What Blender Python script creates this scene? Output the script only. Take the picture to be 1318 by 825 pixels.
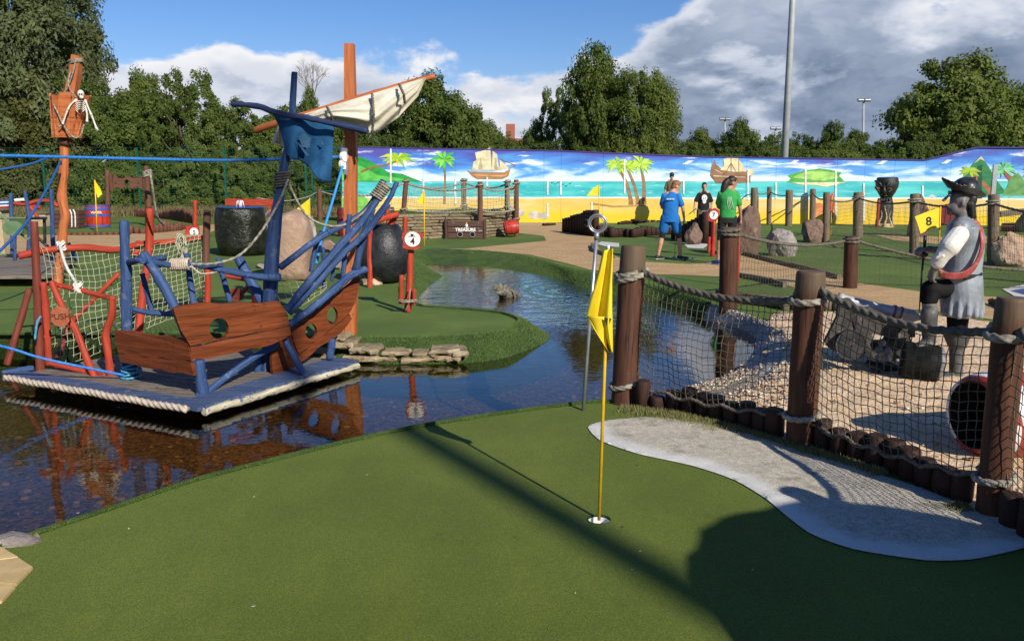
import bpy, bmesh, math, random
import numpy as np
from mathutils import Vector, Matrix, noise
from mathutils.geometry import tessellate_polygon

for _o in list(bpy.data.objects):
    bpy.data.objects.remove(_o)
sc = bpy.context.scene
COL = sc.collection
PI = math.pi
RNG = random.Random(7)

# ---------------------------------------------------------------- camera
FPX = 1075.0; CX = 659.0; CY = 412.5; HY = 238.0; CH = 1.55
PITCH = math.atan((CY - HY) / FPX)
cam_d = bpy.data.cameras.new('camera'); cam = bpy.data.objects.new('camera', cam_d); COL.objects.link(cam)
cam.location = (0, 0, CH); cam.rotation_euler = (PI / 2 - PITCH, 0, 0)
cam_d.sensor_width = 36; cam_d.lens = FPX / 1318 * 36; cam_d.clip_end = 3000; cam_d.clip_start = 0.05
sc.camera = cam

# ---------------------------------------------------------------- light
SUN_EL = math.radians(30.5)
SUN_H = Vector((0.53, -0.848, 0)).normalized()          # horizontal direction towards the sun
SUN_DIR = Vector((SUN_H.x * math.cos(SUN_EL), SUN_H.y * math.cos(SUN_EL), math.sin(SUN_EL)))
sun_d = bpy.data.lights.new('sun', 'SUN'); sun = bpy.data.objects.new('sun', sun_d); COL.objects.link(sun)
sun_d.energy = 5.0; sun_d.angle = math.radians(0.53); sun_d.color = (1.0, 0.93, 0.80)
sun.rotation_euler = SUN_DIR.to_track_quat('Z', 'Y').to_euler(); sun.location = (10, -17, 14)
sc.view_settings.view_transform = 'Standard'; sc.view_settings.look = 'None'
sc.view_settings.exposure = 0.22; sc.view_settings.gamma = 1.0
sc.view_settings.use_curve_mapping = False
try:
    sc.cycles.max_bounces = 7; sc.cycles.transparent_max_bounces = 24
    sc.cycles.diffuse_bounces = 3; sc.cycles.glossy_bounces = 3
    sc.cycles.caustics_reflective = False; sc.cycles.caustics_refractive = False
except Exception:
    pass

class NT:
    """small node helper"""
    def __init__(s, nt): s.nt = nt; nt.nodes.clear()
    def n(s, t, **kw):
        nd = s.nt.nodes.new(t)
        for k, v in kw.items(): setattr(nd, k, v)
        return nd
    def l(s, a, b): s.nt.links.new(a, b)
    def setin(s, sock, v):
        if isinstance(v, bpy.types.NodeSocket): s.l(v, sock)
        elif v is not None:
            if hasattr(sock.default_value, '__len__') and not hasattr(v, '__len__'): v = (v,) * len(sock.default_value)
            if hasattr(sock.default_value, '__len__') and len(sock.default_value) == 4 and len(v) == 3: v = (*v, 1)
            sock.default_value = v
    def m(s, op, a, b=None, c=None, clamp=False):
        nd = s.n('ShaderNodeMath', operation=op); nd.use_clamp = clamp
        s.setin(nd.inputs[0], a)
        if b is not None: s.setin(nd.inputs[1], b)
        if c is not None: s.setin(nd.inputs[2], c)
        return nd.outputs[0]
    def ss(s, x, a, b, lo=0.0, hi=1.0):
        nd = s.n('ShaderNodeMapRange', interpolation_type='SMOOTHSTEP')
        s.setin(nd.inputs['Value'], x); s.setin(nd.inputs['From Min'], a); s.setin(nd.inputs['From Max'], b)
        s.setin(nd.inputs['To Min'], lo); s.setin(nd.inputs['To Max'], hi)
        return nd.outputs[0]
    def noise(s, vec, scale, detail=4, rough=0.55, dist=0.0):
        nd = s.n('ShaderNodeTexNoise'); s.setin(nd.inputs['Vector'], vec); nd.inputs['Scale'].default_value = scale
        nd.inputs['Detail'].default_value = detail; nd.inputs['Roughness'].default_value = rough
        nd.inputs['Distortion'].default_value = dist
        return nd.outputs['Fac']
    def mapping(s, vec, scale=(1, 1, 1), loc=(0, 0, 0), rot=(0, 0, 0)):
        nd = s.n('ShaderNodeMapping'); s.setin(nd.inputs['Vector'], vec)
        nd.inputs['Scale'].default_value = scale; nd.inputs['Location'].default_value = loc; nd.inputs['Rotation'].default_value = rot
        return nd.outputs[0]
    def mix(s, f, a, b, mode='MIX'):
        nd = s.n('ShaderNodeMix', data_type='RGBA', blend_type=mode)
        s.setin(nd.inputs[0], f); s.setin(nd.inputs[6], a); s.setin(nd.inputs[7], b)
        return nd.outputs[2]
    def ramp(s, f, stops):
        nd = s.n('ShaderNodeValToRGB'); s.setin(nd.inputs[0], f); e = nd.color_ramp.elements
        while len(e) < len(stops): e.new(0.5)
        for i, (p, c) in enumerate(stops): e[i].position = p; e[i].color = (*c, 1)
        return nd.outputs[0]

# ---------------------------------------------------------------- sky
world = bpy.data.worlds.new('World'); sc.world = world; world.use_nodes = True
w = NT(world.node_tree)
sky = w.n('ShaderNodeTexSky', sky_type='NISHITA'); sky.sun_disc = False
sky.sun_elevation = SUN_EL; sky.sun_rotation = math.atan2(SUN_H.x, SUN_H.y)
sky.air_density = 1.0; sky.dust_density = 0.3; sky.ozone_density = 2.2; sky.altitude = 0
tc = w.n('ShaderNodeTexCoord'); D = tc.outputs['Generated']
sep = w.n('ShaderNodeSeparateXYZ'); w.l(D, sep.inputs[0])
elev = w.m('MULTIPLY', w.m('ARCSINE', sep.outputs[2]), 57.2958)
az = w.m('MULTIPLY', w.m('ARCTAN2', sep.outputs[0], sep.outputs[1]), 57.2958)
pv = w.mapping(D, scale=(1, 1, 2.1))
fb = w.noise(pv, 5.5, 9, 0.56, 0.15)
fb2 = w.noise(w.mapping(pv, loc=(0.02, -0.035, 0.035)), 5.5, 9, 0.56, 0.15)
big = w.noise(pv, 1.6, 3, 0.5)
# how high the bank of cloud reaches in each direction: low cumulus on the left, a tall grey bank on the right
lim = w.m('ADD', w.ss(az, 2, 24, 7.8, 17.5), w.m('MULTIPLY', w.ss(az, 70, 150), -9.0))
lim = w.m('ADD', lim, w.m('MULTIPLY', w.m('SUBTRACT', big, 0.5), 6.0))
bias = w.m('MULTIPLY', w.m('SUBTRACT', lim, elev), 0.12)
bias = w.m('MINIMUM', bias, w.ss(az, -2, 12, 0.20, 0.24))
dens = w.m('ADD', fb, bias)
alpha = w.ss(dens, 0.50, 0.585)
thick = w.ss(dens, 0.56, 0.74)
lit = w.ss(w.m('SUBTRACT', fb, fb2), -0.055, 0.06)
right = w.ss(az, -2, 14)
grey = w.m('MULTIPLY', thick, w.m('MULTIPLY_ADD', right, 0.62, 0.30))
grey = w.m('ADD', grey, w.m('MULTIPLY', w.m('SUBTRACT', 1.0, lit), w.m('MULTIPLY_ADD', right, 0.10, 0.30)), clamp=True)
grey = w.m('ADD', w.m('MULTIPLY', grey, 0.80), w.m('MULTIPLY', w.m('SUBTRACT', w.noise(pv, 9.0, 8, 0.6, 0.4), 0.47), w.m('MULTIPLY', right, 1.1)), clamp=True)
grey = w.m('MULTIPLY', grey, w.ss(elev, 5.5, 12.0, 1.0, 0.66))
ccol = w.ramp(grey, [(0.0, (0.93, 0.93, 0.95)), (0.32, (0.62, 0.67, 0.78)), (0.62, (0.33, 0.40, 0.53)), (1.0, (0.13, 0.18, 0.29))])
bg1 = w.n('ShaderNodeBackground')
hs = w.n('ShaderNodeHueSaturation'); hs.inputs['Saturation'].default_value = 1.30; w.l(sky.outputs[0], hs.inputs['Color'])
w.l(w.mix(1.0, hs.outputs[0], (0.97, 0.96, 1.20), 'MULTIPLY'), bg1.inputs[0]); bg1.inputs[1].default_value = 0.080
bg2 = w.n('ShaderNodeBackground'); w.l(ccol, bg2.inputs[0]); bg2.inputs[1].default_value = 0.86
mx = w.n('ShaderNodeMixShader'); w.l(alpha, mx.inputs[0]); w.l(bg1.outputs[0], mx.inputs[1]); w.l(bg2.outputs[0], mx.inputs[2])
wo = w.n('ShaderNodeOutputWorld'); w.l(mx.outputs[0], wo.inputs[0])

# ---------------------------------------------------------------- pixel -> place
_f = Vector((0, math.cos(PITCH), -math.sin(PITCH))); _u = Vector((0, math.sin(PITCH), math.cos(PITCH))); _r = Vector((1, 0, 0))
C0 = Vector((0, 0, CH))
def ray(px, py): return _f * FPX + _r * (px - CX) + _u * (CY - py)
def G(px, py, z=0.0):
    d = ray(px, py); t = (z - CH) / d.z
    return C0 + d * t
def W(px, py, Y):
    d = ray(px, py); return C0 + d * (Y / d.y)
def S(Y): return Y / FPX            # metres per photo pixel at depth Y

# ---------------------------------------------------------------- objects
def props(o, label=None, cat=None, group=None, kind=None):
    if label: o['label'] = label
    if cat: o['category'] = cat
    if group: o['group'] = group
    if kind: o['kind'] = kind
    return o
def thing(name, label, cat, loc=(0, 0, 0), group=None, rz=0):
    o = bpy.data.objects.new(name, None); COL.objects.link(o)
    o.location = loc; o.rotation_euler = (0, 0, rz); o.empty_display_size = 0.1
    return props(o, label, cat, group)
def link_copy(o, parent=None, name=None):
    c = o.copy(); COL.objects.link(c); c.parent = parent
    if name: c.name = name
    return c
def copy_tree(o, parent=None):
    c = link_copy(o, parent)
    for ch in [x for x in COL.objects if x.parent == o]: copy_tree(ch, c)
    return c

def frame(d, up=Vector((0, 0, 1))):
    d = Vector(d).normalized()
    if abs(d.dot(up)) > 0.97: up = Vector((0, 1, 0)) if abs(d.y) < 0.9 else Vector((1, 0, 0))
    a = d.cross(up).normalized(); b = a.cross(d).normalized()
    return a, b, d

def smooth_path(pts, n=4):
    pts = [Vector(p) for p in pts]
    if len(pts) < 3 or n <= 1: return pts
    out = []
    for i in range(len(pts) - 1):
        p0 = pts[max(i - 1, 0)]; p1 = pts[i]; p2 = pts[i + 1]; p3 = pts[min(i + 2, len(pts) - 1)]
        for k in range(n):
            t = k / n
            out.append(0.5 * ((2 * p1) + (-p0 + p2) * t + (2 * p0 - 5 * p1 + 4 * p2 - p3) * t * t + (-p0 + 3 * p1 - 3 * p2 + p3) * t ** 3))
    out.append(pts[-1]); return out
def resample(pts, step):
    pts = [Vector(p) for p in pts]; L = [0]
    for a, b in zip(pts, pts[1:]): L.append(L[-1] + (b - a).length)
    n = max(2, int(L[-1] / step) + 1); out = []; j = 0
    for i in range(n):
        s = L[-1] * i / (n - 1)
        while j < len(L) - 2 and L[j + 1] < s: j += 1
        t = (s - L[j]) / max(L[j + 1] - L[j], 1e-9); out.append(pts[j].lerp(pts[j + 1], min(max(t, 0), 1)))
    return out
def sag(a, b, s, n=14):
    a = Vector(a); b = Vector(b)
    return [a.lerp(b, i / n) - Vector((0, 0, 4 * s * (i / n) * (1 - i / n))) for i in range(n + 1)]

class MB:
    def __init__(s): s.v = []; s.f = []; s.uv = []; s.mi = []; s.sm = []
    def add(s, verts, faces, uvs=None, mi=0, smooth=False):
        o = len(s.v); s.v.extend(tuple(p) for p in verts)
        for i, f in enumerate(faces):
            s.f.append(tuple(x + o for x in f)); s.mi.append(mi); s.sm.append(smooth)
            s.uv.extend(uvs[i] if uvs else [(0, 0)] * len(f))
        return s
    def tube(s, pts, rad, n=10, caps=True, mi=0, smooth=True, wob=0.0, seed=0, up=Vector((0, 0, 1)), flat=1.0):
        pts = [Vector(p) for p in pts]; m = len(pts)
        if not hasattr(rad, '__len__'): rad = [rad] * m
        elif len(rad) != m:
            rr = rad; rad = [rr[min(int(i / (m - 1) * (len(rr) - 1)), len(rr) - 2)] * (1 - (i / (m - 1) * (len(rr) - 1) - min(int(i / (m - 1) * (len(rr) - 1)), len(rr) - 2))) + rr[min(int(i / (m - 1) * (len(rr) - 1)), len(rr) - 2) + 1] * (i / (m - 1) * (len(rr) - 1) - min(int(i / (m - 1) * (len(rr) - 1)), len(rr) - 2)) for i in range(m)]
        V = []; F = []; U = []
        a, b, _ = frame(pts[1] - pts[0], up); L = 0
        circ = 2 * PI * max(rad); dist = []
        for i, p in enumerate(pts):
            d = (pts[min(i + 1, m - 1)] - pts[max(i - 1, 0)]).normalized()
            a = (a - d * a.dot(d)).normalized(); b = a.cross(d).normalized() * -1
            if i: L += (p - pts[i - 1]).length
            dist.append(L)
            for k in range(n):
                th = 2 * PI * k / n; r = rad[i]
                if wob:
                    q = p + a * math.cos(th) * r + b * math.sin(th) * r
                    r *= 1 + wob * noise.noise(q * (0.6 / max(max(rad), 1e-4)) + Vector((seed * 3.1, seed, 0)))
                V.append(p + a * math.cos(th) * r + b * math.sin(th) * r * flat)
        for i in range(m - 1):
            for k in range(n):
                k2 = (k + 1) % n
                F.append((i * n + k, i * n + k2, (i + 1) * n + k2, (i + 1) * n + k))
                u0 = k / n * circ; u1 = (k + 1) / n * circ
                U.append([(u0, dist[i]), (u1, dist[i]), (u1, dist[i + 1]), (u0, dist[i + 1])])
        s.add(V, F, U, mi, smooth)
        if caps:
            o = len(s.v) - len(V)
            for ring, base in ((0, 0), (1, (m - 1) * n)):
                idx = [o + base + k for k in range(n)]
                if ring == 0: idx.reverse()
                s.f.append(tuple(idx)); s.mi.append(mi); s.sm.append(False); s.uv.extend([(0.01 * math.cos(2 * PI * k / n), 0.01 * math.sin(2 * PI * k / n)) for k in range(n)])
        return s
    def log(s, pts, rad, n=10, mi=0, wob=0.12, seed=0, sub=4, bev=0.25):
        """a rough round log with eased ends"""
        P = smooth_path(pts, sub) if len(pts) > 2 else resample(pts, max((Vector(pts[1]) - Vector(pts[0])).length / 6, 1e-3))
        m = len(P)
        if hasattr(rad, '__len__'): R = [rad[0] + (rad[-1] - rad[0]) * i / (m - 1) for i in range(m)] if len(rad) == 2 else [np.interp(i / (m - 1), np.linspace(0, 1, len(rad)), rad) for i in range(m)]
        else: R = [rad] * m
        d0 = (P[0] - P[1]).normalized(); d1 = (P[-1] - P[-2]).normalized()
        P = [P[0] , P[0] - d0 * R[0] * bev] + P[1:-1] + [P[-1] - d1 * R[-1] * bev, P[-1]]
        R = [R[0] * 0.84, R[0]] + R[1:-1] + [R[-1], R[-1] * 0.84]
        return s.tube(P, R, n, True, mi, True, wob, seed)
    def rope(s, pts, r, mi=0, lobes=3, n=12, pitch=None, step=None):
        pitch = pitch or r * 8.0; step = step or pitch / 12
        P = resample(pts, step); m = len(P); V = []; F = []; U = []
        a, b, _ = frame(P[1] - P[0]); L = 0
        for i, p in enumerate(P):
            d = (P[min(i + 1, m - 1)] - P[max(i - 1, 0)]).normalized()
            a = (a - d * a.dot(d)).normalized(); b = d.cross(a).normalized()
            if i: L += (p - P[i - 1]).length
            ph = 2 * PI * L / pitch
            for k in range(n):
                th = 2 * PI * k / n
                q_ = ((th - ph + PI / lobes) % (2 * PI / lobes)) - PI / lobes; rr = r * (0.54 * math.cos(q_) + math.sqrt(max(0.25 - (0.54 * math.sin(q_)) ** 2, 0.0)))
                V.append(p + (a * math.cos(th) + b * math.sin(th)) * rr)
        for i in range(m - 1):
            for k in range(n):
                k2 = (k + 1) % n
                F.append((i * n + k, (i + 1) * n + k, (i + 1) * n + k2, i * n + k2))
                U.append([(k / n, i * step), (k / n, (i + 1) * step), ((k + 1) / n, (i + 1) * step), ((k + 1) / n, i * step)])
        F.append(tuple(range(n))); U.append([(0, 0)] * n); F.append(tuple((m - 1) * n + k for k in reversed(range(n)))); U.append([(0, 0)] * n)
        return s.add(V, F, U, mi, True)
    def wrap(s, c, R, r, turns=1.0, tilt=(0, 0), rise=None, mi=0, start=0.0, n=9):
        rise = 2.0 * r if rise is None else rise; pts = []
        N = int(28 * turns) + 1
        for i in range(N):
            t = i / (N - 1) * turns; th = start + 2 * PI * t
            x = math.cos(th) * (R + r * 0.8); y = math.sin(th) * (R + r * 0.8)
            pts.append(Vector(c) + Vector((x, y, rise * t + tilt[0] * x + tilt[1] * y)))
        return s.rope(pts, r, mi, n=n)
    def box(s, c, size, R=None, mi=0, smooth=False, bevel=0.0):
        c = Vector(c); hx, hy, hz = size[0] / 2, size[1] / 2, size[2] / 2
        R = R or Matrix.Identity(3)
        bm = bmesh.new(); bmesh.ops.create_cube(bm, size=1)
        for v in bm.verts: v.co = Vector((v.co.x * size[0], v.co.y * size[1], v.co.z * size[2]))
        if bevel > 0: bmesh.ops.bevel(bm, geom=bm.edges[:], offset=min(bevel, min(size) * 0.45), segments=1, affect='EDGES')
        ax = max(range(3), key=lambda i: size[i])
        bm.verts.index_update(); V = [c + R @ v.co for v in bm.verts]; F = []; U = []
        for f in bm.faces:
            F.append(tuple(v.index for v in f.verts)); nrm = f.normal; uu = []
            for v in f.verts:
                co = v.co; oth = [co[i] for i in range(3) if i != ax and abs(nrm[i]) < 0.9]
                uu.append(((oth[0] if oth else 0) + 3.3 * ax, co[ax]))
            U.append(uu)
        bm.free()
        return s.add(V, F, U, mi, smooth)
    def plank(s, p0, p1, wdt, th, up=(0, 0, 1), mi=0, bevel=0.004):
        p0 = Vector(p0); p1 = Vector(p1); a, b, d = frame(p1 - p0, Vector(up))
        R = Matrix((a, d, b)).transposed()
        return s.box((p0 + p1) / 2, (wdt, (p1 - p0).length, th), R, mi, bevel=bevel)
    def prism(s, loops, off, mi=0, uvscale=1.0):
        """flat outline with holes (lists of 3-D points), thickened by the vector off"""
        loops = [[Vector(p) for p in l] for l in loops]; off = Vector(off)
        tri = tessellate_polygon(loops); flatp = [p for l in loops for p in l]; n = len(flatp)
        cen = flatp[0]; ex = (flatp[len(loops[0]) // 3] - cen)
        e1 = off.normalized() if off.length > 0 else Vector((0, 0, 1))
        ax = Vector((0, 0, 1)).cross(e1); ax = ax.normalized() if ax.length > 0.2 else Vector((1, 0, 0)); ay = e1.cross(ax)
        q = lambda p: ((p - cen).dot(ay) * uvscale, (p - cen).dot(ax) * uvscale)
        V = flatp + [p + off for p in flatp]; F = []; U = []
        for t in tri:
            t = list(t)
            nn = (flatp[t[1]] - flatp[t[0]]).cross(flatp[t[2]] - flatp[t[0]])
            if nn.length < 1e-12: continue
            if nn.dot(e1) > 0: t.reverse()
            F.append(tuple(t)); U.append([q(flatp[i]) for i in t])
            t2 = tuple(i + n for i in reversed(t)); F.append(t2); U.append([q(flatp[i - n]) for i in t2])
        o = 0
        for li, l in enumerate(loops):
            k = len(l); area = Vector((0, 0, 0))
            for i in range(k): area += l[i].cross(l[(i + 1) % k])
            flip = (area.dot(e1) > 0) != (li > 0)
            for i in range(k):
                j = (i + 1) % k; fc = (o + i, o + j, o + j + n, o + i + n)
                if not flip: fc = tuple(reversed(fc))
                F.append(fc); U.append([q(V[x]) for x in fc])
            o += k
        return s.add(V, F, U, mi, False)
    def sheet(s, loops, mi=0):
        loops = [[Vector(p) for p in l] for l in loops]; tri = tessellate_polygon(loops); P = [p for l in loops for p in l]; F = []
        for t in tri:
            t = list(t)
            if (P[t[1]] - P[t[0]]).cross(P[t[2]] - P[t[0]]).z < 0: t.reverse()
            F.append(tuple(t))
        return s.add(P, F, None, mi, False)
    def ball(s, c, r, n=12, m=8, mi=0, smooth=True, R=None, jit=0.0, seed=0):
        c = Vector(c); r = r if hasattr(r, '__len__') else (r, r, r); R = R or Matrix.Identity(3)
        V = [c + R @ Vector((0, 0, r[2]))]; F = []
        for j in range(1, m):
            ph = PI * j / m
            for k in range(n):
                th = 2 * PI * k / n; q = Vector((math.sin(ph) * math.cos(th), math.sin(ph) * math.sin(th), math.cos(ph)))
                if jit: q *= 1 + jit * noise.noise(q * 1.7 + Vector((seed * 7.3, seed, 1)))
                V.append(c + R @ Vector((q.x * r[0], q.y * r[1], q.z * r[2])))
        V.append(c + R @ Vector((0, 0, -r[2])))
        for k in range(n): F.append((0, 1 + k, 1 + (k + 1) % n))
        for j in range(m - 2):
            for k in range(n):
                a = 1 + j * n + k; b = 1 + j * n + (k + 1) % n; F.append((a, a + n, b + n, b))
        e = len(V) - 1
        for k in range(n): F.append((e, 1 + (m - 2) * n + (k + 1) % n, 1 + (m - 2) * n + k))
        return s.add(V, F, None, mi, smooth)
    def rock(s, c, r, seed=0, sub=3, mi=0, rough=0.35, facet=True, rz=0.0):
        bm = bmesh.new(); bmesh.ops.create_icosphere(bm, subdivisions=sub, radius=1)
        rg = random.Random(seed)
        pl = [(Vector((rg.gauss(0, 1), rg.gauss(0, 1), rg.gauss(0, 0.8))).normalized(), rg.uniform(0.55, 0.86)) for _ in range(11)]
        cz, sz = math.cos(rz), math.sin(rz)
        for v in bm.verts:
            d = v.co.normalized(); rr = 1.0
            for nrm, h in pl:
                k = d.dot(nrm)
                if k > 0.05: rr = min(rr, h / k)
            rr *= 1 + rough * 0.28 * noise.fractal(d * 2.6 + Vector((seed, 0, 0)), 0.8, 2.0, 4)
            q = d * rr; q = Vector((q.x * r[0], q.y * r[1], q.z * r[2])); v.co = Vector((q.x * cz - q.y * sz, q.x * sz + q.y * cz, q.z)) + Vector(c)
        bm.verts.index_update()
        s.add([v.co.copy() for v in bm.verts], [tuple(v.index for v in f.verts) for f in bm.faces], None, mi, not facet); bm.free(); return s
    def disc(s, c, nrm, r, th, n=24, mi=0, rx=None):
        c = Vector(c); a, b, d = frame(nrm); rx = rx or r
        loop = [c + a * math.cos(2 * PI * k / n) * rx + b * math.sin(2 * PI * k / n) * r for k in range(n)]
        return s.prism([loop], d * th, mi)
    def lathe(s, c, prof, n=24, mi=0, axis=(0, 0, 1), smooth=True, caps=True, mis=None):
        """prof: (distance along axis, radius)"""
        c = Vector(c); a, b, d = frame(axis); V = []; F = []; U = []
        for (h, r) in prof:
            for k in range(n):
                th = 2 * PI * k / n; V.append(c + d * h + (a * math.cos(th) + b * math.sin(th)) * r)
        o = len(s.v); s.v.extend(tuple(p) for p in V); rm = max(r for _, r in prof)
        for i in range(len(prof) - 1):
            for k in range(n):
                k2 = (k + 1) % n; s.f.append(tuple(o + x for x in (i * n + k, (i + 1) * n + k, (i + 1) * n + k2, i * n + k2)))
                s.mi.append(mis[i] if mis else mi); s.sm.append(smooth)
                u0 = k / n * 2 * PI * rm; u1 = (k + 1) / n * 2 * PI * rm
                s.uv.extend([(u0, prof[i][0]), (u0, prof[i + 1][0]), (u1, prof[i + 1][0]), (u1, prof[i][0])])
        if caps:
            for base, rev in ((0, False), ((len(prof) - 1) * n, True)):
                idx = [o + base + k for k in range(n)]
                if rev: idx.reverse()
                s.f.append(tuple(idx)); s.mi.append(mi); s.sm.append(False); s.uv.extend([(0, 0)] * n)
        return s
    def build(s, name, mats, parent=None, label=None, cat=None, group=None, kind=None, origin=None):
        if not hasattr(mats, '__len__'): mats = [mats]
        loc = Vector((0, 0, 0)); rot = 0.0
        if parent is not None:
            p = parent; 
            while p is not None: loc += p.location; rot += p.rotation_euler.z; p = p.parent
        elif origin is not None: loc = Vector(origin)
        me = bpy.data.meshes.new(name)
        Minv = Matrix.Rotation(-rot, 3, 'Z')
        vs = [Minv @ (Vector(p) - loc) if rot else (p[0] - loc.x, p[1] - loc.y, p[2] - loc.z) for p in s.v]
        me.from_pydata(vs, [], s.f)
        for m in mats: me.materials.append(m)
        if s.f:
            me.polygons.foreach_set('material_index', s.mi); me.polygons.foreach_set('use_smooth', s.sm)
            uvl = me.uv_layers.new(name='UVMap'); uvl.data.foreach_set('uv', [x for p in s.uv for x in p])
        me.update()
        o = bpy.data.objects.new(name, me); COL.objects.link(o)
        if parent is not None: o.parent = parent
        elif origin is not None: o.location = loc
        return props(o, label, cat, group, kind)
def part(name, mats, parent, fn, **kw):
    mb = MB(); fn(mb); return mb.build(name, mats, parent, **kw)

# ---------------------------------------------------------------- materials
def mat(name, c1, c2=None, scale=8.0, rough=0.7, bump=0.0, bscale=60.0, detail=4, coord='Object', stretch=(1, 1, 1),
        lo=0.35, hi=0.65, c3=None, c3scale=3.0, c3lo=0.6, c3hi=0.7, spec=0.35, metal=0.0, bdist=0.01, sheen=0.0, brough=0.6, dist=0.0, rnd=0.0, crack=0.0, topz=None):
    m = bpy.data.materials.new(name); m.use_nodes = True; t = NT(m.node_tree)
    tcn = t.n('ShaderNodeTexCoord'); co = t.mapping(tcn.outputs[coord], scale=stretch)
    oi = None
    b = t.n('ShaderNodeBsdfPrincipled'); out = t.n('ShaderNodeOutputMaterial'); t.l(b.outputs[0], out.inputs[0])
    col = c1
    if c2 is not None:
        f = t.ss(t.noise(co, scale, detail, 0.6, dist), lo, hi); col = t.mix(f, c1, c2)
    if c3 is not None:
        f3 = t.ss(t.noise(tcn.outputs[coord], c3scale, 5, 0.65), c3lo, c3hi); col = t.mix(f3, col, c3)
    if crack:
        ck = t.ss(t.noise(t.mapping(tcn.outputs[coord], scale=(1, 0.035, 1)), 75, 3, 0.5), 0.60, 0.66); col = t.mix(t.m('MULTIPLY', ck, crack), col, t.mix(1.0, col, (0.25, 0.25, 0.25), 'MULTIPLY'))
    if topz:
        zz_ = t.n('ShaderNodeSeparateXYZ'); t.l(tcn.outputs['Object'], zz_.inputs[0]); tf = t.ss(t.m('ADD', zz_.outputs[2], t.m('MULTIPLY', t.m('SUBTRACT', t.noise(co, 30, 4), .5), .25)), topz - .10, topz + .02); col = t.mix(t.m('MULTIPLY', tf, .7), col, (0.125, 0.092, 0.058))
    if rnd:
        oi = t.n('ShaderNodeObjectInfo'); f = t.m('MULTIPLY_ADD', oi.outputs['Random'], rnd, 1 - rnd / 2)
        col = t.mix(1.0, col, f, 'MULTIPLY')
    t.setin(b.inputs['Base Color'], col)
    b.inputs['Roughness'].default_value = rough; b.inputs['Metallic'].default_value = metal
    b.inputs['Specular IOR Level'].default_value = spec
    if sheen: b.inputs['Sheen Weight'].default_value = sheen
    if bump:
        bn = t.n('ShaderNodeBump'); bn.inputs['Strength'].default_value = bump; bn.inputs['Distance'].default_value = bdist
        t.l(t.noise(co, bscale, 5, brough), bn.inputs['Height']); t.l(bn.outputs[0], b.inputs['Normal'])
    return m

def wood(name, c1, c2, c3=None, rough=0.65, bump=0.6, spec=0.18, rnd=0.15, c3lo=0.6, c3hi=0.68, bd=0.004, crk=0.75, topz=None):
    """grain runs along the log (uv v)"""
    return mat(name, c1, c2, scale=22, rough=rough, bump=bump, bscale=55, coord='UV', stretch=(1, 0.09, 1), c3=c3, c3scale=9, c3lo=c3lo, c3hi=c3hi, spec=spec, bdist=bd, rnd=rnd, detail=6, lo=0.3, hi=0.7, crack=crk, topz=topz)

M = {}
M['post'] = wood('post_wood', (0.048, 0.021, 0.013), (0.100, 0.044, 0.026), (0.15, 0.095, 0.06), c3lo=0.62, c3hi=0.8, rough=0.6, bd=0.004, bump=0.7, topz=.97)
M['post_grey'] = wood('weathered_post_wood', (0.12, 0.085, 0.06), (0.21, 0.165, 0.115), (0.08, 0.05, 0.035), rough=0.75)
M['stake'] = wood('dark_stake_wood', (0.026, 0.013, 0.010), (0.058, 0.029, 0.02), (0.12, 0.09, 0.065), rough=0.65, c3lo=0.58, c3hi=0.7)
M['blue'] = wood('blue_painted_log', (0.022, 0.046, 0.13), (0.055, 0.105, 0.235), (0.15, 0.18, 0.25), rough=0.6, c3lo=0.54, c3hi=0.72, bump=1.0, bd=.008)
M['navy'] = wood('navy_painted_log', (0.016, 0.026, 0.07), (0.032, 0.05, 0.115), (0.07, 0.08, 0.13), rough=0.5, c3lo=0.66, c3hi=0.8)
M['red'] = wood('red_painted_log', (0.30, 0.032, 0.018), (0.46, 0.07, 0.035), (0.20, 0.07, 0.045), rough=0.55, bump=.9, bd=.007)
M['darkred'] = wood('dark_red_log', (0.13, 0.03, 0.02), (0.21, 0.05, 0.03), (0.08, 0.03, 0.02), rough=0.55)
M['orange'] = wood('orange_mast_wood', (0.36, 0.10, 0.035), (0.52, 0.17, 0.06), (0.24, 0.07, 0.03), rough=0.55, bump=0.8)
M['hull'] = wood('hull_board_wood', (0.10, 0.025, 0.007), (0.205, 0.052, 0.015), (0.055, 0.02, 0.011), rough=0.6, bump=0.9, bd=0.006)
M['deck'] = wood('deck_plank_wood', (0.14, 0.115, 0.095), (0.25, 0.21, 0.17), (0.09, 0.075, 0.07), rough=0.75)
M['deckblue'] = wood('blue_deck_board', (0.035, 0.06, 0.13), (0.085, 0.12, 0.21), (0.19, 0.18, 0.17), rough=0.65)
M['chest'] = wood('dark_chest_wood', (0.065, 0.035, 0.028), (0.11, 0.06, 0.045), rough=0.6)
M['stocksw'] = wood('stocks_wood', (0.10, 0.045, 0.03), (0.16, 0.07, 0.045), rough=0.65)
M['rope'] = mat('weathered_rope', (0.36, 0.33, 0.27), (0.18, 0.155, 0.115), 30, 0.9, 0.6, 220, bdist=0.002)
M['rope_dark'] = mat('dark_weathered_rope', (0.15, 0.13, 0.105), (0.085, 0.07, 0.055), 30, 0.9, 0.6, 220, bdist=0.002)
M['rope_light'] = mat('pale_rope', (0.55, 0.47, 0.38), (0.40, 0.32, 0.24), 25, 0.9, 0.5, 200, bdist=0.002)
M['rope_white'] = mat('white_rope', (0.72, 0.70, 0.64), (0.58, 0.55, 0.48), 25, 0.9, 0.4, 200, bdist=0.002)
M['rope_blue'] = mat('blue_rope', (0.02, 0.13, 0.42), (0.03, 0.22, 0.60), 60, 0.5, 0.4, 300, bdist=0.001)
M['rope_cyan'] = mat('blue_green_rope', (0.04, 0.22, 0.36), (0.10, 0.36, 0.50), 60, 0.5, 0.4, 300, bdist=0.001)
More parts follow.
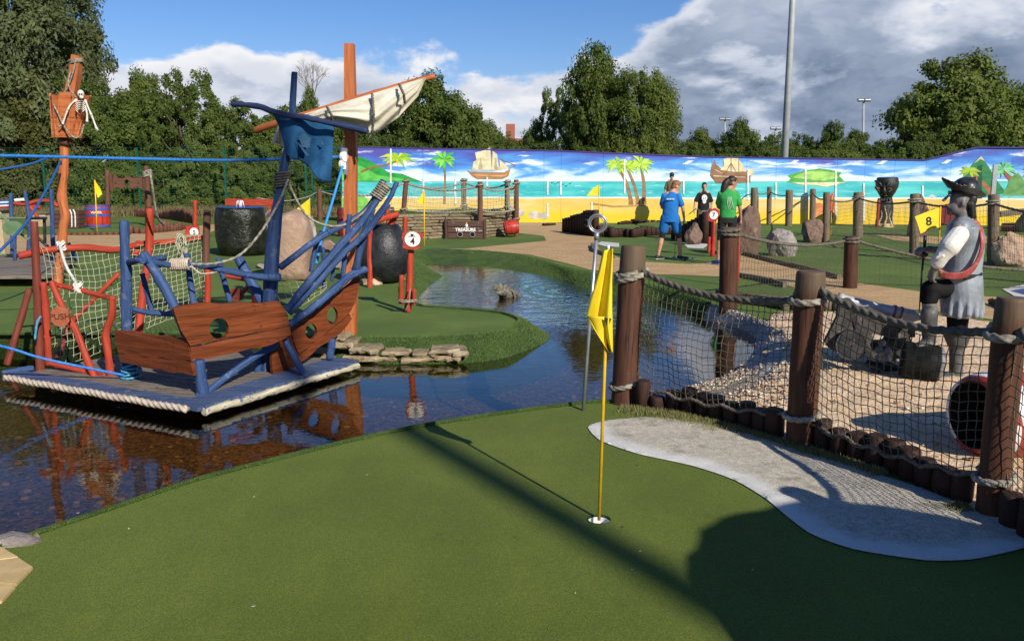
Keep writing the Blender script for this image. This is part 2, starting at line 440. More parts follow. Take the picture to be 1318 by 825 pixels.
M['net'] = mat('net_cord', (0.15, 0.135, 0.085), (0.08, 0.07, 0.045), 14, 0.9)
M['net_pale'] = mat('pale_net_cord', (0.44, 0.43, 0.31), (0.30, 0.31, 0.20), 14, 0.9)
M['net_brown'] = mat('tangled_net', (0.13, 0.12, 0.07), (0.07, 0.06, 0.035), 20, 0.95)
M['white'] = mat('white_paint', (0.80, 0.79, 0.76), (0.70, 0.69, 0.66), 5, 0.6)
M['white_plastic'] = mat('white_plastic', (0.80, 0.80, 0.78), None, rough=0.35)
M['black'] = mat('black_paint', (0.012, 0.012, 0.013), (0.03, 0.03, 0.032), 14, 0.4)
M['matblack'] = mat('matt_and_shade_black', (0.004, 0.004, 0.004), None, rough=0.9)  # also stands in for the shade in openings and under the deck
M['steel'] = mat('galvanised_steel', (0.42, 0.44, 0.46), (0.33, 0.35, 0.37), 20, 0.38, metal=0.7)
M['mast_grey'] = mat('grey_painted_steel', (0.36, 0.38, 0.40), (0.30, 0.32, 0.34), 3, 0.5)
M['yellow'] = mat('yellow_flag_cloth', (0.82, 0.62, 0.02), (0.74, 0.54, 0.015), 6, 0.6, 0.15, 500, bdist=0.001)
M['stick'] = mat('yellow_flagstick', (0.80, 0.50, 0.02), (0.66, 0.40, 0.02), 9, 0.35)
M['blueflag'] = mat('blue_flag_cloth', (0.005, 0.045, 0.13), (0.012, 0.085, 0.20), 6, 0.85, 0.5, 60, bdist=0.01)
M['sail'] = mat('sail_canvas', (0.52, 0.48, 0.37), (0.66, 0.62, 0.50), 5, 0.9, 0.4, 40, c3=(0.35, 0.33, 0.25), c3scale=4, bdist=0.01)
M['redpaint'] = mat('red_gloss_paint', (0.46, 0.04, 0.028), (0.34, 0.03, 0.02), 7, 0.4)
M['darkredpaint'] = mat('dark_red_paint', (0.16, 0.015, 0.018), (0.11, 0.012, 0.014), 7, 0.45)
M['bluepaint'] = mat('blue_gloss_paint', (0.03, 0.09, 0.36), None, rough=0.4)
M['greenpaint'] = mat('green_paint', (0.13, 0.22, 0.11), (0.09, 0.15, 0.07), 5, 0.6)
M['fence_green'] = mat('green_coated_steel', (0.008, 0.085, 0.055), None, rough=0.4)
M['skin'] = mat('skin', (0.52, 0.29, 0.20), (0.45, 0.23, 0.15), 20, 0.5)
M['skin_dark'] = mat('olive_skin', (0.42, 0.22, 0.14), (0.35, 0.17, 0.10), 20, 0.5)
M['bone'] = mat('bone_plastic', (0.72, 0.70, 0.62), (0.55, 0.52, 0.44), 25, 0.5)
def stonemat(name, c1, c2, c3, **k):
    kw = dict(scale=5, rough=0.85, bump=0.8, bscale=14, c3scale=2.2, bdist=0.03, detail=8, c3lo=0.5, c3hi=0.62, rnd=0.3); kw.update(k)
    return mat(name, c1, c2, c3=c3, **kw)
M['sandstone'] = stonemat('ledge_sandstone', (0.30, 0.235, 0.14), (0.17, 0.13, 0.075), (0.38, 0.32, 0.21))
M['greystone'] = stonemat('grey_boulder_stone', (0.27, 0.24, 0.22), (0.19, 0.16, 0.15), (0.36, 0.31, 0.28))
M['pinkstone'] = stonemat('pink_sandstone', (0.43, 0.29, 0.20), (0.34, 0.22, 0.155), (0.50, 0.36, 0.26), scale=2.5)
M['brownstone'] = stonemat('reddish_rock', (0.19, 0.12, 0.09), (0.12, 0.08, 0.062), (0.26, 0.18, 0.14))
M['wetstone'] = stonemat('wet_mossy_stone', (0.005, 0.006, 0.004), (0.016, 0.018, 0.009), (0.05, 0.055, 0.028), scale=9, bscale=11, rough=0.32, c3lo=0.58, c3hi=0.66)
M['brick'] = mat('red_brick_edging', (0.36, 0.16, 0.10), (0.27, 0.12, 0.08), 9, 0.85, rnd=0.5)
# ---------------------------------------------------------------- ground materials
def turf(name, c1, c2, sc1=2.0, fine=420, bump=0.5, bd=0.006, c3=None):
    m = bpy.data.materials.new(name); m.use_nodes = True; t = NT(m.node_tree)
    co = t.n('ShaderNodeTexCoord').outputs['Object']
    b = t.n('ShaderNodeBsdfPrincipled'); out = t.n('ShaderNodeOutputMaterial'); t.l(b.outputs[0], out.inputs[0])
    big_ = t.ss(t.noise(co, sc1, 5, 0.6), 0.35, 0.68)
    col = t.mix(big_, c1, c2)
    col = t.mix(t.ss(t.noise(t.mapping(co, scale=(1, .35, 1), rot=(0, 0, .5)), 2.6, 6, .65), .45, .72), col, t.mix(1.0, col, (1.22, 1.12, 1.05), 'MULTIPLY')); col = t.mix(t.ss(t.noise(co, 7.0, 6, .7), .55, .75), col, t.mix(1.0, col, (.80, .84, .80), 'MULTIPLY'))
    fn = t.noise(co, fine, 2, 0.7); mid = t.noise(co, fine * 0.16, 4, 0.7)
    col = t.mix(t.ss(fn, 0.33, 0.72), t.mix(1.0, col, (0.62, 0.62, 0.6), 'MULTIPLY'), t.mix(1.0, col, (1.42, 1.38, 1.45), 'MULTIPLY'))
    col = t.mix(t.m('MULTIPLY', t.ss(mid, 0.5, 0.75), 0.35), col, t.mix(1.0, col, (1.35, 1.25, 1.1), 'MULTIPLY'))
    if c3: col = t.mix(t.ss(t.noise(co, 260, 1, 0.5), 0.80, 0.84), col, c3)
    t.setin(b.inputs['Base Color'], col); b.inputs['Roughness'].default_value = 0.85
    b.inputs['Specular IOR Level'].default_value = 0.25
    b.inputs['Sheen Weight'].default_value = 0.05; b.inputs['Sheen Roughness'].default_value = 0.5
    b.inputs['Sheen Tint'].default_value = (0.6, 0.8, 0.35, 1)
    bn = t.n('ShaderNodeBump'); bn.inputs['Strength'].default_value = bump; bn.inputs['Distance'].default_value = bd
    t.l(t.m('ADD', fn, t.m('MULTIPLY', mid, 0.8)), bn.inputs['Height']); t.l(bn.outputs[0], b.inputs['Normal'])
    return m
M['turf'] = turf('putting_green_turf', (0.086, 0.120, 0.013), (0.110, 0.148, 0.019), 0.8, 190, c3=(0.35, 0.42, 0.30))
M['turf_far'] = turf('short_green_turf', (0.062, 0.108, 0.015), (0.10, 0.155, 0.024), 0.5, 160)
M['bank'] = turf('long_bank_turf', (0.035, 0.075, 0.014), (0.075, 0.13, 0.026), 3.0, 150, 0.9, 0.03)
M['sand'] = mat('tan_sand', (0.74, 0.53, 0.34), (0.60, 0.43, 0.26), 3.5, 0.95, 0.9, 18, c3=(0.42, 0.30, 0.19), c3scale=9, bdist=0.03, detail=8, c3lo=0.58, c3hi=0.7)
M['gravelbed'] = mat('gravel_bed', (0.34, 0.27, 0.20), (0.22, 0.18, 0.14), 30, 0.9, 0.9, 60, c3=(0.44, 0.38, 0.30), c3scale=40, bdist=0.02)
M['concrete'] = mat('pale_concrete', (0.34, 0.32, 0.31), (0.27, 0.26, 0.25), 6, 0.8, 0.5, 50, bdist=0.01)
M['bunker_white'] = mat('white_carpet_turf', (0.62, 0.62, 0.63), (0.52, 0.52, 0.54), 6, 0.95, 0.7, 500, bdist=0.004)
M['bunker_grey'] = mat('sandy_grey_turf', (0.40, 0.365, 0.31), (0.54, 0.50, 0.44), 40, 0.95, 1.0, 260, c3=(0.17, 0.165, 0.12), c3scale=5, bdist=0.01, detail=8, c3lo=0.52, c3hi=0.72)
def bunker_mat():
    m = bpy.data.materials.new('bunker_turf'); m.use_nodes = True; t = NT(m.node_tree); co = t.n('ShaderNodeTexCoord').outputs['Object']
    at = t.n('ShaderNodeAttribute'); at.attribute_name = 'edge'; e = at.outputs['Fac']
    big_ = t.noise(co, 5, 6, 0.7); fine = t.noise(co, 170, 3, 0.7); md = t.noise(co, 34, 5, 0.7)
    grey = t.mix(t.ss(md, .35, .65), (0.44, 0.39, 0.31), (0.60, 0.545, 0.45)); grey = t.mix(t.ss(big_, .52, .70), grey, (0.27, 0.25, 0.19)); grey = t.mix(t.ss(fine, .3, .7), t.mix(1.0, grey, (.55, .55, .52), 'MULTIPLY'), t.mix(1.0, grey, (1.25, 1.25, 1.25), 'MULTIPLY'))
    wht = t.mix(t.ss(fine, .3, .7), (0.56, 0.54, 0.50), (0.70, 0.68, 0.63))
    f = t.ss(t.m('ADD', e, t.m('MULTIPLY', t.m('SUBTRACT', big_, .5), .12)), 0.045, 0.16); f = t.m('MULTIPLY', f, t.ss(t.m('ADD', md, t.m('MULTIPLY', e, 1.2)), .45, .6))
    b = t.n('ShaderNodeBsdfPrincipled'); out = t.n('ShaderNodeOutputMaterial'); t.l(b.outputs[0], out.inputs[0]); t.setin(b.inputs['Base Color'], t.mix(f, wht, grey)); b.inputs['Roughness'].default_value = .95
    bn = t.n('ShaderNodeBump'); bn.inputs['Strength'].default_value = .7; bn.inputs['Distance'].default_value = .006; t.l(t.m('ADD', fine, md), bn.inputs['Height']); t.l(bn.outputs[0], b.inputs['Normal']); return m
M['bunker_grey'] = bunker_mat()
M['moss'] = turf('mossy_fringe_turf', (0.05, 0.085, 0.018), (0.11, 0.13, 0.045), 12, 200, 0.9, 0.02)
def paver_mat(name, c1, c2, mortar, bw, bh, ms=0.006):
    m = bpy.data.materials.new(name); m.use_nodes = True; t = NT(m.node_tree)
    co = t.n('ShaderNodeTexCoord').outputs['Object']
    wv = t.n('ShaderNodeVectorMath', operation='ADD'); t.l(co, wv.inputs[0])
    nz = t.n('ShaderNodeTexNoise'); nz.inputs['Scale'].default_value = 0.35; nz.inputs['Detail'].default_value = 1; t.l(co, nz.inputs['Vector'])
    sc_ = t.n('ShaderNodeVectorMath', operation='SCALE'); t.l(nz.outputs['Color'], sc_.inputs[0]); sc_.inputs[3].default_value = 1.2; t.l(sc_.outputs[0], wv.inputs[1])
    br = t.n('ShaderNodeTexBrick'); t.l(wv.outputs[0], br.inputs['Vector'])
    br.inputs['Color1'].default_value = (*c1, 1); br.inputs['Color2'].default_value = (*c2, 1); br.inputs['Mortar'].default_value = (*mortar, 1)
    br.inputs['Scale'].default_value = 1; br.inputs['Brick Width'].default_value = bw; br.inputs['Row Height'].default_value = bh; br.inputs['Mortar Size'].default_value = ms
    col = t.mix(t.ss(t.noise(co, 1.2, 6, 0.6), 0.4, 0.7), br.outputs['Color'], t.mix(1.0, br.outputs['Color'], (0.82, 0.80, 0.78), 'MULTIPLY'))
    b = t.n('ShaderNodeBsdfPrincipled'); out = t.n('ShaderNodeOutputMaterial'); t.l(b.outputs[0], out.inputs[0])
    t.setin(b.inputs['Base Color'], col); b.inputs['Roughness'].default_value = 0.9
    bn = t.n('ShaderNodeBump'); bn.inputs['Strength'].default_value = 0.5; bn.inputs['Distance'].default_value = 0.01
    t.l(t.m('SUBTRACT', 1.0, br.outputs['Fac']), bn.inputs['Height']); t.l(bn.outputs[0], b.inputs['Normal'])
    return m
M['path'] = paver_mat('tan_block_paving', (0.55, 0.36, 0.165), (0.47, 0.30, 0.135), (0.32, 0.21, 0.10), 0.20, 0.10)
M['paver'] = mat('beige_paver', (0.60, 0.43, 0.20), (0.50, 0.35, 0.16), 12, 0.85, 0.6, 180, bdist=0.003, rnd=0.15)
M['bed'] = mat('pond_bed_stones', (0.26, 0.17, 0.07), (0.08, 0.06, 0.03), 16, 0.9, 0.0, c3=(0.46, 0.33, 0.15), c3scale=34, c3lo=0.55, c3hi=0.62, lo=0.42, hi=0.55, detail=3)
def water_mat():
    m = bpy.data.materials.new('pond_water'); m.use_nodes = True; t = NT(m.node_tree)
    co = t.n('ShaderNodeTexCoord').outputs['Object']
    rip = t.noise(t.mapping(co, scale=(1, 1.0, 1)), 3.2, 3, 0.5)
    rip2 = t.noise(t.mapping(co, scale=(1, 1.0, 1)), 13.0, 3, 0.55)
    # ripples spread where the pond jet stirs the far corner
    sp = t.n('ShaderNodeSeparateXYZ'); t.l(co, sp.inputs[0])
    dx = t.m('SUBTRACT', sp.outputs[0], 0.9); dy = t.m('SUBTRACT', sp.outputs[1], 13.6)
    r = t.m('SQRT', t.m('ADD', t.m('MULTIPLY', dx, dx), t.m('MULTIPLY', t.m('MULTIPLY', dy, dy), 0.45)))
    amp = t.ss(r, 0.6, 3.6, 0.030, 0.0022)
    ring = t.m('SINE', t.m('ADD', t.m('MULTIPLY', r, 22), t.m('MULTIPLY', rip2, 9)))
    rr = t.ss(r, 0.3, 2.3, 0.35, 0.0)
    h = t.m('ADD', t.m('MULTIPLY', t.m('ADD', t.m('ADD', rip, t.m('MULTIPLY', rip2, 0.32)), t.m('MULTIPLY', ring, t.m('MULTIPLY', rr, 0.12))), 1.0), 0)
    bn = t.n('ShaderNodeBump'); bn.inputs['Strength'].default_value = 1.0; t.l(amp, bn.inputs['Distance']); t.l(h, bn.inputs['Height'])
    gl = t.n('ShaderNodeBsdfGlossy'); gl.inputs['Roughness'].default_value = 0.015; gl.inputs['Color'].default_value = (0.95, 0.97, 1.0, 1); t.l(bn.outputs[0], gl.inputs['Normal'])
    tr = t.n('ShaderNodeBsdfTransparent'); tr.inputs['Color'].default_value = (0.46, 0.39, 0.25, 1)
    gm = t.n('ShaderNodeNewGeometry'); dt = t.n('ShaderNodeVectorMath', operation='DOT_PRODUCT'); t.l(gm.outputs['Incoming'], dt.inputs[0]); t.l(bn.outputs[0], dt.inputs[1])
    F_ = t.m('MULTIPLY_ADD', t.m('POWER', t.m('SUBTRACT', 1.0, t.m('ABSOLUTE', dt.outputs['Value']), clamp=True), 5.0), 0.98, 0.02)
    fac = t.m('MULTIPLY', F_, t.m('MULTIPLY_ADD', F_, 0.9, 0.75), clamp=True)
    ms = t.n('ShaderNodeMixShader'); t.l(fac, ms.inputs[0]); t.l(tr.outputs[0], ms.inputs[1]); t.l(gl.outputs[0], ms.inputs[2])
    out = t.n('ShaderNodeOutputMaterial'); t.l(ms.outputs[0], out.inputs[0]); return m
M['water'] = water_mat()

# ---------------------------------------------------------------- pond outline (crest at z=0, waterline at WL)
WL = -0.17
CW = []   # (crest, waterline, kind)
def cw(c, wl=None, sh=None, kind='t'):
    c = G(*c); 
    p = G(*wl, WL) if wl else Vector((c.x + sh[0], c.y + sh[1], WL)); CW.append((c, p, kind))
for p in ((-700, 1010), (-260, 790), (-60, 735), (20, 698), (60, 684), (150, 654), (250, 620), (350, 594), (450, 569), (540, 550), (620, 537), (700, 526), (760, 519), (800, 519)):
    cw(p, sh=(0, 0.07))
cw((835, 523), sh=(0, 0.1), kind='g')
for c, p, k in (((868, 520), (880, 502), 'g'), ((935, 512), (924, 489), 'g'), ((985, 492), (956, 471), 'c'), ((1005, 462), (971, 449), 'c'), ((1010, 434), (971, 434), 'c'), ((985, 414), (953, 424), 'c'),
                ((945, 400), (924, 416), 'c'), ((915, 392), (905, 409), 't'), ((886, 380), (880, 400), 't'), ((850, 371), (850, 389), 't'), ((800, 362), (800, 381), 't'), ((762, 352), (759, 374), 't'),
                ((730, 346), (736, 364), 't'), ((705, 338), (716, 358), 't'), ((682, 332), (697, 354), 't'), ((655, 327), (668, 349), 't'), ((619, 324), (639, 345), 't'), ((585, 322), (600, 342), 't'),
                ((550, 322), (562, 340), 't'), ((525, 327), (546, 340), 't'), ((517, 338), (552, 346), 't'), ((522, 350), (569, 355), 't'), ((520, 360), (556, 364), 't'), ((515, 372), (541, 379), 't'), ((520, 386), (538, 390), 't')):
    cw(c, p, kind=k)
for p in ((545, 395), (602, 399), (645, 404)): cw(p, sh=(0.03, 0.15))
for c, p in (((668, 412), (706, 431)), ((664, 421), (693, 445)), ((648, 429), (648, 461)), ((602, 434), (607, 467)), ((534, 437), (511, 469)), ((454, 437), (454, 466)), ((410, 436), (415, 463)), ((300, 432), (300, 453)),
             ((150, 431), (150, 449)), ((0, 431), (0, 448)), ((-200, 431), (-200, 448)), ((-500, 440), (-490, 457)), ((-700, 520), (-650, 540))):
    cw(c, p)
def smooth_closed(pts, n):
    N = len(pts); out = []
    for i in range(N):
        p0, p1, p2, p3 = pts[i - 1], pts[i], pts[(i + 1) % N], pts[(i + 2) % N]
        for k in range(n):
            t = k / n
            q = 0.5 * ((2 * p1) + (-p0 + p2) * t + (2 * p0 - 5 * p1 + 4 * p2 - p3) * t * t + (-p0 + 3 * p1 - 3 * p2 + p3) * t ** 3)
            out.append(q.lerp(p1.lerp(p2, t), 0.35))
    return out
NS = 5
crest = smooth_closed([c for c, _, _ in CW], NS); wline = smooth_closed([p for _, p, _ in CW], NS)
kinds = [k for _, _, k in CW for _ in range(NS)]

def px_poly(pts, z=0.0): return [G(x, y, z) for x, y in pts]
def pip(p, poly):
    c = False; n = len(poly)
    for i in range(n):
        a = poly[i]; b = poly[i - 1]
        if (a[1] > p[1]) != (b[1] > p[1]) and p[0] < (b[0] - a[0]) * (p[1] - a[1]) / (b[1] - a[1]) + a[0]: c = not c
    return c

cg = G(771, 669)
cup_loop = [Vector((cg.x + .054 * math.cos(-2 * PI * k / 36), cg.y + .054 * math.sin(-2 * PI * k / 36), 0)) for k in range(36)]
mb = MB(); mb.sheet([[(-400, -40, 0), (400, -40, 0), (400, 700, 0), (-400, 700, 0)], list(reversed([tuple(p) for p in crest])), cup_loop])
mb.build('ground', M['turf_far'], label='short green artificial turf around the pond and paths', kind='structure')
# foreground putting green, a brighter close-cut sheet on top
near_c = [p for p, (i) in zip(crest, range(len(crest))) if i < 13 * NS + 1]
fg = [Vector((p.x, p.y - 0.035, 0.004)) for p in near_c if p.x > -6] 
fg += [G(805, 522, .004), G(880, 531, .004), G(1010, 566, .004), G(1150, 610, .004), G(1270, 660, .004), Vector((2.42, 2.7, .004)), Vector((2.5, 1.2, .004)), Vector((2.9, -2, .004)), Vector((-3.5, -2, .004)), Vector((-6, 2.5, .004))]
mb = MB(); mb.sheet([fg, [p + Vector((0, 0, .004)) for p in cup_loop]]); mb.build('putting_green', M['turf'], label='close-cut putting green in the foreground around the yellow flag', kind='structure')
# banks
def bank(name, ks, m, label, lip):
    mb = MB(); N = len(crest)
    prof = [(-0.10, 0.002, 0), (0.0, lip, 0), (0.25, lip * 0.7, 0.12), (0.55, 0, 0.42), (0.8, 0, 0.74), (1.0, 0, 1.0), (1.35, 0, 1.6), (1.8, 0, 2.8)]
    for i in range(N):
        if kinds[i] not in ks: continue
        j = (i + 1) % N; V = []
        for q in (i, j):
            c = crest[q]; p = wline[q]; hv = Vector((p.x - c.x, p.y - c.y, 0))
            for t, l, zz in prof:
                V.append(Vector((c.x, c.y, 0)) + hv * t + Vector((0, 0, l + WL * zz)))
        n = len(prof)
        for k in range(n - 1):
            mb.add([V[k], V[k + 1], V[n + k + 1], V[n + k]], [(0, 3, 2, 1) if False else (0, 1, 2, 3)], None, 0, True)
    mb.build(name, m, label=label, kind='structure')
bank('pond_bank', 't', M['bank'], 'long-bladed green turf bank sloping into the pond', 0.025)
bank('gravel_shore', 'g', M['gravelbed'], 'gravel slope at the pond edge below the netting', 0.004)
bank('concrete_apron', 'c', M['concrete'], 'pale concrete apron curving round the end of the pond', 0.004)
mb = MB(); mb.sheet([[(-16, 2.0, -0.44), (8, 2.0, -0.44), (8, 30, -0.44), (-16, 30, -0.44)]])
mb.build('pond_bed', M['bed'], label='stony brown pond bed with fallen leaves under the water', kind='structure')
mb = MB()
inner = [Vector((p.x + (p.x - c.x) * -0.15, p.y + (p.y - c.y) * -0.15, WL)) for c, p in zip(crest, wline)]
mb.sheet([[(-15.5, 2.2, WL), (7.5, 2.2, WL), (7.5, 29, WL), (-15.5, 29, WL)]])
mb.build('pond_water', M['water'], label='dark blue rippled pond water reflecting the sky', kind='structure')
# stones and leaves lying on the bed
mb = MB(); rg = random.Random(5)
for i in range(3200):
    x = rg.uniform(-6, 1.5); y = rg.uniform(3, 9.5)
    r = rg.uniform(0.010, 0.032); mb.ball((x, y, -0.435), (r, r * rg.uniform(.6, 1), r * 0.35), 6, 3, mi=rg.choice((0, 0, 1, 2)), smooth=False)
mb.build('bed_pebbles', [mat('brown_leaf', (0.22, 0.13, 0.05), (0.12, 0.07, 0.03), 5, 0.8), mat('ochre_leaf', (0.42, 0.30, 0.10), None), mat('grey_pebble', (0.24, 0.22, 0.19), (0.14, 0.13, 0.11), 9, 0.8)], label='leaves and pebbles lying on the pond bed', kind='stuff')
# longer grass blades fringing the banks
def blades(name, pts_fn, n, h, wdt, m, label, seed=1):
    rg = random.Random(seed); V = []; F = []; U = []
    for i in range(n):
        p = pts_fn(rg)
        if p is None: continue
        a = rg.uniform(0, 2 * PI); hh = h * rg.uniform(.5, 1.2); tx, ty = rg.uniform(-.5, .5) * hh, rg.uniform(-.5, .5) * hh
        k = len(V); V += [(p.x + math.cos(a) * wdt, p.y + math.sin(a) * wdt, p.z), (p.x - math.cos(a) * wdt, p.y - math.sin(a) * wdt, p.z), (p.x + tx, p.y + ty, p.z + hh)]
        F.append((k, k + 1, k + 2)); r = rg.random(); U.append([(r, 0), (r, 0), (r, 1)])
    mb = MB(); mb.add(V, F, U); return mb.build(name, m, label=label, kind='stuff')
M['blade'] = mat('grass_blade', (0.05, 0.10, 0.018), (0.12, 0.19, 0.045), 40, 0.7, coord='UV', lo=0.3, hi=0.7)
tb = [i for i in range(len(crest)) if kinds[i] == 't']
tb = [i for i in tb if crest[i].y < 20 and crest[i].x > -6 and i > 13 * NS]
def bank_pt(rg):
    i = rg.choice(tb); j = (i + 1) % len(crest); s_ = rg.random(); t = rg.uniform(-0.05, 1.02)
    c = crest[i].lerp(crest[j], s_); p = wline[i].lerp(wline[j], s_)
    z = np.interp(t, [0, .25, .55, .8, 1], [0.025, .0175 + WL * .12, WL * .42, WL * .74, WL])
    return Vector((c.x + (p.x - c.x) * t, c.y + (p.y - c.y) * t, z - 0.004))
blades('bank_grass', bank_pt, 65000, 0.026, 0.003, M['blade'], 'short grass blades bristling along the pond banks')
def near_pt(rg):
    i = rg.randrange(2 * NS, 13 * NS); s_ = rg.random(); c = crest[i].lerp(crest[i + 1], s_)
    return Vector((c.x, c.y - abs(rg.gauss(0, 0.03)) + 0.02, 0.012))
blades('edge_grass', near_pt, 5000, 0.008, 0.0018, M['blade'], 'turf fringe along the near edge of the putting green', 2)

# ---------------------------------------------------------------- sand, gravel, paths
LOGLINE = [(805, 522), (880, 531), (950, 548), (1010, 566), (1080, 586), (1150, 608), (1220, 637), (1270, 660)]
sand_px = [(868, 524), (935, 514), (985, 494), (1007, 462), (1012, 434), (987, 414), (1000, 404), (1100, 400), (1190, 405), (1318, 422), (1700, 470)]
poly = [G(x, y, .004) for x, y in sand_px] + [Vector((6.5, 3.0, .004)), Vector((3.2, 2.0, .004)), Vector((2.5, 2.4, .004)), Vector((2.40, 2.85, .004))] + [G(x, y, .004) for x, y in reversed(LOGLINE[1:])]
def wavy(poly, seg=0.12, amp=0.02, seed=0):
    out = []
    for i, p in enumerate(poly):
        q = poly[(i + 1) % len(poly)]; n = max(1, int((q - p).length / seg))
        for k in range(n):
            r = p.lerp(q, k / n); out.append(r + Vector((noise.noise(r * 3 + Vector((seed, 0, 0))), noise.noise(r * 3 + Vector((0, seed, 5))), 0)) * amp)
    return out
# the sand is a gently trodden surface, built as a grid inside its outline
def undulating(name, poly, m, label, z, amp, cell=0.05, kind='structure', frq=5.0):
    xs = [p.x for p in poly]; ys = [p.y for p in poly]; P2 = [(p.x, p.y) for p in poly]
    bm = bmesh.new(); vs = [bm.verts.new((p.x, p.y, 0)) for p in poly]
    for t in tessellate_polygon([poly]):
        try: bm.faces.new([vs[i] for i in t])
        except ValueError: pass
    nx = int((max(xs) - min(xs)) / cell); ny = int((max(ys) - min(ys)) / cell)
    for i in range(1, nx):
        g = bm.verts[:] + bm.edges[:] + bm.faces[:]; bmesh.ops.bisect_plane(bm, geom=g, plane_co=(min(xs) + i * cell, 0, 0), plane_no=(1, 0, 0))
    for i in range(1, ny):
        g = bm.verts[:] + bm.edges[:] + bm.faces[:]; bmesh.ops.bisect_plane(bm, geom=g, plane_co=(0, min(ys) + i * cell, 0), plane_no=(0, 1, 0))
    bm.normal_update()
    for f in bm.faces:
        if f.normal.z < 0: f.normal_flip()
        f.smooth = True
    for v in bm.verts:
        edge = v.is_boundary
        v.co.z = z + (0 if edge else amp * (0.5 + 0.5 * noise.fractal(v.co * frq, 0.6, 2.0, 4)))
    me = bpy.data.meshes.new(name); bm.to_mesh(me); bm.free(); me.materials.append(m)
    o = bpy.data.objects.new(name, me); COL.objects.link(o); return props(o, label, None, None, kind)
undulating('sand', poly, M['sand'], 'trodden tan sand behind the rope netting', 0.004, 0.04, 0.09)
# bunker
b_out = [(757, 550), (766, 545), (790, 541), (830, 538), (870, 540), (940, 552), (1000, 570), (1060, 590), (1120, 607), (1180, 626), (1250, 653), (1318, 672), (1370, 690), (1330, 702), (1300, 710), (1250, 720), (1190, 721), (1100, 707), (1040, 685), (990, 645), (945, 618), (890, 599), (820, 584), (772, 567)]
b_in = [(775, 551), (800, 544), (830, 541), (870, 542), (940, 553), (1000, 571), (1060, 591), (1120, 608), (1180, 627), (1250, 654), (1318, 673), (1355, 686), (1310, 699), (1240, 711), (1175, 707), (1098, 688), (1040, 662), (985, 627), (935, 602), (880, 588), (830, 576), (788, 564)]
bk = undulating('bunker', wavy(smooth_closed([G(x, y, .008) for x, y in b_out], 4), 0.04, 0.006, 3), M['bunker_grey'], 'grey sandy turf bunker with a white carpet edge beside the log edging', 0.010, 0.012, 0.03, frq=2.5)
low_ = resample([G(x, y) for x, y in ((757, 545), (757, 552), (772, 567), (820, 584), (890, 599), (945, 618), (990, 645), (1040, 685), (1100, 707), (1190, 721), (1250, 720), (1310, 709))], 0.03)
lw_ = np.array([(p.x, p.y) for p in low_]); at_ = bk.data.attributes.new('edge', 'FLOAT', 'POINT')
at_.data.foreach_set('value', [float(np.min(np.hypot(lw_[:, 0] - v.co.x, lw_[:, 1] - v.co.y))) for v in bk.data.vertices])
# mossy fringe between bunker and logs
def fringe_pt(rg):
    k = rg.randrange(len(LOGLINE) - 1); t = rg.random(); a = G(*LOGLINE[k]); b = G(*LOGLINE[k + 1]); p = a.lerp(b, t)
    n_ = Vector((-(b - a).y, (b - a).x, 0)).normalized() * -1
    d = abs(rg.gauss(0, 0.09 if k < 2 else 0.045)) + 0.07
    return Vector((p.x, p.y, 0.012)) + n_ * d if noise.noise(p * 2.2) > -0.25 or k < 2 else None
blades('mossy_fringe', fringe_pt, 9000, 0.03, 0.0025, mat('straw_moss', (0.11, 0.13, 0.035), (0.26, 0.23, 0.10), 40, 0.8, coord='UV', lo=0.3, hi=0.7), 'mossy grass fringe at the foot of the log edging', 3)
rgp = random.Random(11)
# pebbles on the shore
mb = MB(); cnt = 0
gi = [i for i in range(len(crest)) if kinds[i] in 'gc']
gp = [(p.x, p.y) for p in [G(*q) for q in ((868, 524), (935, 514), (985, 494), (1007, 462), (1012, 434), (987, 414), (1000, 404), (1050, 405), (1085, 425), (1075, 450), (1050, 480), (1030, 510), (1000, 540), (960, 548), (900, 533))]]
def peb(p):
    r = rgp.uniform(.007, .018); q = rgp.uniform(0, PI)
    mb.ball(p, (r, r * rgp.uniform(.6, .95), r * rgp.uniform(.45, .8)), 6, 4, mi=rgp.choice((0, 0, 1, 2, 3)), smooth=True, R=Matrix.Rotation(q, 3, 'Z'))
for k in range(2600):
    i = rgp.choice(gi); j = (i + 1) % len(crest); s_ = rgp.random(); t = rgp.uniform(0, 1.05)
    if kinds[i] == 'c' and t > 0.45 + 0.35 * noise.noise(crest[i] * 1.5) and rgp.random() > 0.06: continue
    c = crest[i].lerp(crest[j], s_); p = wline[i].lerp(wline[j], s_)
    peb(Vector((c.x + (p.x - c.x) * t, c.y + (p.y - c.y) * t, float(np.interp(t, [0, .55, .8, 1], [0.0, WL * .42, WL * .74, WL])) + 0.006)))
xs = [p[0] for p in gp]; ys = [p[1] for p in gp]
for k in range(8500):
    x = rgp.uniform(min(xs), max(xs)); y = rgp.uniform(min(ys), max(ys))
    if not pip((x, y), gp): continue
    q = noise.noise(Vector((x * 1.3, y * 1.3, 0)))
    if q + (0.35 if x < 2.4 else -0.05) < rgp.uniform(-0.2, 0.35): continue
    peb(Vector((x, y, 0.034)))
for k in range(420):
    x = rgp.uniform(1.3, 3.6); y = rgp.uniform(3.9, 8.5)
    if not pip((x, y), [(p.x, p.y) for p in poly]): continue
    r = rgp.choice((.006, .008, .010, .018)); mb.ball((x, y, .03), (r, r * rgp.uniform(.6, 1), r * .6), 6, 4, mi=rgp.choice((0, 0, 1, 3)), smooth=False)
mb.build('shore_gravel', [mat('pebble_tan', (0.44, 0.33, 0.22), None, rough=0.7), mat('pebble_pale', (0.62, 0.55, 0.45), None, rough=0.6), mat('pebble_grey', (0.26, 0.24, 0.23), None, rough=0.7), mat('pebble_brown', (0.29, 0.17, 0.10), None, rough=0.7)], label='mixed tan and grey pebbles on the pond shore', kind='stuff')

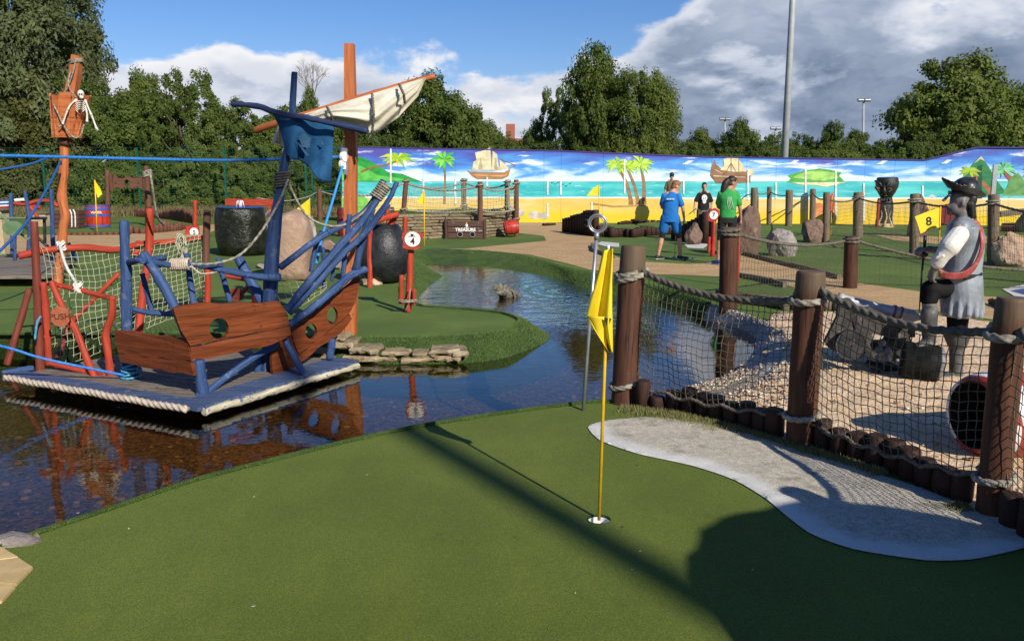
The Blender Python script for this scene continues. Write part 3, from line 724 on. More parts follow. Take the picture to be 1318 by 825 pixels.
def flat(name, pts, m, label, z=0.006, w_=0.0):
    P = [G(x, y, z) for x, y in pts]; 
    P = smooth_closed(P, 4) if w_ else P
    mb = MB(); mb.sheet([P]); return mb.build(name, m, label=label, kind='structure')
flat('main_path', [(668, 284), (760, 290), (772, 300), (768, 312), (772, 323), (797, 332), (830, 337), (887, 340), (930, 337), (953, 326), (982, 331), (1063, 350), (1103, 364), (1183, 375), (1318, 385), (1700, 410), (1700, 450), (1318, 417), (1200, 400), (1100, 393), (1009, 366), (955, 357), (880, 354), (800, 352), (758, 347), (730, 339), (682, 328), (619, 322), (540, 321), (600, 320), (703, 310), (700, 304), (668, 300)], M['path'], 'tan block-paved path winding between the greens')
flat('side_path', [(-200, 304), (72, 302), (170, 300), (238, 293), (262, 290), (300, 287), (262, 303), (220, 313), (150, 321), (60, 325), (-200, 332)], M['path'], 'tan block-paved path behind the ship on the left')
flat('far_path', [(1118, 300), (1211, 305), (1318, 303), (1318, 310), (1225, 316), (1150, 309)], M['path'], 'small far patch of tan paving near the numbered flag')
flat('mural_gravel', [(560, 285), (700, 283.5), (960, 288), (1210, 290), (1210, 286), (960, 284), (700, 280.5), (480, 279), (480, 284)], M['gravelbed'], 'strip of grey gravel along the foot of the mural wall', z=0.008)
M['whitish'] = mat('pale_bunker_turf', (0.60, 0.58, 0.54), (0.50, 0.48, 0.45), 5, 0.9)
flat('small_bunker', [(774, 311), (797, 313), (797, 318), (778, 317), (768, 314)], M['whitish'], 'small white bunker patch beside the stepped log wall', 0.01)
flat('far_bunker', [(880, 314), (905, 312), (912, 315), (905, 320), (885, 319)], M['whitish'], 'small white bunker patch behind the boy in blue', 0.01)
M['blue_turf'] = mat('blue_turf', (0.05, 0.08, 0.22), None, rough=0.9)
flat('right_bunker', [(1290, 372), (1330, 364), (1500, 372), (1500, 396), (1318, 388)], M['whitish'], 'white bunker patch behind the pirate statue', 0.010)
flat('blue_turf_strip', [(1300, 374), (1340, 368), (1500, 376), (1500, 388), (1318, 379)], M['blue_turf'], 'dark blue turf strip inside the white bunker patch', 0.014)

# near pavers: each slab a piece
pv_root = thing('paver_corner', 'beige concrete pavers at the lower left corner of the green', 'paving', G(10, 740))
A_, B_, C_ = G(0, 706), G(43, 733), G(-5, 782)
for q in ([(-60, 700), (0, 706), (24, 720), (-50, 730)], [(-50, 731), (24, 721), (43, 733), (22, 755), (-50, 748)], [(-60, 750), (21, 757), (3, 777), (-60, 790)]):
    mb = MB(); P = [G(x, y, 0.002) for x, y in q]; cc = sum(P, Vector()) / len(P); P = [cc + (p - cc) * 0.985 for p in P]
    mb.prism([P], (0, 0, 0.014)); mb.build('paver', M['paver'], pv_root)
mb = MB(); mb.rock(G(2, 700, 0.0), (0.17, 0.085, 0.05), 4, 3); mb.build('edge_rock', M['greystone'], None, 'flat grey rock beside the beige pavers at the left edge', 'rock', origin=G(2, 700))
mb = MB(); mb.rock(G(45, 692, 0.005), (0.035, 0.03, 0.02), 6, 2); mb.build('edge_pebble', M['sandstone'], None, 'small tan stone on the turf edge near the grey rock', 'stone', origin=G(45, 692))

# cup and flag in the foreground
cg = G(771, 669)
cup = thing('golf_cup', 'white-lined golf hole in the foreground putting green', 'golf hole', cg)
mb = MB(); n = 36
for (r0, z0), (r1, z1) in (((.056, .005), (.053, .0055)), ((.053, .0055), (.052, -.006))): mb.add([cg + Vector((math.cos(2 * PI * k / n) * r0, math.sin(2 * PI * k / n) * r0, z0)) for k in range(n)] + [cg + Vector((math.cos(2 * PI * k / n) * r1, math.sin(2 * PI * k / n) * r1, z1)) for k in range(n)], [(k, (k + 1) % n, n + (k + 1) % n, n + k) for k in range(n)])
mb.build('rim', M['bank'], cup)
mb = MB(); mb.add([cg + Vector((math.cos(2 * PI * k / n) * .0535, math.sin(2 * PI * k / n) * .0535, z0)) for z0 in (-.004, -.05) for k in range(n)], [(k, n + k, n + (k + 1) % n, (k + 1) % n) for k in range(n)] + [tuple(n + k for k in range(n))]); mb.build('liner', M['white_plastic'], cup)

# bits of leaf and grit blown on to the green
mb = MB(); rg = random.Random(77)
for k in range(150):
    x = rg.uniform(-2.6, 2.2); y = rg.uniform(2.3, 5.0)
    if y > 4.9 - .35 * abs(x) : continue
    r = rg.choice((.002, .0025, .003, .004, .006)); a = rg.uniform(0, 6.3); mb.add([Vector((x + math.cos(a + q) * r * (1.8 if i % 2 else .8), y + math.sin(a + q) * r * (1.8 if i % 2 else .8), .0065 + .002 * (i % 2))) for i, q in enumerate((0, 1.57, 3.14, 4.71))], [(0, 1, 2, 3)], None, rg.choice((0, 0, 1, 2)))
mb.build('leaf_litter', [mat('dry_leaf_bit', (0.20, 0.12, 0.05), None), mat('pale_grit', (0.5, 0.48, 0.42), None), mat('dark_bit', (0.03, 0.03, 0.02), None)], label='tiny bits of leaf and grit on the putting green', kind='stuff')
# ================================================================ rope fences
def post_log(root, base, top, r, m=None, seed=0, n=20, name='post'):
    mb = MB(); b = Vector(base); t = Vector(top); d = (t - b).normalized(); P = [b - d * 0.12] + [b.lerp(t, i / 8) for i in range(9)]
    R = [r * 1.04] * 9 + [r]; P += [t + d * 0.006, t + d * 0.010]; P[-3] = t - d * 0.012; R += [r * 0.93, r * 0.86]
    mb.tube(P, R[:len(P)], n, True, 0, True, 0.05, seed)
    return mb.build(name, m or M['post'], root)
def net(root, top, bot, cell, r, m, bulge=0.0, seed=0, n=4, jitter=0.010, name='net', kind='stuff', sagy=0.0):
    """knotted netting between two polylines"""
    T = resample(top, 0.02); B = resample(bot, 0.02)
    Lh = max(sum((b - a).length for a, b in zip(T, T[1:])), sum((b - a).length for a, b in zip(B, B[1:])))
    Lv = (T[len(T) // 2] - B[len(B) // 2]).length
    nu = max(3, int(Lh / cell)); nv = max(3, int(Lv / cell))
    T = resample(top, Lh / (nu * 1.0)); T = [T[min(int(i * (len(T) - 1) / nu), len(T) - 1)] for i in range(nu + 1)]
    def at(P, u):
        x = u * (len(P) - 1); i = min(int(x), len(P) - 2); return P[i].lerp(P[i + 1], x - i)
    T = resample(top, 0.01); B = resample(bot, 0.01)
    side = ((T[-1] - T[0]).cross(Vector((0, 0, 1)))).normalized()
    def pt(i, j):
        u = i / nu; v = j / nv; p = at(T, u).lerp(at(B, u), v)
        q = p * 2.3 + Vector((seed, 0, 0))
        p = p + side * (bulge * math.sin(PI * v) * math.sin(PI * u) + jitter * 2.8 * noise.noise(q)) + Vector((0, 0, jitter * 2.2 * noise.noise(q + Vector((9, 0, 0))) - sagy * math.sin(PI * u) * math.sin(PI * v)))
        p += (T[-1] - T[0]).normalized() * jitter * 2.4 * noise.noise(q + Vector((0, 7, 0)))
        # alternate knots pull sideways, as hung netting does
        p += (T[-1] - T[0]).normalized() * (cell * 0.06 * (1 if j % 2 else -1)) + Vector((0, 0, cell * 0.05 * (1 if i % 2 else -1)))
        return p
    P = [[pt(i, j) for j in range(nv + 1)] for i in range(nu + 1)]
    mb = MB()
    for i in range(nu + 1): mb.tube(P[i], r, n, False)
    for j in range(nv + 1): mb.tube([P[i][j] for i in range(nu + 1)], r, n, False)
    return mb.build(name, m, root, kind=kind)

pA0, pA1 = G(803, 519), W(815.5, 318, 5.93); pB0 = G(1030, 573); pC0 = G(1276, 663)
pB1 = Vector((pB0.x + 0.004, pB0.y, 1.045)); pC1 = Vector((pC0.x, pC0.y, 1.035))
pD0 = Vector((2.36, 2.55, 0)); pD1 = Vector((2.36, 2.55, 1.05)); pE0 = Vector((2.20, 1.15, 0)); pE1 = Vector((2.20, 1.15, 1.05))
RP = 0.075; RPS = (.089, .083, .067, .075, .075)
nf = thing('rope_fence', 'near fence of brown round posts, thick rope and netting beside the bunker', 'fence', pB0)
for i, (b, t) in enumerate(((pA0, pA1), (pB0, pB1), (pC0, pC1), (pD0, pD1), (pE0, pE1))): post_log(nf, b, t, RPS[i], seed=i + 3, n=24)
def on_post(b, t, z): k = (z - b.z) / (t.z - b.z); return b.lerp(t, k)
for i, (b, t) in enumerate(((pA0, pA1), (pB0, pB1), (pC0, pC1), (pD0, pD1), (pE0, pE1))):
    mb = MB(); zt = (0.90, 0.875, 0.86, 0.87, .87)[i]
    mb.wrap(on_post(b, t, zt), RPS[i], 0.022, 1.6 if i == 0 else 1.15, (0.26 if i == 0 else 0.08, 0.10), 0.03, start=1.2, n=18)
    mb.build('rope_wrap', M['rope'], nf)
    mb = MB(); mb.wrap(on_post(b, t, 0.175 if i else 0.13), RPS[i], 0.019, 1.12, (0.22 if i == 0 else 0.06, 0.05), 0.03, start=1.3, n=18); mb.build('rope_wrap', M['rope'], nf)
def top_anchor(b, t, z, side): return on_post(b, t, z) + side
def dirn(a, b): d = (b - a); d.z = 0; return d.normalized()
segs = [(pA0, pA1, pB0, pB1, 0.955, 0.875, 0.075), (pB0, pB1, pC0, pC1, 0.955, 0.875, 0.075), (pC0, pC1, pD0, pD1, 0.90, 0.88, 0.10), (pD0, pD1, pE0, pE1, 0.88, 0.88, 0.10)]
for k, (a0, a1, b0, b1, za, zb, sg) in enumerate(segs):
    d = dirn(a0, b0); off = RP * 0.95
    A = on_post(a0, a1, za) + d * off; B = on_post(b0, b1, zb) - d * off
    rp = sag(A, B, sg, 20); mb = MB(); mb.rope(rp, 0.023, n=18); mb.build('rope', M['rope_dark'], nf)
    Ab = on_post(a0, a1, 0.15) + d * off; Bb = on_post(b0, b1, 0.17) - d * off
    bt = [p + Vector((0, 0, 0.015 * math.sin(i * 1.7))) for i, p in enumerate(sag(Ab, Bb, 0.035, 20))]
    mb = MB(); mb.rope(bt, 0.013, n=9); mb.build('bottom_rope', M['rope_dark'], nf)
    net(nf, [p - Vector((0, 0, 0.03)) for p in rp], bt, 0.044, 0.0025, M['net'], bulge=0.05 if k < 2 else 0.0, seed=k * 5, n=5)

# log edging: each stake is a piece
le = thing('log_edging', 'row of short dark log stakes edging the sand under the near rope fence', 'edging', G(1100, 592))
rg = random.Random(3); path_ = [G(x, y) for x, y in [(827, 525)] + LOGLINE[1:]] + [Vector((2.36, 2.6, 0)), Vector((2.26, 1.6, 0))]
P = resample(path_, 0.112); bases = [pB0, pC0, pD0]
for i, p in enumerate(P):
    p = Vector((p.x, p.y, 0)); 
    if any((p - Vector((q.x, q.y, 0))).length < 0.13 for q in bases): continue
    r = rg.uniform(0.050, 0.060); h = rg.uniform(0.13, 0.19) if i else 0.20
    if i == 1: h = 0.10
    mb = MB(); t = p + Vector((rg.uniform(-.01, .01), rg.uniform(-.01, .01), h))
    pts = [p - Vector((0, 0, 0.05)), p.lerp(t, .5), t - Vector((0, 0, .012)), t]
    mb.tube(pts, [r, r * 1.01, r, r * 0.86], 12, True, 0, True, 0.10, i); mb.build('log', M['stake'], le)

# ball retriever hoop on a grey pole
b0 = G(750, 529); tp = W(768, 303, b0.y + 0.02)
hp = thing('hoop_pole', 'thin grey metal pole with a ring on top beside the first fence post', 'pole', b0)
part('pole', M['steel'], hp, lambda m: m.tube([b0 - Vector((0, 0, .05)), b0.lerp(tp, .5), tp], 0.0125, 12))
hc = W(769, 288, b0.y + 0.02); R_ = S(b0.y) * 11.5
def ring(mb, c, R, r, nrm, n=28, flat=1.0):
    a, b, d = frame(nrm); pts = [c + a * math.cos(2 * PI * k / n) * R + b * math.sin(2 * PI * k / n) * R for k in range(n + 1)]
    mb.tube(pts, r, 8, False)
part('ring', M['steel'], hp, lambda m: (ring(m, hc, R_, 0.008, (0.25, 1, 0.1)), ring(m, hc, R_ * 0.78, 0.004, (0.25, 1, 0.1)), m.tube([tp - Vector((0, 0, .03)), tp + Vector((0, 0, .02))], 0.017, 12)))
part('clip', M['black'], hp, lambda m: (m.tube([hc + Vector((-.055, .02, .02)), hc + Vector((-.085, .03, .02))], .012, 8), m.tube([hc + Vector((-.055, .02, -.02)), hc + Vector((-.085, .03, -.02))], .012, 8)))

# pin flags ------------------------------------------------------
def pin(label, base, top, flagpx, Y, r=0.006, name='pin_flag', num=None, amp=.02, m='yellow', w=0.004, group=None, lean=0.0):
    f = thing(name, label, 'flag', base, group)
    part('stick', M['stick'], f, lambda mb: mb.tube([base - Vector((0, 0, .04)), base.lerp(top, .5) + Vector((lean, 0, 0)), top], r, 10))
    for k, poly in enumerate(flagpx):
        mb = MB(); P = [W(x, y, Y + (amp * math.sin(i * 2.1 + k))) for i, (x, y) in enumerate(poly)]
        mb.prism([P], (0, w, 0)); mb.build('flag', M[m], f)
    return f
cgt = W(783, 322, 3.80)
ff = thing('pin_flag', 'large yellow flag on a yellow stick in the foreground golf hole', 'flag', cg)
part('stick', M['stick'], ff, lambda mb: mb.tube([cg + Vector((0, 0, .0)), cg.lerp(W(779, 450, 3.76), 1.0), W(781, 380, 3.785), cgt], 0.0078, 12))
part('tip', M['white_plastic'], ff, lambda mb: mb.tube([cgt, cgt + Vector((0, 0, .022))], 0.006, 8))
def cloth(name, m, parent, fn, nu, nv, th=0.002, **kw):
    """curved cloth: fn(u,v)->point"""
    V = [fn(i / nu, j / nv) for j in range(nv + 1) for i in range(nu + 1)]
    F = [(j * (nu + 1) + i, j * (nu + 1) + i + 1, (j + 1) * (nu + 1) + i + 1, (j + 1) * (nu + 1) + i) for j in range(nv) for i in range(nu)]
    n = len(V); off = Vector((0, th, 0)); k = nu + 1
    V2 = V + [Vector(p) + off for p in V]; F2 = F + [tuple(x + n for x in reversed(f)) for f in F]
    ed = [(i, i + 1) for i in range(nu)] + [(nv * k + i + 1, nv * k + i) for i in range(nu)] + [((j + 1) * k, j * k) for j in range(nv)] + [(j * k + nu, (j + 1) * k + nu) for j in range(nv)]
    F2 += [(b_, a_, a_ + n, b_ + n) for a_, b_ in ed]
    U = [[((q % n) % k / nu, (q % n) // k / nv) for q in f] for f in F2]
    mb = MB(); mb.add(V2, F2, U, 0, True); return mb.build(name, m, parent, **kw)
# limp flag hanging from the stick: left edge falls away from the top, with folds
def flagfn(u, v):
    top = [(776, 322), (789, 320)]; 
    lx = np.interp(v, [0, .2, .5, .72, .80, .9, 1], [776, 770, 760, 755, 762, 772, 783]); ly = np.interp(v, [0, .2, .5, .72, .80, .9, 1], [323, 350, 385, 407, 420, 436, 452])
    rx = np.interp(v, [0, .3, .62, .66, 1], [789, 788, 788, 788.5, 789]); ry = np.interp(v, [0, 1], [320, 455])
    x = lx + (rx - lx) * u; y = ly + (ry - ly) * u
    return W(x, y, 3.775 - 0.026 * math.sin(u * PI * 2.6 + v * 1.6) * (0.4 + v) - 0.02 * u)
cloth('flag', M['yellow'], ff, flagfn, 28, 30)
# fold lapping over the lower half of the cloth
def foldfn(u, v):
    x = np.interp(u, [0, 1], [754.5 + v * 8, 781]); y0 = 407 + 2 * u; y = y0 + v * (12 + 30 * u)
    return W(x, y - 1, 3.742 - 0.010 * math.sin(u * PI * 1.4) + 0.015 * v)
cloth('flag_fold', M['yellow'], ff, foldfn, 14, 8)
part('number_print', M['black'], ff, lambda mb: mb.prism([[W(777, 409, 3.731), W(787, 410, 3.731), W(784, 419, 3.731), W(781, 419, 3.731)]], (0, .0015, 0)))

# ================================================================ the pirate ship raft
DZ = -0.08
dF, dR, dL = G(250, 523, DZ), G(456, 463, DZ), G(17, 483, DZ)
dB = dL + (dR - dF) * 1.0
ship = thing('ship_raft', 'play pirate ship of blue and red logs on a floating deck', 'pirate ship', (dF + dR + dL + dB) / 4 * 1)
ex = (dR - dF); ey = (dL - dF)
def DP(u, v, z=DZ): p = dF + ex * u + ey * v; return Vector((p.x, p.y, z))
NPL = 15
for k in range(NPL):
    u0 = 0.07 + 0.89 * k / NPL; u1 = 0.07 + 0.89 * (k + 1) / NPL - 0.008
    mb = MB(); mb.prism([[DP(u0, .005), DP(u1, .005), DP(u1, .99), DP(u0, .99)]], (0, 0, -0.035)); mb.build('deck_plank', M['deck'], ship)
for nm, q in (('edge_board', [(-0.03, -0.04), (0.065, -0.04), (0.065, 1.03), (-0.03, 1.03)]), ('edge_board', [(0.0, -0.05), (0.95, -0.05), (0.985, 0.03), (0.96, 0.09), (0.0, 0.07)])):
    mb = MB(); z = DZ + (0.012 if nm and q[0][0] < 0 else 0.018)
    P = wavy([DP(u, v, z) for u, v in q], 0.15, 0.018, 2); mb.prism([P], (0, 0, -0.03)); mb.build(nm, M['deckblue'], ship)
mb = MB(); P0 = DP(-0.0, -0.045, DZ - 0.03); P1 = DP(.96, -0.045, DZ - 0.03); pts = [P0.lerp(P1, i / 10) + Vector((0, 0, 0.003 * math.sin(i * 2.2))) for i in range(11)]
mb.log(pts, 0.031, 12, wob=0.45); mb.build('edge_pole', wood('peeling_birch_pole', (0.58, 0.54, 0.40), (0.30, 0.26, 0.17), (0.12, 0.14, 0.22), c3lo=0.55, c3hi=0.6), ship)
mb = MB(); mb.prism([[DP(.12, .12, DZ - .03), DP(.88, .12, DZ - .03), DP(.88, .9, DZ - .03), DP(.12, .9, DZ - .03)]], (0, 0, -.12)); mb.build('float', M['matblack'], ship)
mb = MB(); pts = [DP(-0.045, i / 22 * 1.0 - 0.01, DZ + 0.000 + 0.004 * math.sin(i * 1.3)) for i in range(23)]
mb.rope(pts, 0.029, n=18, pitch=0.20); mb.build('edge_rope', M['rope_light'], ship)

Yl = lambda px: float(np.interp(px, [5, 250, 456], [dL.y, dF.y, dR.y]))   # deck's near edge
def LG(px, r, m, Y=None, seed=0, parent=None, name='log', n=12, wob=0.24, back=0.12, dz=None):
    """log through photo points (x, y[, Y]); r in photo pixels"""
    pts = []; 
    for i, q in enumerate(px):
        y_ = q[2] if len(q) > 2 else (Y if Y is not None else Yl(q[0]) + back); pts.append(W(q[0], q[1], y_ * (YK if parent is None else 1)))
    ym = sum(p.y for p in pts) / len(pts); q_ = .84 if m not in ('orange',) else .95; rr = [x * S(ym) * q_ for x in r] if hasattr(r, '__len__') else r * S(ym) * q_
    mb = MB(); mb.log(pts, rr, n, wob=wob, seed=seed + px[0][0])
    if name in ('blue_log', 'mast', 'red_log', 'gunwale', 'rail'):   # knots left by trimmed twigs
        rk = random.Random(int(px[0][0] * 7 + px[0][1])); sp_ = resample(smooth_path(pts, 6), .05)
        for k in range(2 + len(pts) // 2):
            i_ = rk.randrange(1, max(len(sp_) - 1, 2)); r_ = float(np.interp(i_ / len(sp_), [0, 1], [rr[0], rr[-1]])) if hasattr(rr, '__len__') else rr; d_ = Vector((rk.uniform(-1, 1), -abs(rk.uniform(.1, 1)), rk.uniform(-.6, .8))).normalized()
            mb.ball(sp_[i_] + d_ * r_ * .72, (r_ * rk.uniform(.4, .6),) * 2 + (r_ * rk.uniform(.5, .9),), 8, 6)
    return mb.build(name, M[m] if isinstance(m, str) else m, parent or ship)
    mb = MB(); return mb.build(name, M[m] if isinstance(m, str) else m, parent or ship)
YK = 1.045
def WS(x, y, Y): return W(x, y, Y * YK)
# blue logs
LG([(160, 284, 6.75), (161, 330, 6.72), (163, 369, 6.70), (163, 424, 6.68), (169, 490, 6.66)], [7, 7.5, 8, 8.5, 8.5], 'blue', n=14, name='blue_log')
LG([(183, 326), (198, 348), (215, 376), (229, 404), (239, 432)], [8, 8, 7.5, 7], 'blue', Y=6.55, name='blue_log', n=12)
LG([(166, 338, 6.70), (183, 335, 6.5), (215, 341, 6.7), (246, 340, 6.8), (278, 346, 6.8), (309, 352, 6.85), (341, 357, 6.85), (361, 357, 6.85)], [5, 4.5, 4.8, 5, 5.5, 7], 'blue', name='blue_log', n=12)
LG([(183, 336, 6.45), (212, 332, 6.9)], 4.5, 'blue', name='blue_log')
LG([(240, 326, 6.95), (246, 368, 6.95), (251, 402, 6.9)], [4.5, 5], 'blue', name='blue_log')
LG([(281, 332), (288, 360), (296, 389)], 4.3, 'blue', Y=7.1, name='blue_log')
LG([(306, 331, 7.15), (323, 363, 7.1), (344, 398, 7.05)], [7, 8, 8], 'blue', name='blue_log')
LG([(183, 352), (190, 380), (197, 406)], 4, 'blue', Y=6.8, name='blue_log')
LG([(170, 398), (195, 403), (226, 404)], 4.2, 'blue', Y=6.75, name='blue_log')
LG([(379, 93, 7.0), (377, 130, 7.0), (375, 169, 7.0), (367, 208, 7.0), (362, 238, 7.0), (357, 270, 7.0), (353, 300, 7.0), (349, 350, 7.0), (347, 395, 7.0), (345, 450, 7.0), (344, 489, 6.95)], [4.3, 5, 6, 6.5, 7, 8.5, 10.5, 11.5, 11.5, 10, 9], M['blue'], name='mast', n=16, wob=0.08)
# upper mast is painted darker navy
YB = 7.0
LG([(369, 401, 6.85), (385, 378, 6.9), (403, 357, 6.95), (430, 325, 7.1), (457, 296, 7.25), (478, 268, 7.35), (496, 240, 7.4)], [5, 5.5, 6, 6, 5.5, 5], 'blue', name='blue_log', n=12)
LG([(360, 345, 7.0), (395, 318, 7.15), (425, 298, 7.3), (452, 285, 7.4), (476, 266, 7.5), (494, 232, 7.5)], [5, 5, 5.5, 5.5], 'blue', name='blue_log', n=12)
LG([(460, 318, 7.5), (478, 288, 7.45), (500, 258, 7.4), (511, 234, 7.4)], [4, 4, 3.6], 'blue', name='blue_log')
LG([(372, 404, 6.95), (410, 362, 7.05), (440, 328, 7.15), (470, 300, 7.2), (500, 262, 7.2)], [4.5, 5.5, 5.5, 5], 'blue', name='blue_log', n=12)
LG([(372, 419, 6.75), (388, 407, 6.85), (410, 390, 6.95), (432, 371, 7.1), (452, 354, 7.3), (472, 347, 7.4)], [4.2, 5.2, 5.8, 6.2, 6.2], 'blue', name='gunwale', n=12)
for q, r in (([(416, 318), (417, 372)], 2.9), ([(414, 298), (405, 322), (400, 350)], 3.4), ([(450, 276), (445, 318), (441, 360)], 3.8), ([(432, 316), (427, 362)], 2.8), ([(480, 268), (467, 308), (457, 349)], [5, 6.5])):
    LG(q, r, 'blue', Y=7.35, name='blue_log')
LG([(256, 463, 6.12), (259, 490, 6.13), (262, 517, 6.14)], [8.5, 9.5], 'blue', name='blue_log', n=12)
LG([(257, 513, 6.08), (280, 494, 6.3), (305, 475, 6.45), (330, 458, 6.6), (356, 444, 6.8)], [5.5, 5.5, 4.8], 'blue', name='blue_log', n=12)
LG([(334, 456, 6.9), (331, 491, 6.9)], 5.5, 'blue', name='blue_log'); LG([(367, 437, 6.72), (380, 462, 6.7), (394, 486, 6.7)], [5, 5.5], 'blue', name='blue_log')
LG([(428, 436, 7.3), (424, 462, 7.3)], 6, 'blue', name='blue_log')
LG([(3, 480, 7.25), (44, 474, 7.35)], 5, 'blue', name='blue_log')
# reds
LG([(44, 285, 7.05), (48, 370, 7.03), (50, 430, 7.02), (53, 491, 7.0)], [5.5, 6.5, 7.5], 'darkred', name='brown_post', n=12)
LG([(38, 372, 7.6), (24, 420, 7.5), (9, 470, 7.4)], 5, 'darkred', name='brace')
LG([(24, 330, 7.5), (60, 322, 7.6), (109, 319, 7.8), (150, 322, 8.0), (178, 315, 8.2), (215, 312, 8.4), (262, 306, 8.6)], [5.5, 5, 4.5], 'red', name='rail', n=12)
LG([(188, 214, 8.1), (190, 245, 8.1), (192, 268, 8.1)], [3.8, 4.2], 'stocksw', name='pole'); LG([(193, 268, 8.1), (191, 325, 8.1), (185, 370, 8.0), (178, 430, 7.9)], [6, 5.5, 6.5], 'red', name='red_log', n=12)
LG([(153, 352, 7.8), (120, 386, 7.75), (87, 421, 7.7)], 3.6, 'red', name='brace')
LG([(87, 421, 7.75), (80, 445, 7.7), (70, 470, 7.6)], 4.5, 'darkred', name='brace')
LG([(180, 312, 8.3), (172, 330, 8.2)], 6.5, 'red', name='red_log')
LG([(267, 271, 8.5), (265, 336, 8.5), (265, 392, 8.4)], [5.5, 5], 'stocksw', name='pole')
LG([(268, 345, 8.0), (267, 392, 8.0)], 4.6, 'red', name='red_log')
# the PUSH paddle gate
gate_ = [([(56, 363), (60, 415), (63, 470)], [5, 5.5]), ([(66, 362), (80, 395), (95, 420), (108, 452), (123, 488)], [5, 5.5]), ([(68, 366), (105, 374), (148, 386)], 4), ([(145, 381), (144, 405), (136, 430), (140, 460), (143, 491)], [4.5, 5.5, 6, 6]), ([(60, 467), (100, 476), (141, 485)], 4)]
for i, (q, r) in enumerate(gate_): LG([(x, y, float(np.interp(x, [50, 150], [7.0, 6.75])) - (0.06 if i == 1 else 0)) for x, y in q], r, 'red', name='red_log', n=12)
pc = WS(79, 407, 6.74)
pd_ = MB(); pd_.disc(pc, (0.15, -1, 0.0), S(6.84) * 13.5, 0.03, 26, rx=S(6.84) * 12.5); pdo = pd_.build('paddle_disc', mat('stained_disc_wood', (0.40, 0.12, 0.05), (0.30, 0.08, 0.035), 9, 0.6, 0.3, 40), ship)
def text(body, size, loc, face, m, parent, name='lettering', extr=0.0015, align='CENTER', sx=1.0, roll=0.0, bold=0.0):
    """flat lettering lying on a surface; face = outward normal"""
    cu = bpy.data.curves.new('lettering', 'FONT'); cu.body = body; cu.size = size; cu.align_x = align; cu.align_y = 'CENTER'; cu.extrude = extr; cu.offset = bold
    tmp = bpy.data.objects.new('tmp_text', cu); COL.objects.link(tmp)
    dg = bpy.context.evaluated_depsgraph_get(); me = bpy.data.meshes.new_from_object(tmp.evaluated_get(dg)); bpy.data.objects.remove(tmp)
    z = Vector(face).normalized(); x = Vector((0, 0, 1)).cross(z).normalized() if abs(z.z) < .95 else Vector((1, 0, 0)); y = z.cross(x)
    R = Matrix((x, y, z)).transposed() @ Matrix.Rotation(roll, 3, 'Z')
    mb = MB(); mb.add([Vector(loc) + R @ Vector((v.co.x * sx, v.co.y, v.co.z)) for v in me.vertices], [tuple(p.vertices) for p in me.polygons])
    bpy.data.meshes.remove(me); return mb.build(name, m, parent)
text('PUSH', S(6.84) * 11.0, pc + Vector((0.005, -0.034, 0)), (0.15, -1, 0), mat('burnt_lettering', (0.10, 0.03, 0.015), None), pdo, bold=0.001)

LG([(283, 353), (305, 357), (325, 361)], 4, 'red', Y=7.9, name='red_log'); LG([(325, 361), (328, 390)], 4.2, 'red', Y=7.9, name='red_log'); LG([(322, 364), (308, 384)], 3, 'red', Y=7.9, name='brace')
part('paddle_disc', M['darkred'], ship, lambda m: m.disc(WS(305, 379, 7.85), (0, -1, 0), S(8.2) * 9, .03, 24))
def board(name, outline, holes, Yf, m, th=0.035, parent=None, seed=0, seg=0.06):
    WS = W if parent is not None else globals()["WS"]
    L = [[WS(x, y, Yf(x)) for x, y in outline]] + [[WS(cx + rx * math.cos(2 * PI * k / 26), cy + ry * math.sin(2 * PI * k / 26), Yf(cx + rx * math.cos(2 * PI * k / 26))) for k in range(26)] for cx, cy, rx, ry in holes]
    out = []
    for i, p in enumerate(L[0]):
        q = L[0][(i + 1) % len(L[0])]; n = max(1, int((q - p).length / seg))
        for k in range(n): out.append(p.lerp(q, k / n) + Vector((0, 0, 0.022 * noise.noise(p.lerp(q, k / n) * 6 + Vector((seed, 0, 0))))))
    L[0] = out
    nrm = (WS(outline[0][0] + 100, 300, Yf(outline[0][0] + 100)) - WS(outline[0][0], 300, Yf(outline[0][0]))).cross(Vector((0, 0, 1))).normalized()
    if nrm.y < 0: nrm = -nrm
    mb = MB(); mb.prism(L, nrm * th); return mb.build(name, m, parent or ship)
HB = M['hull']
yl = lambda x: float(np.interp(x, [148, 248], [6.52, 6.05])) 
board('hull_board', [(147, 424), (158, 425), (180, 430), (210, 432), (238, 434), (243, 449), (245, 464), (200, 460), (152, 455), (148, 440)], [], yl, HB, seed=1)
board('hull_board', [(152, 456.5), (200, 461.5), (245, 465.5), (249, 482), (215, 478), (185, 472), (155, 467)], [], yl, HB, seed=2)
ym_ = lambda x: float(np.interp(x, [224, 375], [5.98, 6.62]))
board('hull_board', [(223, 397), (232, 393), (290, 391), (358, 388), (366, 397), (371, 407), (372, 419), (340, 426), (309, 432), (270, 440), (245, 445), (233, 425)], [(282, 424, 12.5, 16)] if False else [(282, 423, 12.4, 13.5)], ym_, HB, seed=3)
board('hull_board', [(245, 446.5), (270, 441.5), (309, 433.5), (340, 427.5), (373, 420.5), (375, 431), (360, 439), (335, 448), (300, 455), (246, 464)], [], ym_, HB, seed=4)
yr = lambda x: float(np.interp(x, [350, 465], [6.80, 7.55]))
board('hull_board', [(374, 424), (392, 411), (415, 394), (440, 374), (464, 354), (462, 370), (457, 391), (450, 403), (425, 424), (400, 443), (384, 455), (378, 440)], [(400.5, 426.5, 7.6, 10.0), (428.0, 406.5, 7.0, 11.0)], yr, HB, seed=5)
board('hull_board', [(352, 442), (362, 440), (373, 425.5), (377, 441), (384, 457), (401, 444.5), (426, 425.5), (450, 404.5), (453, 410), (440, 427), (415, 446), (380, 470), (352, 486), (350, 465)], [], yr, HB, seed=6)

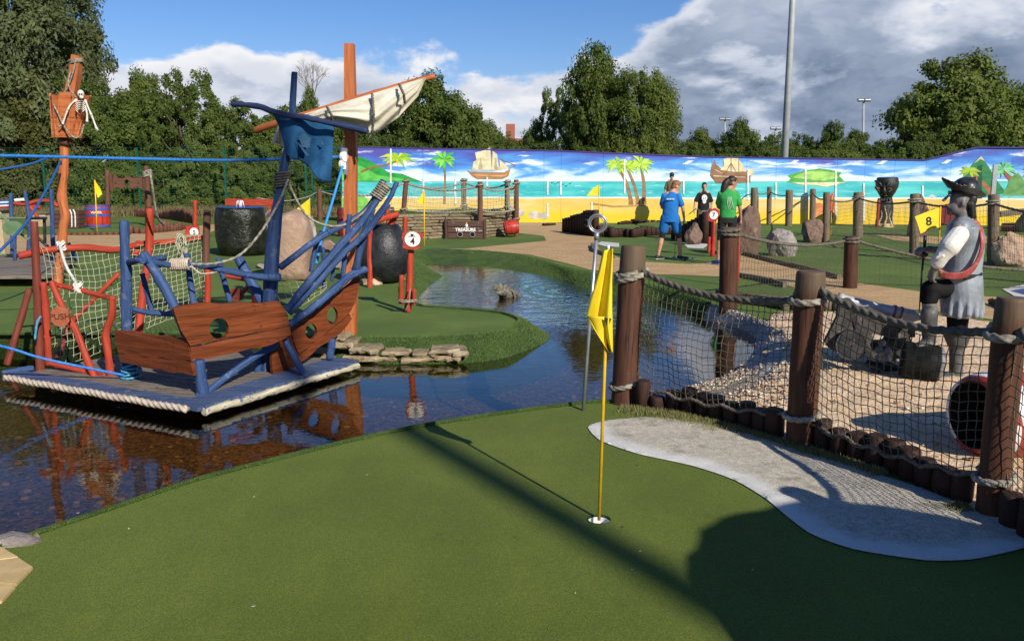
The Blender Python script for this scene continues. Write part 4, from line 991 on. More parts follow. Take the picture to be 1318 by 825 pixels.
# orange mast, yard and sail
om = thing('main_mast', 'tall square orange-brown mast with a furled canvas sail behind the ship', 'mast', G(451, 430))
YM = G(451, 430).y
mb = MB(); mb.tube([W(450, 57, YM), W(451, 130, YM), W(452, 200, YM), W(451, 260, YM), W(452, 330, YM), W(450, 432, YM)], [S(YM) * x for x in (8, 9.5, 10, 11, 11.5, 12.5)], 4, True, smooth=False, wob=0.10, up=Vector((1, 1, 0)))
mb.build('mast_pole', M['orange'], om)
YS = YM - 0.28
LG([(328, 168, YS + .05), (365, 156, YS), (400, 146, YS), (470, 124, YS), (520, 109, YS), (560, 98, YS)], [4.6, 4.2, 3.6], 'orange', parent=om, name='yard')
def sailfn(u, v):
    x0 = 388 + (547 - 388) * u; y0 = 148 + (100 - 148) * u
    bx = np.interp(u, [0, .25, .45, .58, .75, .9, 1], [402, 430, 458, 484, 512, 538, 548]); by = np.interp(u, [0, .12, .25, .45, .53, .60, .75, .9, 1], [158, 161, 158, 167, 174, 170, 152, 124, 101])
    x = x0 + (bx - x0) * v; y = y0 + (by - y0) * v
    return W(x, y, YS - 0.05 - 0.14 * math.sin(PI * v) * math.sin(PI * min(1, u * 1.02)) - 0.035 * math.sin(v * 19 + u * 7 + 1.5 * math.sin(u * 9)) * (0.25 + v) * (1 - u * .6))
cloth('sail', M['sail'], om, sailfn, 60, 30, 0.01)
def bunch(u, v):
    x = 358 + 7 * u + (u - .35) * 26 * v; y = 160 + 27 * v - 3 * math.sin(u * 9) * v
    return W(x, y, YS - 0.07 - 0.05 * math.sin(u * 14))
cloth('sail_end', M['sail'], om, bunch, 24, 8, 0.01)
for (x0, y0, x1, y1) in ((421, 138, 428, 158), (479, 121, 479, 172), (514, 109, 521, 133)):
    mb = MB(); mb.rope([W(x0, y0, YS - 0.14), W((x0 + x1) / 2 + 2, (y0 + y1) / 2, YS - 0.26), W(x1, y1, YS - 0.18)], 0.014, n=8); mb.build('sail_tie', M['rope_dark'], om)
part('pulley', M['white_plastic'], om, lambda m: (m.disc(W(441, 202, YM - .16), (1, -.5, 0), .05, .03, 16), m.disc(W(440, 212, YM - .16), (1, -.5, 0), .05, .03, 16)))
part('pulley_plate', M['steel'], om, lambda m: m.box(W(444.5, 208, YM - .13), (0.05, 0.04, 0.26)))
# navy upper mast yard and flag
LG([(298, 134, 7.0), (316, 135, 6.98), (335, 138, 6.95), (352, 144, 6.92), (371, 149, 6.9), (395, 152, 6.9), (418, 157, 6.88), (440, 162, 6.86), (473, 169, 6.85)], [3.6, 4.2, 4.6, 4.6, 4, 5], 'navy', name='yard', n=12)
def bflag(u, v):
    tx = np.interp(u, [0, .5, 1], [347, 390, 430]); ty = np.interp(u, [0, .5, 1], [141, 152, 164])
    bx = np.interp(u, [0, .25, .45, .6, .75, .8, 1], [360, 374, 384, 391, 403, 409, 426]); by = np.interp(u, [0, .15, .3, .45, .6, .7, .8, .9, 1], [163, 200, 205, 206, 210, 216, 231, 234, 236])
    x = tx + (bx - tx) * v; y = ty + (by - ty) * v
    return WS(x, y, 6.98 + 0.05 * math.sin(u * 11 + v * 2) * (0.3 + v) )
bf = cloth('ship_flag', M['blueflag'], None, bflag, 40, 24, 0.004, label='faded blue cloth flag hanging from the navy yard of the ship', cat='flag')
for q in ([(384, 176), (391, 172), (400, 178), (398, 190), (389, 190)], [(380, 180), (386, 186), (398, 200), (394, 201)], [(412, 178), (417, 186), (414, 187)]):
    mb = MB(); mb.prism([[WS(x, y, 6.915) for x, y in q]], (0, .003, 0)); mb.build('print_patch', mat('faded_print', (0.02, 0.075, 0.15), (0.035, 0.10, 0.18), 30, 0.8), bf)

# lashings and ropes of the ship
def rope_thing(name, label, pts, r, m, step=None, n=8, parent=None, cat='rope', plain=False):
    P = smooth_path(pts, 6); mb = MB(); 
    if plain: mb.tube(P, r, 6)
    else: mb.rope(P, r, n=n, pitch=r * 7, step=step or r * 1.6)
    if parent: return mb.build(name, m, parent)
    return mb.build(name, m, None, label, cat, origin=P[0])
mb = MB()
for k in range(6): mb.wrap(WS(362.5 + k * .25, 241 - k * 3.4, 7.0), S(7) * 7.5, 0.011, 1.0, (0.1, 0), 0.01, n=7)
mb.build('mast_lashing', M['rope_dark'], ship)
mb = MB()
for k in range(9): 
    c = WS(221 + k * 2.7, 341 - k * .12, 6.75); a = [c + Vector((0.0, math.cos(t_) * .045, math.sin(t_) * .045)) for t_ in np.linspace(0, 2 * PI, 14)]
    mb.rope(a, 0.012, n=7)
mb.build('log_lashing', M['rope_light'], ship)
mb = MB()
for k in range(7):
    c = WS(484 + k * 2.0, 254 - k * 2.6, 7.38); ax = (WS(496, 240, 7.4) - WS(478, 268, 7.35)).normalized(); a_, b_, _d = frame(ax); mb.rope([c + a_ * math.cos(t_) * .055 + b_ * math.sin(t_) * .055 for t_ in np.linspace(0, 2 * PI, 14)], 0.011, n=7)
mb.build('log_lashing', M['rope'], ship)
mb = MB()
for k in range(7): mb.wrap(WS(169, 486 - k * 4.4, 6.66), S(6.66) * 9 + (0.004 if k % 2 else 0.012), 0.012, 1.0, (0.25 * math.sin(k * 2), 0.1), 0.02, start=k, n=7)
mb.build('post_lashing', M['rope_cyan'], ship)
rope_thing('rope', None, [WS(371, 231, 6.95), WS(358, 262, 6.9), WS(335, 300, 6.85), (WS(309, 328, 6.8)), WS(278, 339, 6.72), WS(246, 340, 6.7)], 0.013, M['rope'], parent=ship)
rope_thing('rope', None, [WS(369, 230, 7.1), WS(384, 262, 7.15), WS(400, 282, 7.2), WS(425, 291, 7.28), WS(447, 288, 7.35), WS(469, 272, 7.4), WS(490, 246, 7.36)], 0.012, M['rope'], parent=ship)
rope_thing('rope', None, [WS(246, 342, 6.66), WS(258, 352, 6.66), WS(275, 351, 6.7), WS(281, 350, 6.9)], 0.008, M['rope_light'], parent=ship)
rope_thing('rope', None, [WS(77, 316, 7.6), WS(84, 340, 7.3), WS(95, 360, 7.1), WS(102, 370, 6.85)], 0.016, M['rope_white'], parent=ship)
mb = MB()
for c in ((78, 317, 7.66), (100, 371, 6.88)):
    mb = MB()
    for k in range(4): mb.wrap(WS(c[0] + k * .5, c[1] - 2 + k * 1.2, c[2] - .02), 0.022, 0.011, 1, (0.9 * (-1) ** k, .3), 0.01, start=k, n=9)
    mb.build('knot', M['rope_white'], ship)
rope_thing('hanging_rope', None, [WS(53, 407, 6.9), WS(48, 415, 6.88), WS(45, 437, 6.88)], 0.012, M['rope_cyan'], parent=ship)
rope_thing('blue_haul_line', 'taut blue rope stretching from the left edge to the pulley on the orange mast', [W(-160, 198.5, 7.6), W(0, 200.5, 7.8), W(150, 204, 7.95), W(300, 206.5, 8.1), W(437, 202, YM - .16)], 0.016, M['rope_blue'], plain=True)
rope_thing('blue_pulley_line', 'blue rope running down from the mast pulley into the ship', [W(441, 214, YM - .2), W(430, 252, YM - .35), W(416, 300, YM - .6), W(407, 340, YM - .9)], 0.014, mat('bright_blue_rope', (0.03, 0.25, 0.62), None), plain=True)
rope_thing('blue_deck_line', 'blue rope reaching from the left edge to the base of the blue post', [WS(-120, 420, 5.9), WS(0, 445, 6.3), WS(50, 460, 6.43), WS(100, 471, 6.53), WS(160, 483, 6.6)], 0.0125, M['rope_blue'], plain=True)
rope_thing('blue_crowsnest_line', 'sagging blue rope from the left edge up to the crow nest mast', [W(-80, 232, 11), W(0, 218.5, 11.6), W(40, 211, 11.9), W(62, 203.5, 12.2), W(80, 201, 12.3)], 0.018, mat('deep_blue_rope', (0.015, 0.08, 0.26), None), plain=True)
rope_thing('blue_stay_line', 'blue stay rope slanting down from the crow nest mast to the left edge', [W(78, 208, 12.2), W(62, 240, 11.5), W(35, 285, 10.8), W(0, 323, 10.2), W(-40, 360, 9.8)], 0.018, mat('deep_blue_rope_b', (0.015, 0.08, 0.26), None), plain=True)
# ship netting
net(ship, [WS(55, 320, 7.55), WS(109, 318, 7.8), WS(178, 314, 8.15), WS(262, 304, 8.6)], [WS(62, 470, 7.35), WS(110, 455, 7.5), WS(178, 430, 7.9), WS(262, 400, 8.3)], 0.056, 0.0032, M['net_pale'], seed=2, n=4, jitter=0.03)
net(ship, [WS(355, 362, 7.1), WS(385, 364, 7.2), WS(416, 358, 7.3)], [WS(362, 395, 7.0), WS(385, 398, 7.0), WS(420, 372, 7.1)], 0.06, 0.003, M['net_pale'], seed=4, n=4, jitter=0.02)
mb = MB()
for k in range(10): 
    c = WS(232 + rg.uniform(-5, 6), 318 + rg.uniform(-8, 14), 8.45 + rg.uniform(-.1, .1)); mb.rope([c + Vector((.035 * math.cos(t_ + k), 0.02 * math.sin(t_ * 2 + k), .11 * math.sin(t_))) for t_ in np.linspace(0, 6, 14)], .009, n=6)
mb.build('net_tangle', M['net_pale'], ship)
# ================================================================ mural wall
def mural_mat():
    m = bpy.data.materials.new('mural_paint'); m.use_nodes = True; t = NT(m.node_tree)
    co = t.n('ShaderNodeTexCoord').outputs['Object']; sp = t.n('ShaderNodeSeparateXYZ'); t.l(co, sp.inputs[0]); z = sp.outputs[2]
    v = t.mapping(co, scale=(0.22, 0.22, 1.0)); n1 = t.noise(v, 1.9, 6, 0.55, 0.6); n2 = t.noise(t.mapping(co, scale=(0.35, .35, 2.2)), 1.6, 5, 0.6)
    # painted sky: violet-blue at the top edge, white brushed clouds lower down
    hgt = t.m('ADD', z, t.m('MULTIPLY', t.m('SUBTRACT', n1, 0.5), 2.2))
    skyc = t.ramp(t.ss(hgt, 1.42, 3.05), [(0.0, (0.78, 0.88, 0.92)), (0.22, (0.62, 0.80, 0.90)), (0.46, (0.10, 0.36, 0.80)), (0.82, (0.06, 0.17, 0.58)), (1.0, (0.09, 0.08, 0.38))])
    skyc = t.mix(t.ss(n2, 0.56, 0.68), skyc, (0.82, 0.87, 0.92))
    sea = t.mix(t.ss(n2, 0.35, 0.65), (0.03, 0.42, 0.46), (0.10, 0.60, 0.60)); sea = t.mix(t.ss(t.noise(t.mapping(co, scale=(.5, .5, 6)), 2, 4), 0.60, 0.66), sea, (0.30, 0.72, 0.72))
    sandc = t.mix(t.ss(n1, 0.35, 0.65), (0.76, 0.50, 0.10), (0.80, 0.62, 0.28)); sandc = t.mix(t.ss(z, 0.25, 0.75), (0.80, 0.56, 0.02), sandc)
    wob = t.m('MULTIPLY', t.m('SUBTRACT', n1, 0.5), 0.10)
    c = t.mix(t.m('GREATER_THAN', t.m('ADD', z, wob), 0.99), sandc, t.mix(1.0, (1, 1, 1), (0.80, 0.84, 0.80), 'MULTIPLY'))
    c = t.mix(t.m('GREATER_THAN', t.m('ADD', z, wob), 1.05), c, sea)
    c = t.mix(t.m('GREATER_THAN', z, 1.69), c, (0.80, 0.85, 0.86)); c = t.mix(t.m('GREATER_THAN', z, 1.75), c, skyc)
    b = t.n('ShaderNodeBsdfPrincipled'); out = t.n('ShaderNodeOutputMaterial'); t.l(b.outputs[0], out.inputs[0]); t.setin(b.inputs['Base Color'], c)
    b.inputs['Roughness'].default_value = 0.55; return m
M['mural'] = mural_mat()
YWL, YWR = 36.0, 33.0
def YW(px): return float(np.interp(px, [440, 1190, 1318, 1500], [YWL, YWR, 32.2, 31.0]))
def Wt(px): return float(np.interp(px, [440, 720, 900, 1190, 1258, 1500], [189.5, 194.5, 202, 206.5, 190, 191.5]))
wall = thing('mural_wall', 'long board wall painted with a beach, palms, ships and blue sky', 'wall', Vector((0, 34.5, 0)))
xs_ = [440, 503, 545, 586, 627, 700, 722, 776, 827, 880, 915, 960, 998, 1037, 1076, 1112, 1150, 1190, 1222, 1258, 1300, 1360, 1450]
for a, b in zip(xs_, xs_[1:]):
    mb = MB(); A = W(a + 0.12, 240, YW(a)); B = W(b - 0.12, 240, YW(b)); za = W(a, Wt(a), YW(a)).z; zb = W(b, Wt(b), YW(b)).z
    mb.prism([[Vector((A.x, A.y, -.1)), Vector((B.x, B.y, -.1)), Vector((B.x, B.y, zb)), Vector((A.x, A.y, za))]], (0, 0.06, 0)); mb.build('panel', M['mural'], wall)
mb = MB()
for a, b in zip(xs_, xs_[1:]):
    A = W(a, Wt(a), YW(a)); B = W(b, Wt(b), YW(b)); mb.plank(A + Vector((0, .03, .0)), B + Vector((0, .03, .0)), 0.1, 0.05)
mb.build('cap_rail', mat('violet_cap', (0.06, 0.04, 0.22), None), wall)
# flat painted figures on the boards
PC = {}
def pcol(c):
    if c not in PC: PC[c] = mat('mural_colour', tuple(x * 0.62 for x in c), c, 3.5, 0.6, lo=.3, hi=.62, detail=8, stretch=(1, 1, 1.6))
    return PC[c]
_lay = [0]
def paint(name, polys, c, lay=1):
    mb = MB()
    for poly in polys:
        P = [W(x, y, YW(x) - 0.004 - 0.004 * lay) for x, y in poly]
        mb.prism([P], (0, 0.0015, 0))
    return mb.build(name, pcol(c), wall)
def paint_strip(pts, w0, w1):
    """polygon round a polyline with tapering width (pixels)"""
    L = []; R = []; n = len(pts)
    for i, (x, y) in enumerate(pts):
        x2, y2 = pts[min(i + 1, n - 1)]; x1, y1 = pts[max(i - 1, 0)]; dx, dy = x2 - x1, y2 - y1; l = math.hypot(dx, dy) or 1; w_ = w0 + (w1 - w0) * i / (n - 1)
        L.append((x - dy / l * w_, y + dx / l * w_)); R.append((x + dy / l * w_, y - dx / l * w_))
    return L + R[::-1]
def palm(cx, cy, base, R, c1, c2, trunk, seed=0, bend=4, tw=1.6, nf=11, squash=0.62):
    rg = random.Random(seed)
    paint('palm_trunk', [paint_strip([(cx, cy), ((cx + base[0]) / 2 + bend, (cy + base[1]) / 2), (base[0], base[1] - 6), base], tw, tw * 2.0)], trunk, 1)
    A = []; B = []
    for k in range(nf):
        th = 2 * PI * k / nf + rg.uniform(-.2, .2); r = R * rg.uniform(.75, 1.1); ex_, ey_ = cx + math.cos(th) * r, cy + math.sin(th) * r * squash + r * 0.12
        mx_, my_ = cx + math.cos(th) * r * .5, cy + math.sin(th) * r * squash * .5 - r * 0.08
        ey_ = max(ey_, Wt(ex_) + 1.5); my_ = max(my_, Wt(mx_) + 1.5)
        pl = [(cx, cy), (mx_ - math.sin(th) * 2.2, my_ + math.cos(th) * 2.2), (ex_, ey_), (mx_ + math.sin(th) * 2.2, my_ - math.cos(th) * 2.2)]
        (A if k % 2 else B).append(pl)
    paint('palm_fronds', A, c1, 2); paint('palm_fronds', B, c2, 3)
# green hills on the left
paint('painted_hill', [[(440, 205), (455, 200), (470, 204), (485, 212), (500, 222), (518, 224), (530, 229), (543, 234), (440, 234)]], (0.03, 0.36, 0.06), 1)
paint('painted_hill', [[(440, 216), (460, 212), (474, 219), (487, 226), (510, 229), (530, 233), (440, 233)]], (0.13, 0.58, 0.10), 2)
paint('painted_hill', [[(440, 256), (468, 252), (478, 262), (482, 275), (478, 281), (440, 281)]], (0.20, 0.62, 0.10), 1)
paint('palm_trunk', [paint_strip([(464, 222), (480, 215), (495, 213), (510, 208)], 1.6, 1.0)], (0.30, 0.16, 0.05), 3)
palm(511, 204, (510, 208), 23, (0.70, 0.72, 0.02), (0.30, 0.62, 0.04), (0.3, 0.2, 0.08), 2, 0, 1.0, 13, 0.5)
palm(572, 206, (572, 263), 19, (0.06, 0.58, 0.05), (0.28, 0.72, 0.10), (0.34, 0.20, 0.11), 4, 1, 1.0, 13, 0.75)
palm(795, 212, (812, 264), 20, (0.42, 0.74, 0.05), (0.58, 0.82, 0.10), (0.36, 0.20, 0.10), 5, 4, 1.6, 12)
palm(806, 213, (821, 264), 18, (0.34, 0.66, 0.05), (0.50, 0.78, 0.08), (0.38, 0.22, 0.11), 6, 3, 1.5, 11)
palm(825, 211, (829, 263), 22, (0.40, 0.72, 0.05), (0.60, 0.84, 0.12), (0.36, 0.20, 0.10), 7, 2, 1.6, 12)
palm(1248, 221, (1275, 252), 15, (0.32, 0.62, 0.10), (0.45, 0.60, 0.05), (0.42, 0.16, 0.08), 8, 4, 2.0, 9)
palm(1291, 218, (1306, 262), 20, (0.15, 0.60, 0.28), (0.28, 0.70, 0.38), (0.34, 0.12, 0.07), 9, 9, 2.6, 12)
palm(1330, 222, (1312, 264), 18, (0.15, 0.60, 0.28), (0.28, 0.70, 0.38), (0.42, 0.16, 0.09), 10, -6, 2.6, 12)
# right-hand mountain
paint('painted_mountain', [[(1228, 252), (1243, 222), (1255, 208), (1263, 201), (1272, 214), (1285, 235), (1300, 255), (1228, 256)]], (0.04, 0.24, 0.09), 0.5)
paint('painted_mountain', [[(1253, 211), (1263, 201), (1268, 208), (1262, 205)]], (0.65, 0.60, 0.40), 1.5)
paint('painted_mountain', [[(1290, 252), (1302, 228), (1310, 222), (1325, 240), (1345, 252)]], (0.16, 0.36, 0.12), 1)
paint('painted_door_panel', [[(1258.5, 214), (1264, 213), (1264, 256), (1258.5, 256)]], (0.02, 0.10, 0.05), 2)
# small ship with cream sails
def ship_paint(cx, cy, s, hull, sail, flip=1):
    q = lambda pts: [(cx + flip * x * s, cy + y * s) for x, y in pts]
    paint('painted_hull', [q([(-29, -3), (-24, -1), (20, 0), (29, -5), (26, 5), (18, 9), (-15, 9), (-22, 5)])], hull, 2)
    paint('painted_hull_line', [q([(-24, 3), (20, 4), (23, 2), (24, 3.2), (20, 5.5), (-22, 4.2)])], tuple(min(.8, c * 1.9) for c in hull), 3)
    paint('painted_sails', [q([(-22, -3), (-20, -14), (-16, -16), (-18, -26), (-5, -29), (2, -33), (4, -3)]), q([(4, -3), (5, -28), (11, -24), (14, -3)]), q([(15, -3), (14, -17), (26, -6)])], sail, 3)
    paint('sail_shade', [q([(-14, -4), (-10, -20), (-8, -4)]), q([(7, -4), (9, -20), (12, -4)])], tuple(c * .62 for c in sail), 4)
    paint('painted_rigging', [paint_strip(q([(14, -18), (36, -9)]), .35, .3), paint_strip(q([(26, -5), (36, -9)]), .5, .3)], hull, 4)
ship_paint(629, 222, 0.98, (0.42, 0.22, 0.10), (0.80, 0.70, 0.45))
paint('painted_hull', [[(914, 226), (916, 214), (920, 206), (922, 212), (930, 219), (940, 222), (966, 221), (966, 235), (948, 236), (922, 236)]], (0.33, 0.17, 0.09), 2)
paint('painted_sails', [[(927, 219), (932, 213), (931, 205), (936, 203.6), (950, 204), (956, 213), (960, 221), (945, 221.5)], [(962, 219), (966, 217), (971, 220), (968, 227), (963, 226)]], (0.86, 0.72, 0.42), 3)
paint('painted_rigging', [paint_strip([(941, 204.2), (941, 221)], .5, .6), paint_strip([(951, 205), (951, 221)], .4, .5), paint_strip([(941, 210), (935, 221)], .4, .4), paint_strip([(941, 210), (947, 221)], .4, .4)], (0.30, 0.14, 0.06), 4)
paint('painted_hull_line', [[(918, 226), (960, 228), (960, 229), (918, 227.5)], [(920, 218), (930, 223), (930, 224), (920, 219.5)]], (0.66, 0.54, 0.38), 4)
# islands, birds, rocks, crab
paint('painted_island', [[(1012, 235), (1018, 230), (1014, 226), (1026, 222), (1040, 219), (1055, 217), (1070, 219), (1083, 222), (1080, 227), (1088, 234)]], (0.10, 0.46, 0.08), 1)
paint('painted_island', [[(1020, 229), (1035, 222), (1055, 219.5), (1075, 223), (1080, 229), (1060, 233), (1040, 231)]], (0.42, 0.74, 0.18), 2)
paint('painted_shore', [[(1018, 235), (1090, 234.5), (1075, 238), (1063, 241), (1050, 238.5), (1032, 238)]], (0.86, 0.78, 0.48), 2)
for x, y in ((885, 210), (1021, 209.5), (1135, 210), (1218, 209)): paint('painted_bird', [[(x - 7, y + 2), (x - 2, y - 1), (x + 1, y - 3), (x + 8, y - 3), (x + 3, y), (x, y + 2)]], (0.88, 0.88, 0.88), 3)
for i, (x, y) in enumerate(((711, 235), (715, 236.5), (719, 234.5), (725, 237), (729, 239), (734, 236))): paint('painted_bird', [paint_strip([(x - 1.6, y), (x, y + 1), (x + 1.6, y - .6)], .35, .35)], (0.03, 0.06, 0.10), 3)
for x, y, r in ((669, 274, 6), (688, 277, 7), (700, 278, 6), (663, 270, 6)):
    paint('painted_rock', [[(x + r * 1.2 * math.cos(a), y + r * .8 * math.sin(a)) for a in np.linspace(0, 2 * PI, 10)[:-1]]], (0.62, 0.58, 0.48), 1)
paint('painted_crab', [[(1047 + 6 + 11 * math.cos(a), 270 + 9 * math.sin(a)) for a in np.linspace(0, 2 * PI, 14)[:-1]]], (0.78, 0.30, 0.10), 2)
paint('painted_crab', [[(1066, 255), (1072, 248), (1074, 258), (1072, 282), (1066, 272)]], (0.62, 0.05, 0.05), 3)
paint('painted_fish', [[(1200 - 6, 253), (1200, 250.6), (1206, 253), (1200, 255.5)]], (0.75, 0.78, 0.80), 2)
for x, y0, y1 in ((503, 190, 236), (545, 230, 262), (586, 230, 264), (627, 228, 240), (705, 232, 251), (705, 262, 279), (722, 232, 251), (762, 261, 276), (804, 205, 250), (880, 233, 250), (999, 235, 256), (1037, 218, 282), (1076, 220, 282), (1112, 236, 284), (1188, 239, 256), (963, 222, 258)):
    y0 = max(y0, Wt(x) + 1); paint('white_batten', [[(x - 1.1, y0), (x + 1.1, y0), (x + 1.1, y1), (x - 1.1, y1)]], (0.84, 0.85, 0.84), 5)
paint('driftwood', [paint_strip([(760, 262), (790, 266), (830, 265)], 1.3, .5)], (0.45, 0.27, 0.10), 2)
part('post', M['steel'], wall, lambda m: m.box(W(1279, 238, 31.9), (0.16, 0.08, 1.5)))

# ================================================================ ledge-stone island with treasure chest
isl = thing('stone_island', 'round ledge-stone planter wall with a turf top, posts and netting', 'stone wall', G(600, 307))
front = [(505, 310), (515, 309), (540, 308), (570, 307), (600, 307), (630, 305.5), (650, 303), (664, 299)]
topf = [(505, 277), (520, 277), (545, 278.5), (570, 278.5), (600, 277.5), (630, 274), (650, 270), (664, 266)]
FB = [G(x, y) for x, y in front]; FB = smooth_path(FB, 4); HT = [W(x, y, G(*f).y).z for (x, y), f in zip(topf, front)]
H_ = float(np.mean(HT[1:]))
rg = random.Random(21); rows = 9; lengths = resample(FB, 0.02); base_mesh = []
for k in range(5):
    mb = MB(); mb.box((0, 0, 0), (1, 1, 1), bevel=0.12)
    mb.v = [(x + .05 * noise.noise(Vector((x, y, z)) * 3 + Vector((k, 0, 0))), y + .22 * noise.noise(Vector((x * 2, z, k))), z + .1 * noise.noise(Vector((z, x, k * 3)))) for x, y, z in mb.v]
    me_o = mb.build('stone', M['sandstone'], None); base_mesh.append(me_o.data); bpy.data.objects.remove(me_o)
def stone_course(root, P, z0, z1, rows, lmin, lmax, depth, seed, inward):
    rg = random.Random(seed); tot = len(P)
    step = sum((b - a).length for a, b in zip(P, P[1:])) / (tot - 1)
    for r in range(rows):
        h = (z1 - z0) / rows; i = rg.randint(0, 12); 
        while i < tot - 4:
            L = rg.uniform(lmin, lmax); k = max(2, int(L / step)); j = min(i + k, tot - 1); c = (P[i] + P[j]) / 2; d = P[j] - P[i]
            o = bpy.data.objects.new('stone', rg.choice(base_mesh)); COL.objects.link(o); o.parent = root
            hh = h * rg.choice((1, 1, 1, 1.0)); o.location = Vector((c.x, c.y, z0 + (r + .5) * h)) + inward * 0 + Vector((rg.uniform(-.01, .01), rg.uniform(-.03, .03), 0)) - root.location
            o.rotation_euler = (0, rg.uniform(-.02, .02), math.atan2(d.y, d.x)); o.scale = (max(d.length - 0.012, .05), depth * rg.uniform(.8, 1.15), hh - 0.012)
            i = j
stone_course(isl, lengths, 0.0, H_, 8, 0.3, 0.85, 0.16, 4, Vector((0, 0, 0)))
core = [p + Vector((0, 0.14, 0)) for p in smooth_path([G(x, y) for x, y in front], 3)]
back = [W(664, 262, 26.5), W(640, 262, 28.2), W(590, 262, 28.8), W(540, 262, 28.4), W(505, 266, 27)]
loop = [Vector((p.x, p.y, 0)) for p in core + back]
part('fill', M['gravelbed'], isl, lambda m: m.prism([loop], (0, 0, H_ - 0.03)))
topl = [Vector((p.x, p.y, H_ - 0.02)) for p in loop]
part('turf_top', M['turf_far'], isl, lambda m: m.prism([topl], (0, 0, 0.03)))
def brick_row(root, P, size, z, seed, m=None, name='brick', alongz=0):
    """bricks laid end to end along a path"""
    rg = random.Random(seed); Q = resample(P, size[0]); mb = MB(); mb.box((0, 0, 0), (size[0] - 0.012, size[1], size[2]), bevel=0.008)
    o0 = mb.build(name, m or M['brick'], root)
    for i, (a, b) in enumerate(zip(Q, Q[1:])):
        o = o0 if i == 0 else link_copy(o0, root)
        c = (a + b) / 2; o.location = Vector((c.x, c.y, z + rg.uniform(-.006, .006))) - root.location; d = b - a; o.rotation_euler = (rg.uniform(-.02, .02), math.atan2(-d.z, d.length) * 0, math.atan2(d.y, d.x) + rg.uniform(-.03, .03))
brick_row(isl, [p + Vector((0, 0.06, 0)) for p in FB], (0.23, 0.2, 0.06), H_ + 0.015, 2)
ipost = [((523, 231), 24.8, 276), ((618, 234.5), 24.4, 284), ((597, 230), 28.0, 262), ((653, 232), 27.0, 265), ((664.5, 232), 25.5, 300)]
tops = []
for i, ((x, y), Yd, yb) in enumerate(ipost):
    t = W(x, y, Yd); b = W(x - (4 if i == 0 else 0), yb, Yd); b.z = min(b.z, H_) if i not in (1, 4) else 0.0; tops.append((b, t)); post_log(isl, b, t, S(Yd) * 3.1, M['stocksw'] if i in (0, 1, 4) else M['post_grey'], i, 12)
    mb = MB(); [mb.wrap(b.lerp(t, k_), S(Yd) * 3.1, 0.03, 1.2, (0.1, 0), 0.04, n=7) for k_ in ((0.93, 0.12) if i < 4 else (0.93, 0.3))][0:1]
    mb.build('rope_wrap', M['rope'], isl, kind='stuff')
ord_ = [0, 1, 4, 3, 2, 0]
for a, b in zip(ord_, ord_[1:]):
    ta = tops[a][1] - Vector((0, 0, .12)); tb_ = tops[b][1] - Vector((0, 0, .12)); s1 = sag(ta, tb_, 0.16, 12); 
    ba = Vector((tops[a][0].x, tops[a][0].y, H_ + .1)); bb = Vector((tops[b][0].x, tops[b][0].y, H_ + .1)); s2 = sag(ba, bb, 0.07, 12)
    part('rope', M['rope'], isl, lambda m: m.rope(s1, 0.032, n=7, step=0.05)); part('rope', M['rope'], isl, lambda m: m.rope(s2, 0.03, n=7, step=0.05))
    net(isl, s1, s2, 0.11, 0.0045, M['net_pale'], seed=a, n=3, jitter=0.01)
left_rope = [W(440, 247, 24), W(470, 252, 24.4), W(500, 244, 24.6), W(523, 235, 24.8)]
part('rope', M['rope'], isl, lambda m: m.rope(smooth_path(left_rope, 4), 0.03, n=7, step=.05))
net(isl, smooth_path(left_rope, 4), [W(440, 268, 24), W(470, 272, 24.4), W(500, 270, 24.6), W(521, 268, 24.8)], 0.11, 0.0045, M['net_pale'], seed=8, n=3)
# treasure chest
yc = G(600, 307).y - 0.15
ch = thing('treasure_chest', 'dark plank treasure chest board with two round holes before the stone wall', 'chest', G(600, 308))
for k in range(3):
    mb = MB(); z0 = W(600, 307 - k * 7.7, yc).z; z1 = W(600, 307 - (k + 1) * 7.7, yc).z - 0.012; c = (W(576, 290, yc) + W(623, 290, yc)) / 2
    mb.box((c.x, yc, (z0 + z1) / 2), (S(yc) * 46, 0.16, z1 - z0), bevel=0.01); mb.build('plank', M['chest'], ch)
for x in (574.5, 624): part('upright', M['chest'], ch, lambda m: m.box(W(x, 295, yc - .01), (S(yc) * 3.4, 0.2, S(yc) * 25), bevel=.01))
for x in (592, 608):
    part('hole', M['matblack'], ch, lambda m: m.disc(W(x, 302, yc - .105), (0, 1, 0), S(yc) * 3, .02, 20))  # black disc on the plank, standing in for the shaded hole
    part('hole_ring', mat('dull_ring', (0.30, 0.27, 0.25), None), ch, lambda m: ring(m, W(x, 302, yc - .1), S(yc) * 3.3, .010, (0, 1, 0)))
text('TREASURE', S(yc) * 5.6, W(599, 296, yc - .083), (0, -1, 0), M['white'], ch, bold=0.004)
part('skull_mark', M['white'], ch, lambda m: (m.ball(W(600.5, 290.5, yc - .085), (.04, .012, .045), 12, 8), m.plank(W(596.5, 293.6, yc - .085), W(604, 292.6, yc - .085), .015, .012)))
part('crown_mark', mat('gold_paint', (0.5, 0.32, 0.06), None), ch, lambda m: m.box(W(600.5, 287.5, yc - .085), (.04, .012, .05)))
for x, y in ((583, 287), (616, 287), (583, 294), (616, 294)): part('bolt', M['steel'], ch, lambda m: m.ball(W(x, y, yc - .085), .017, 8, 5))
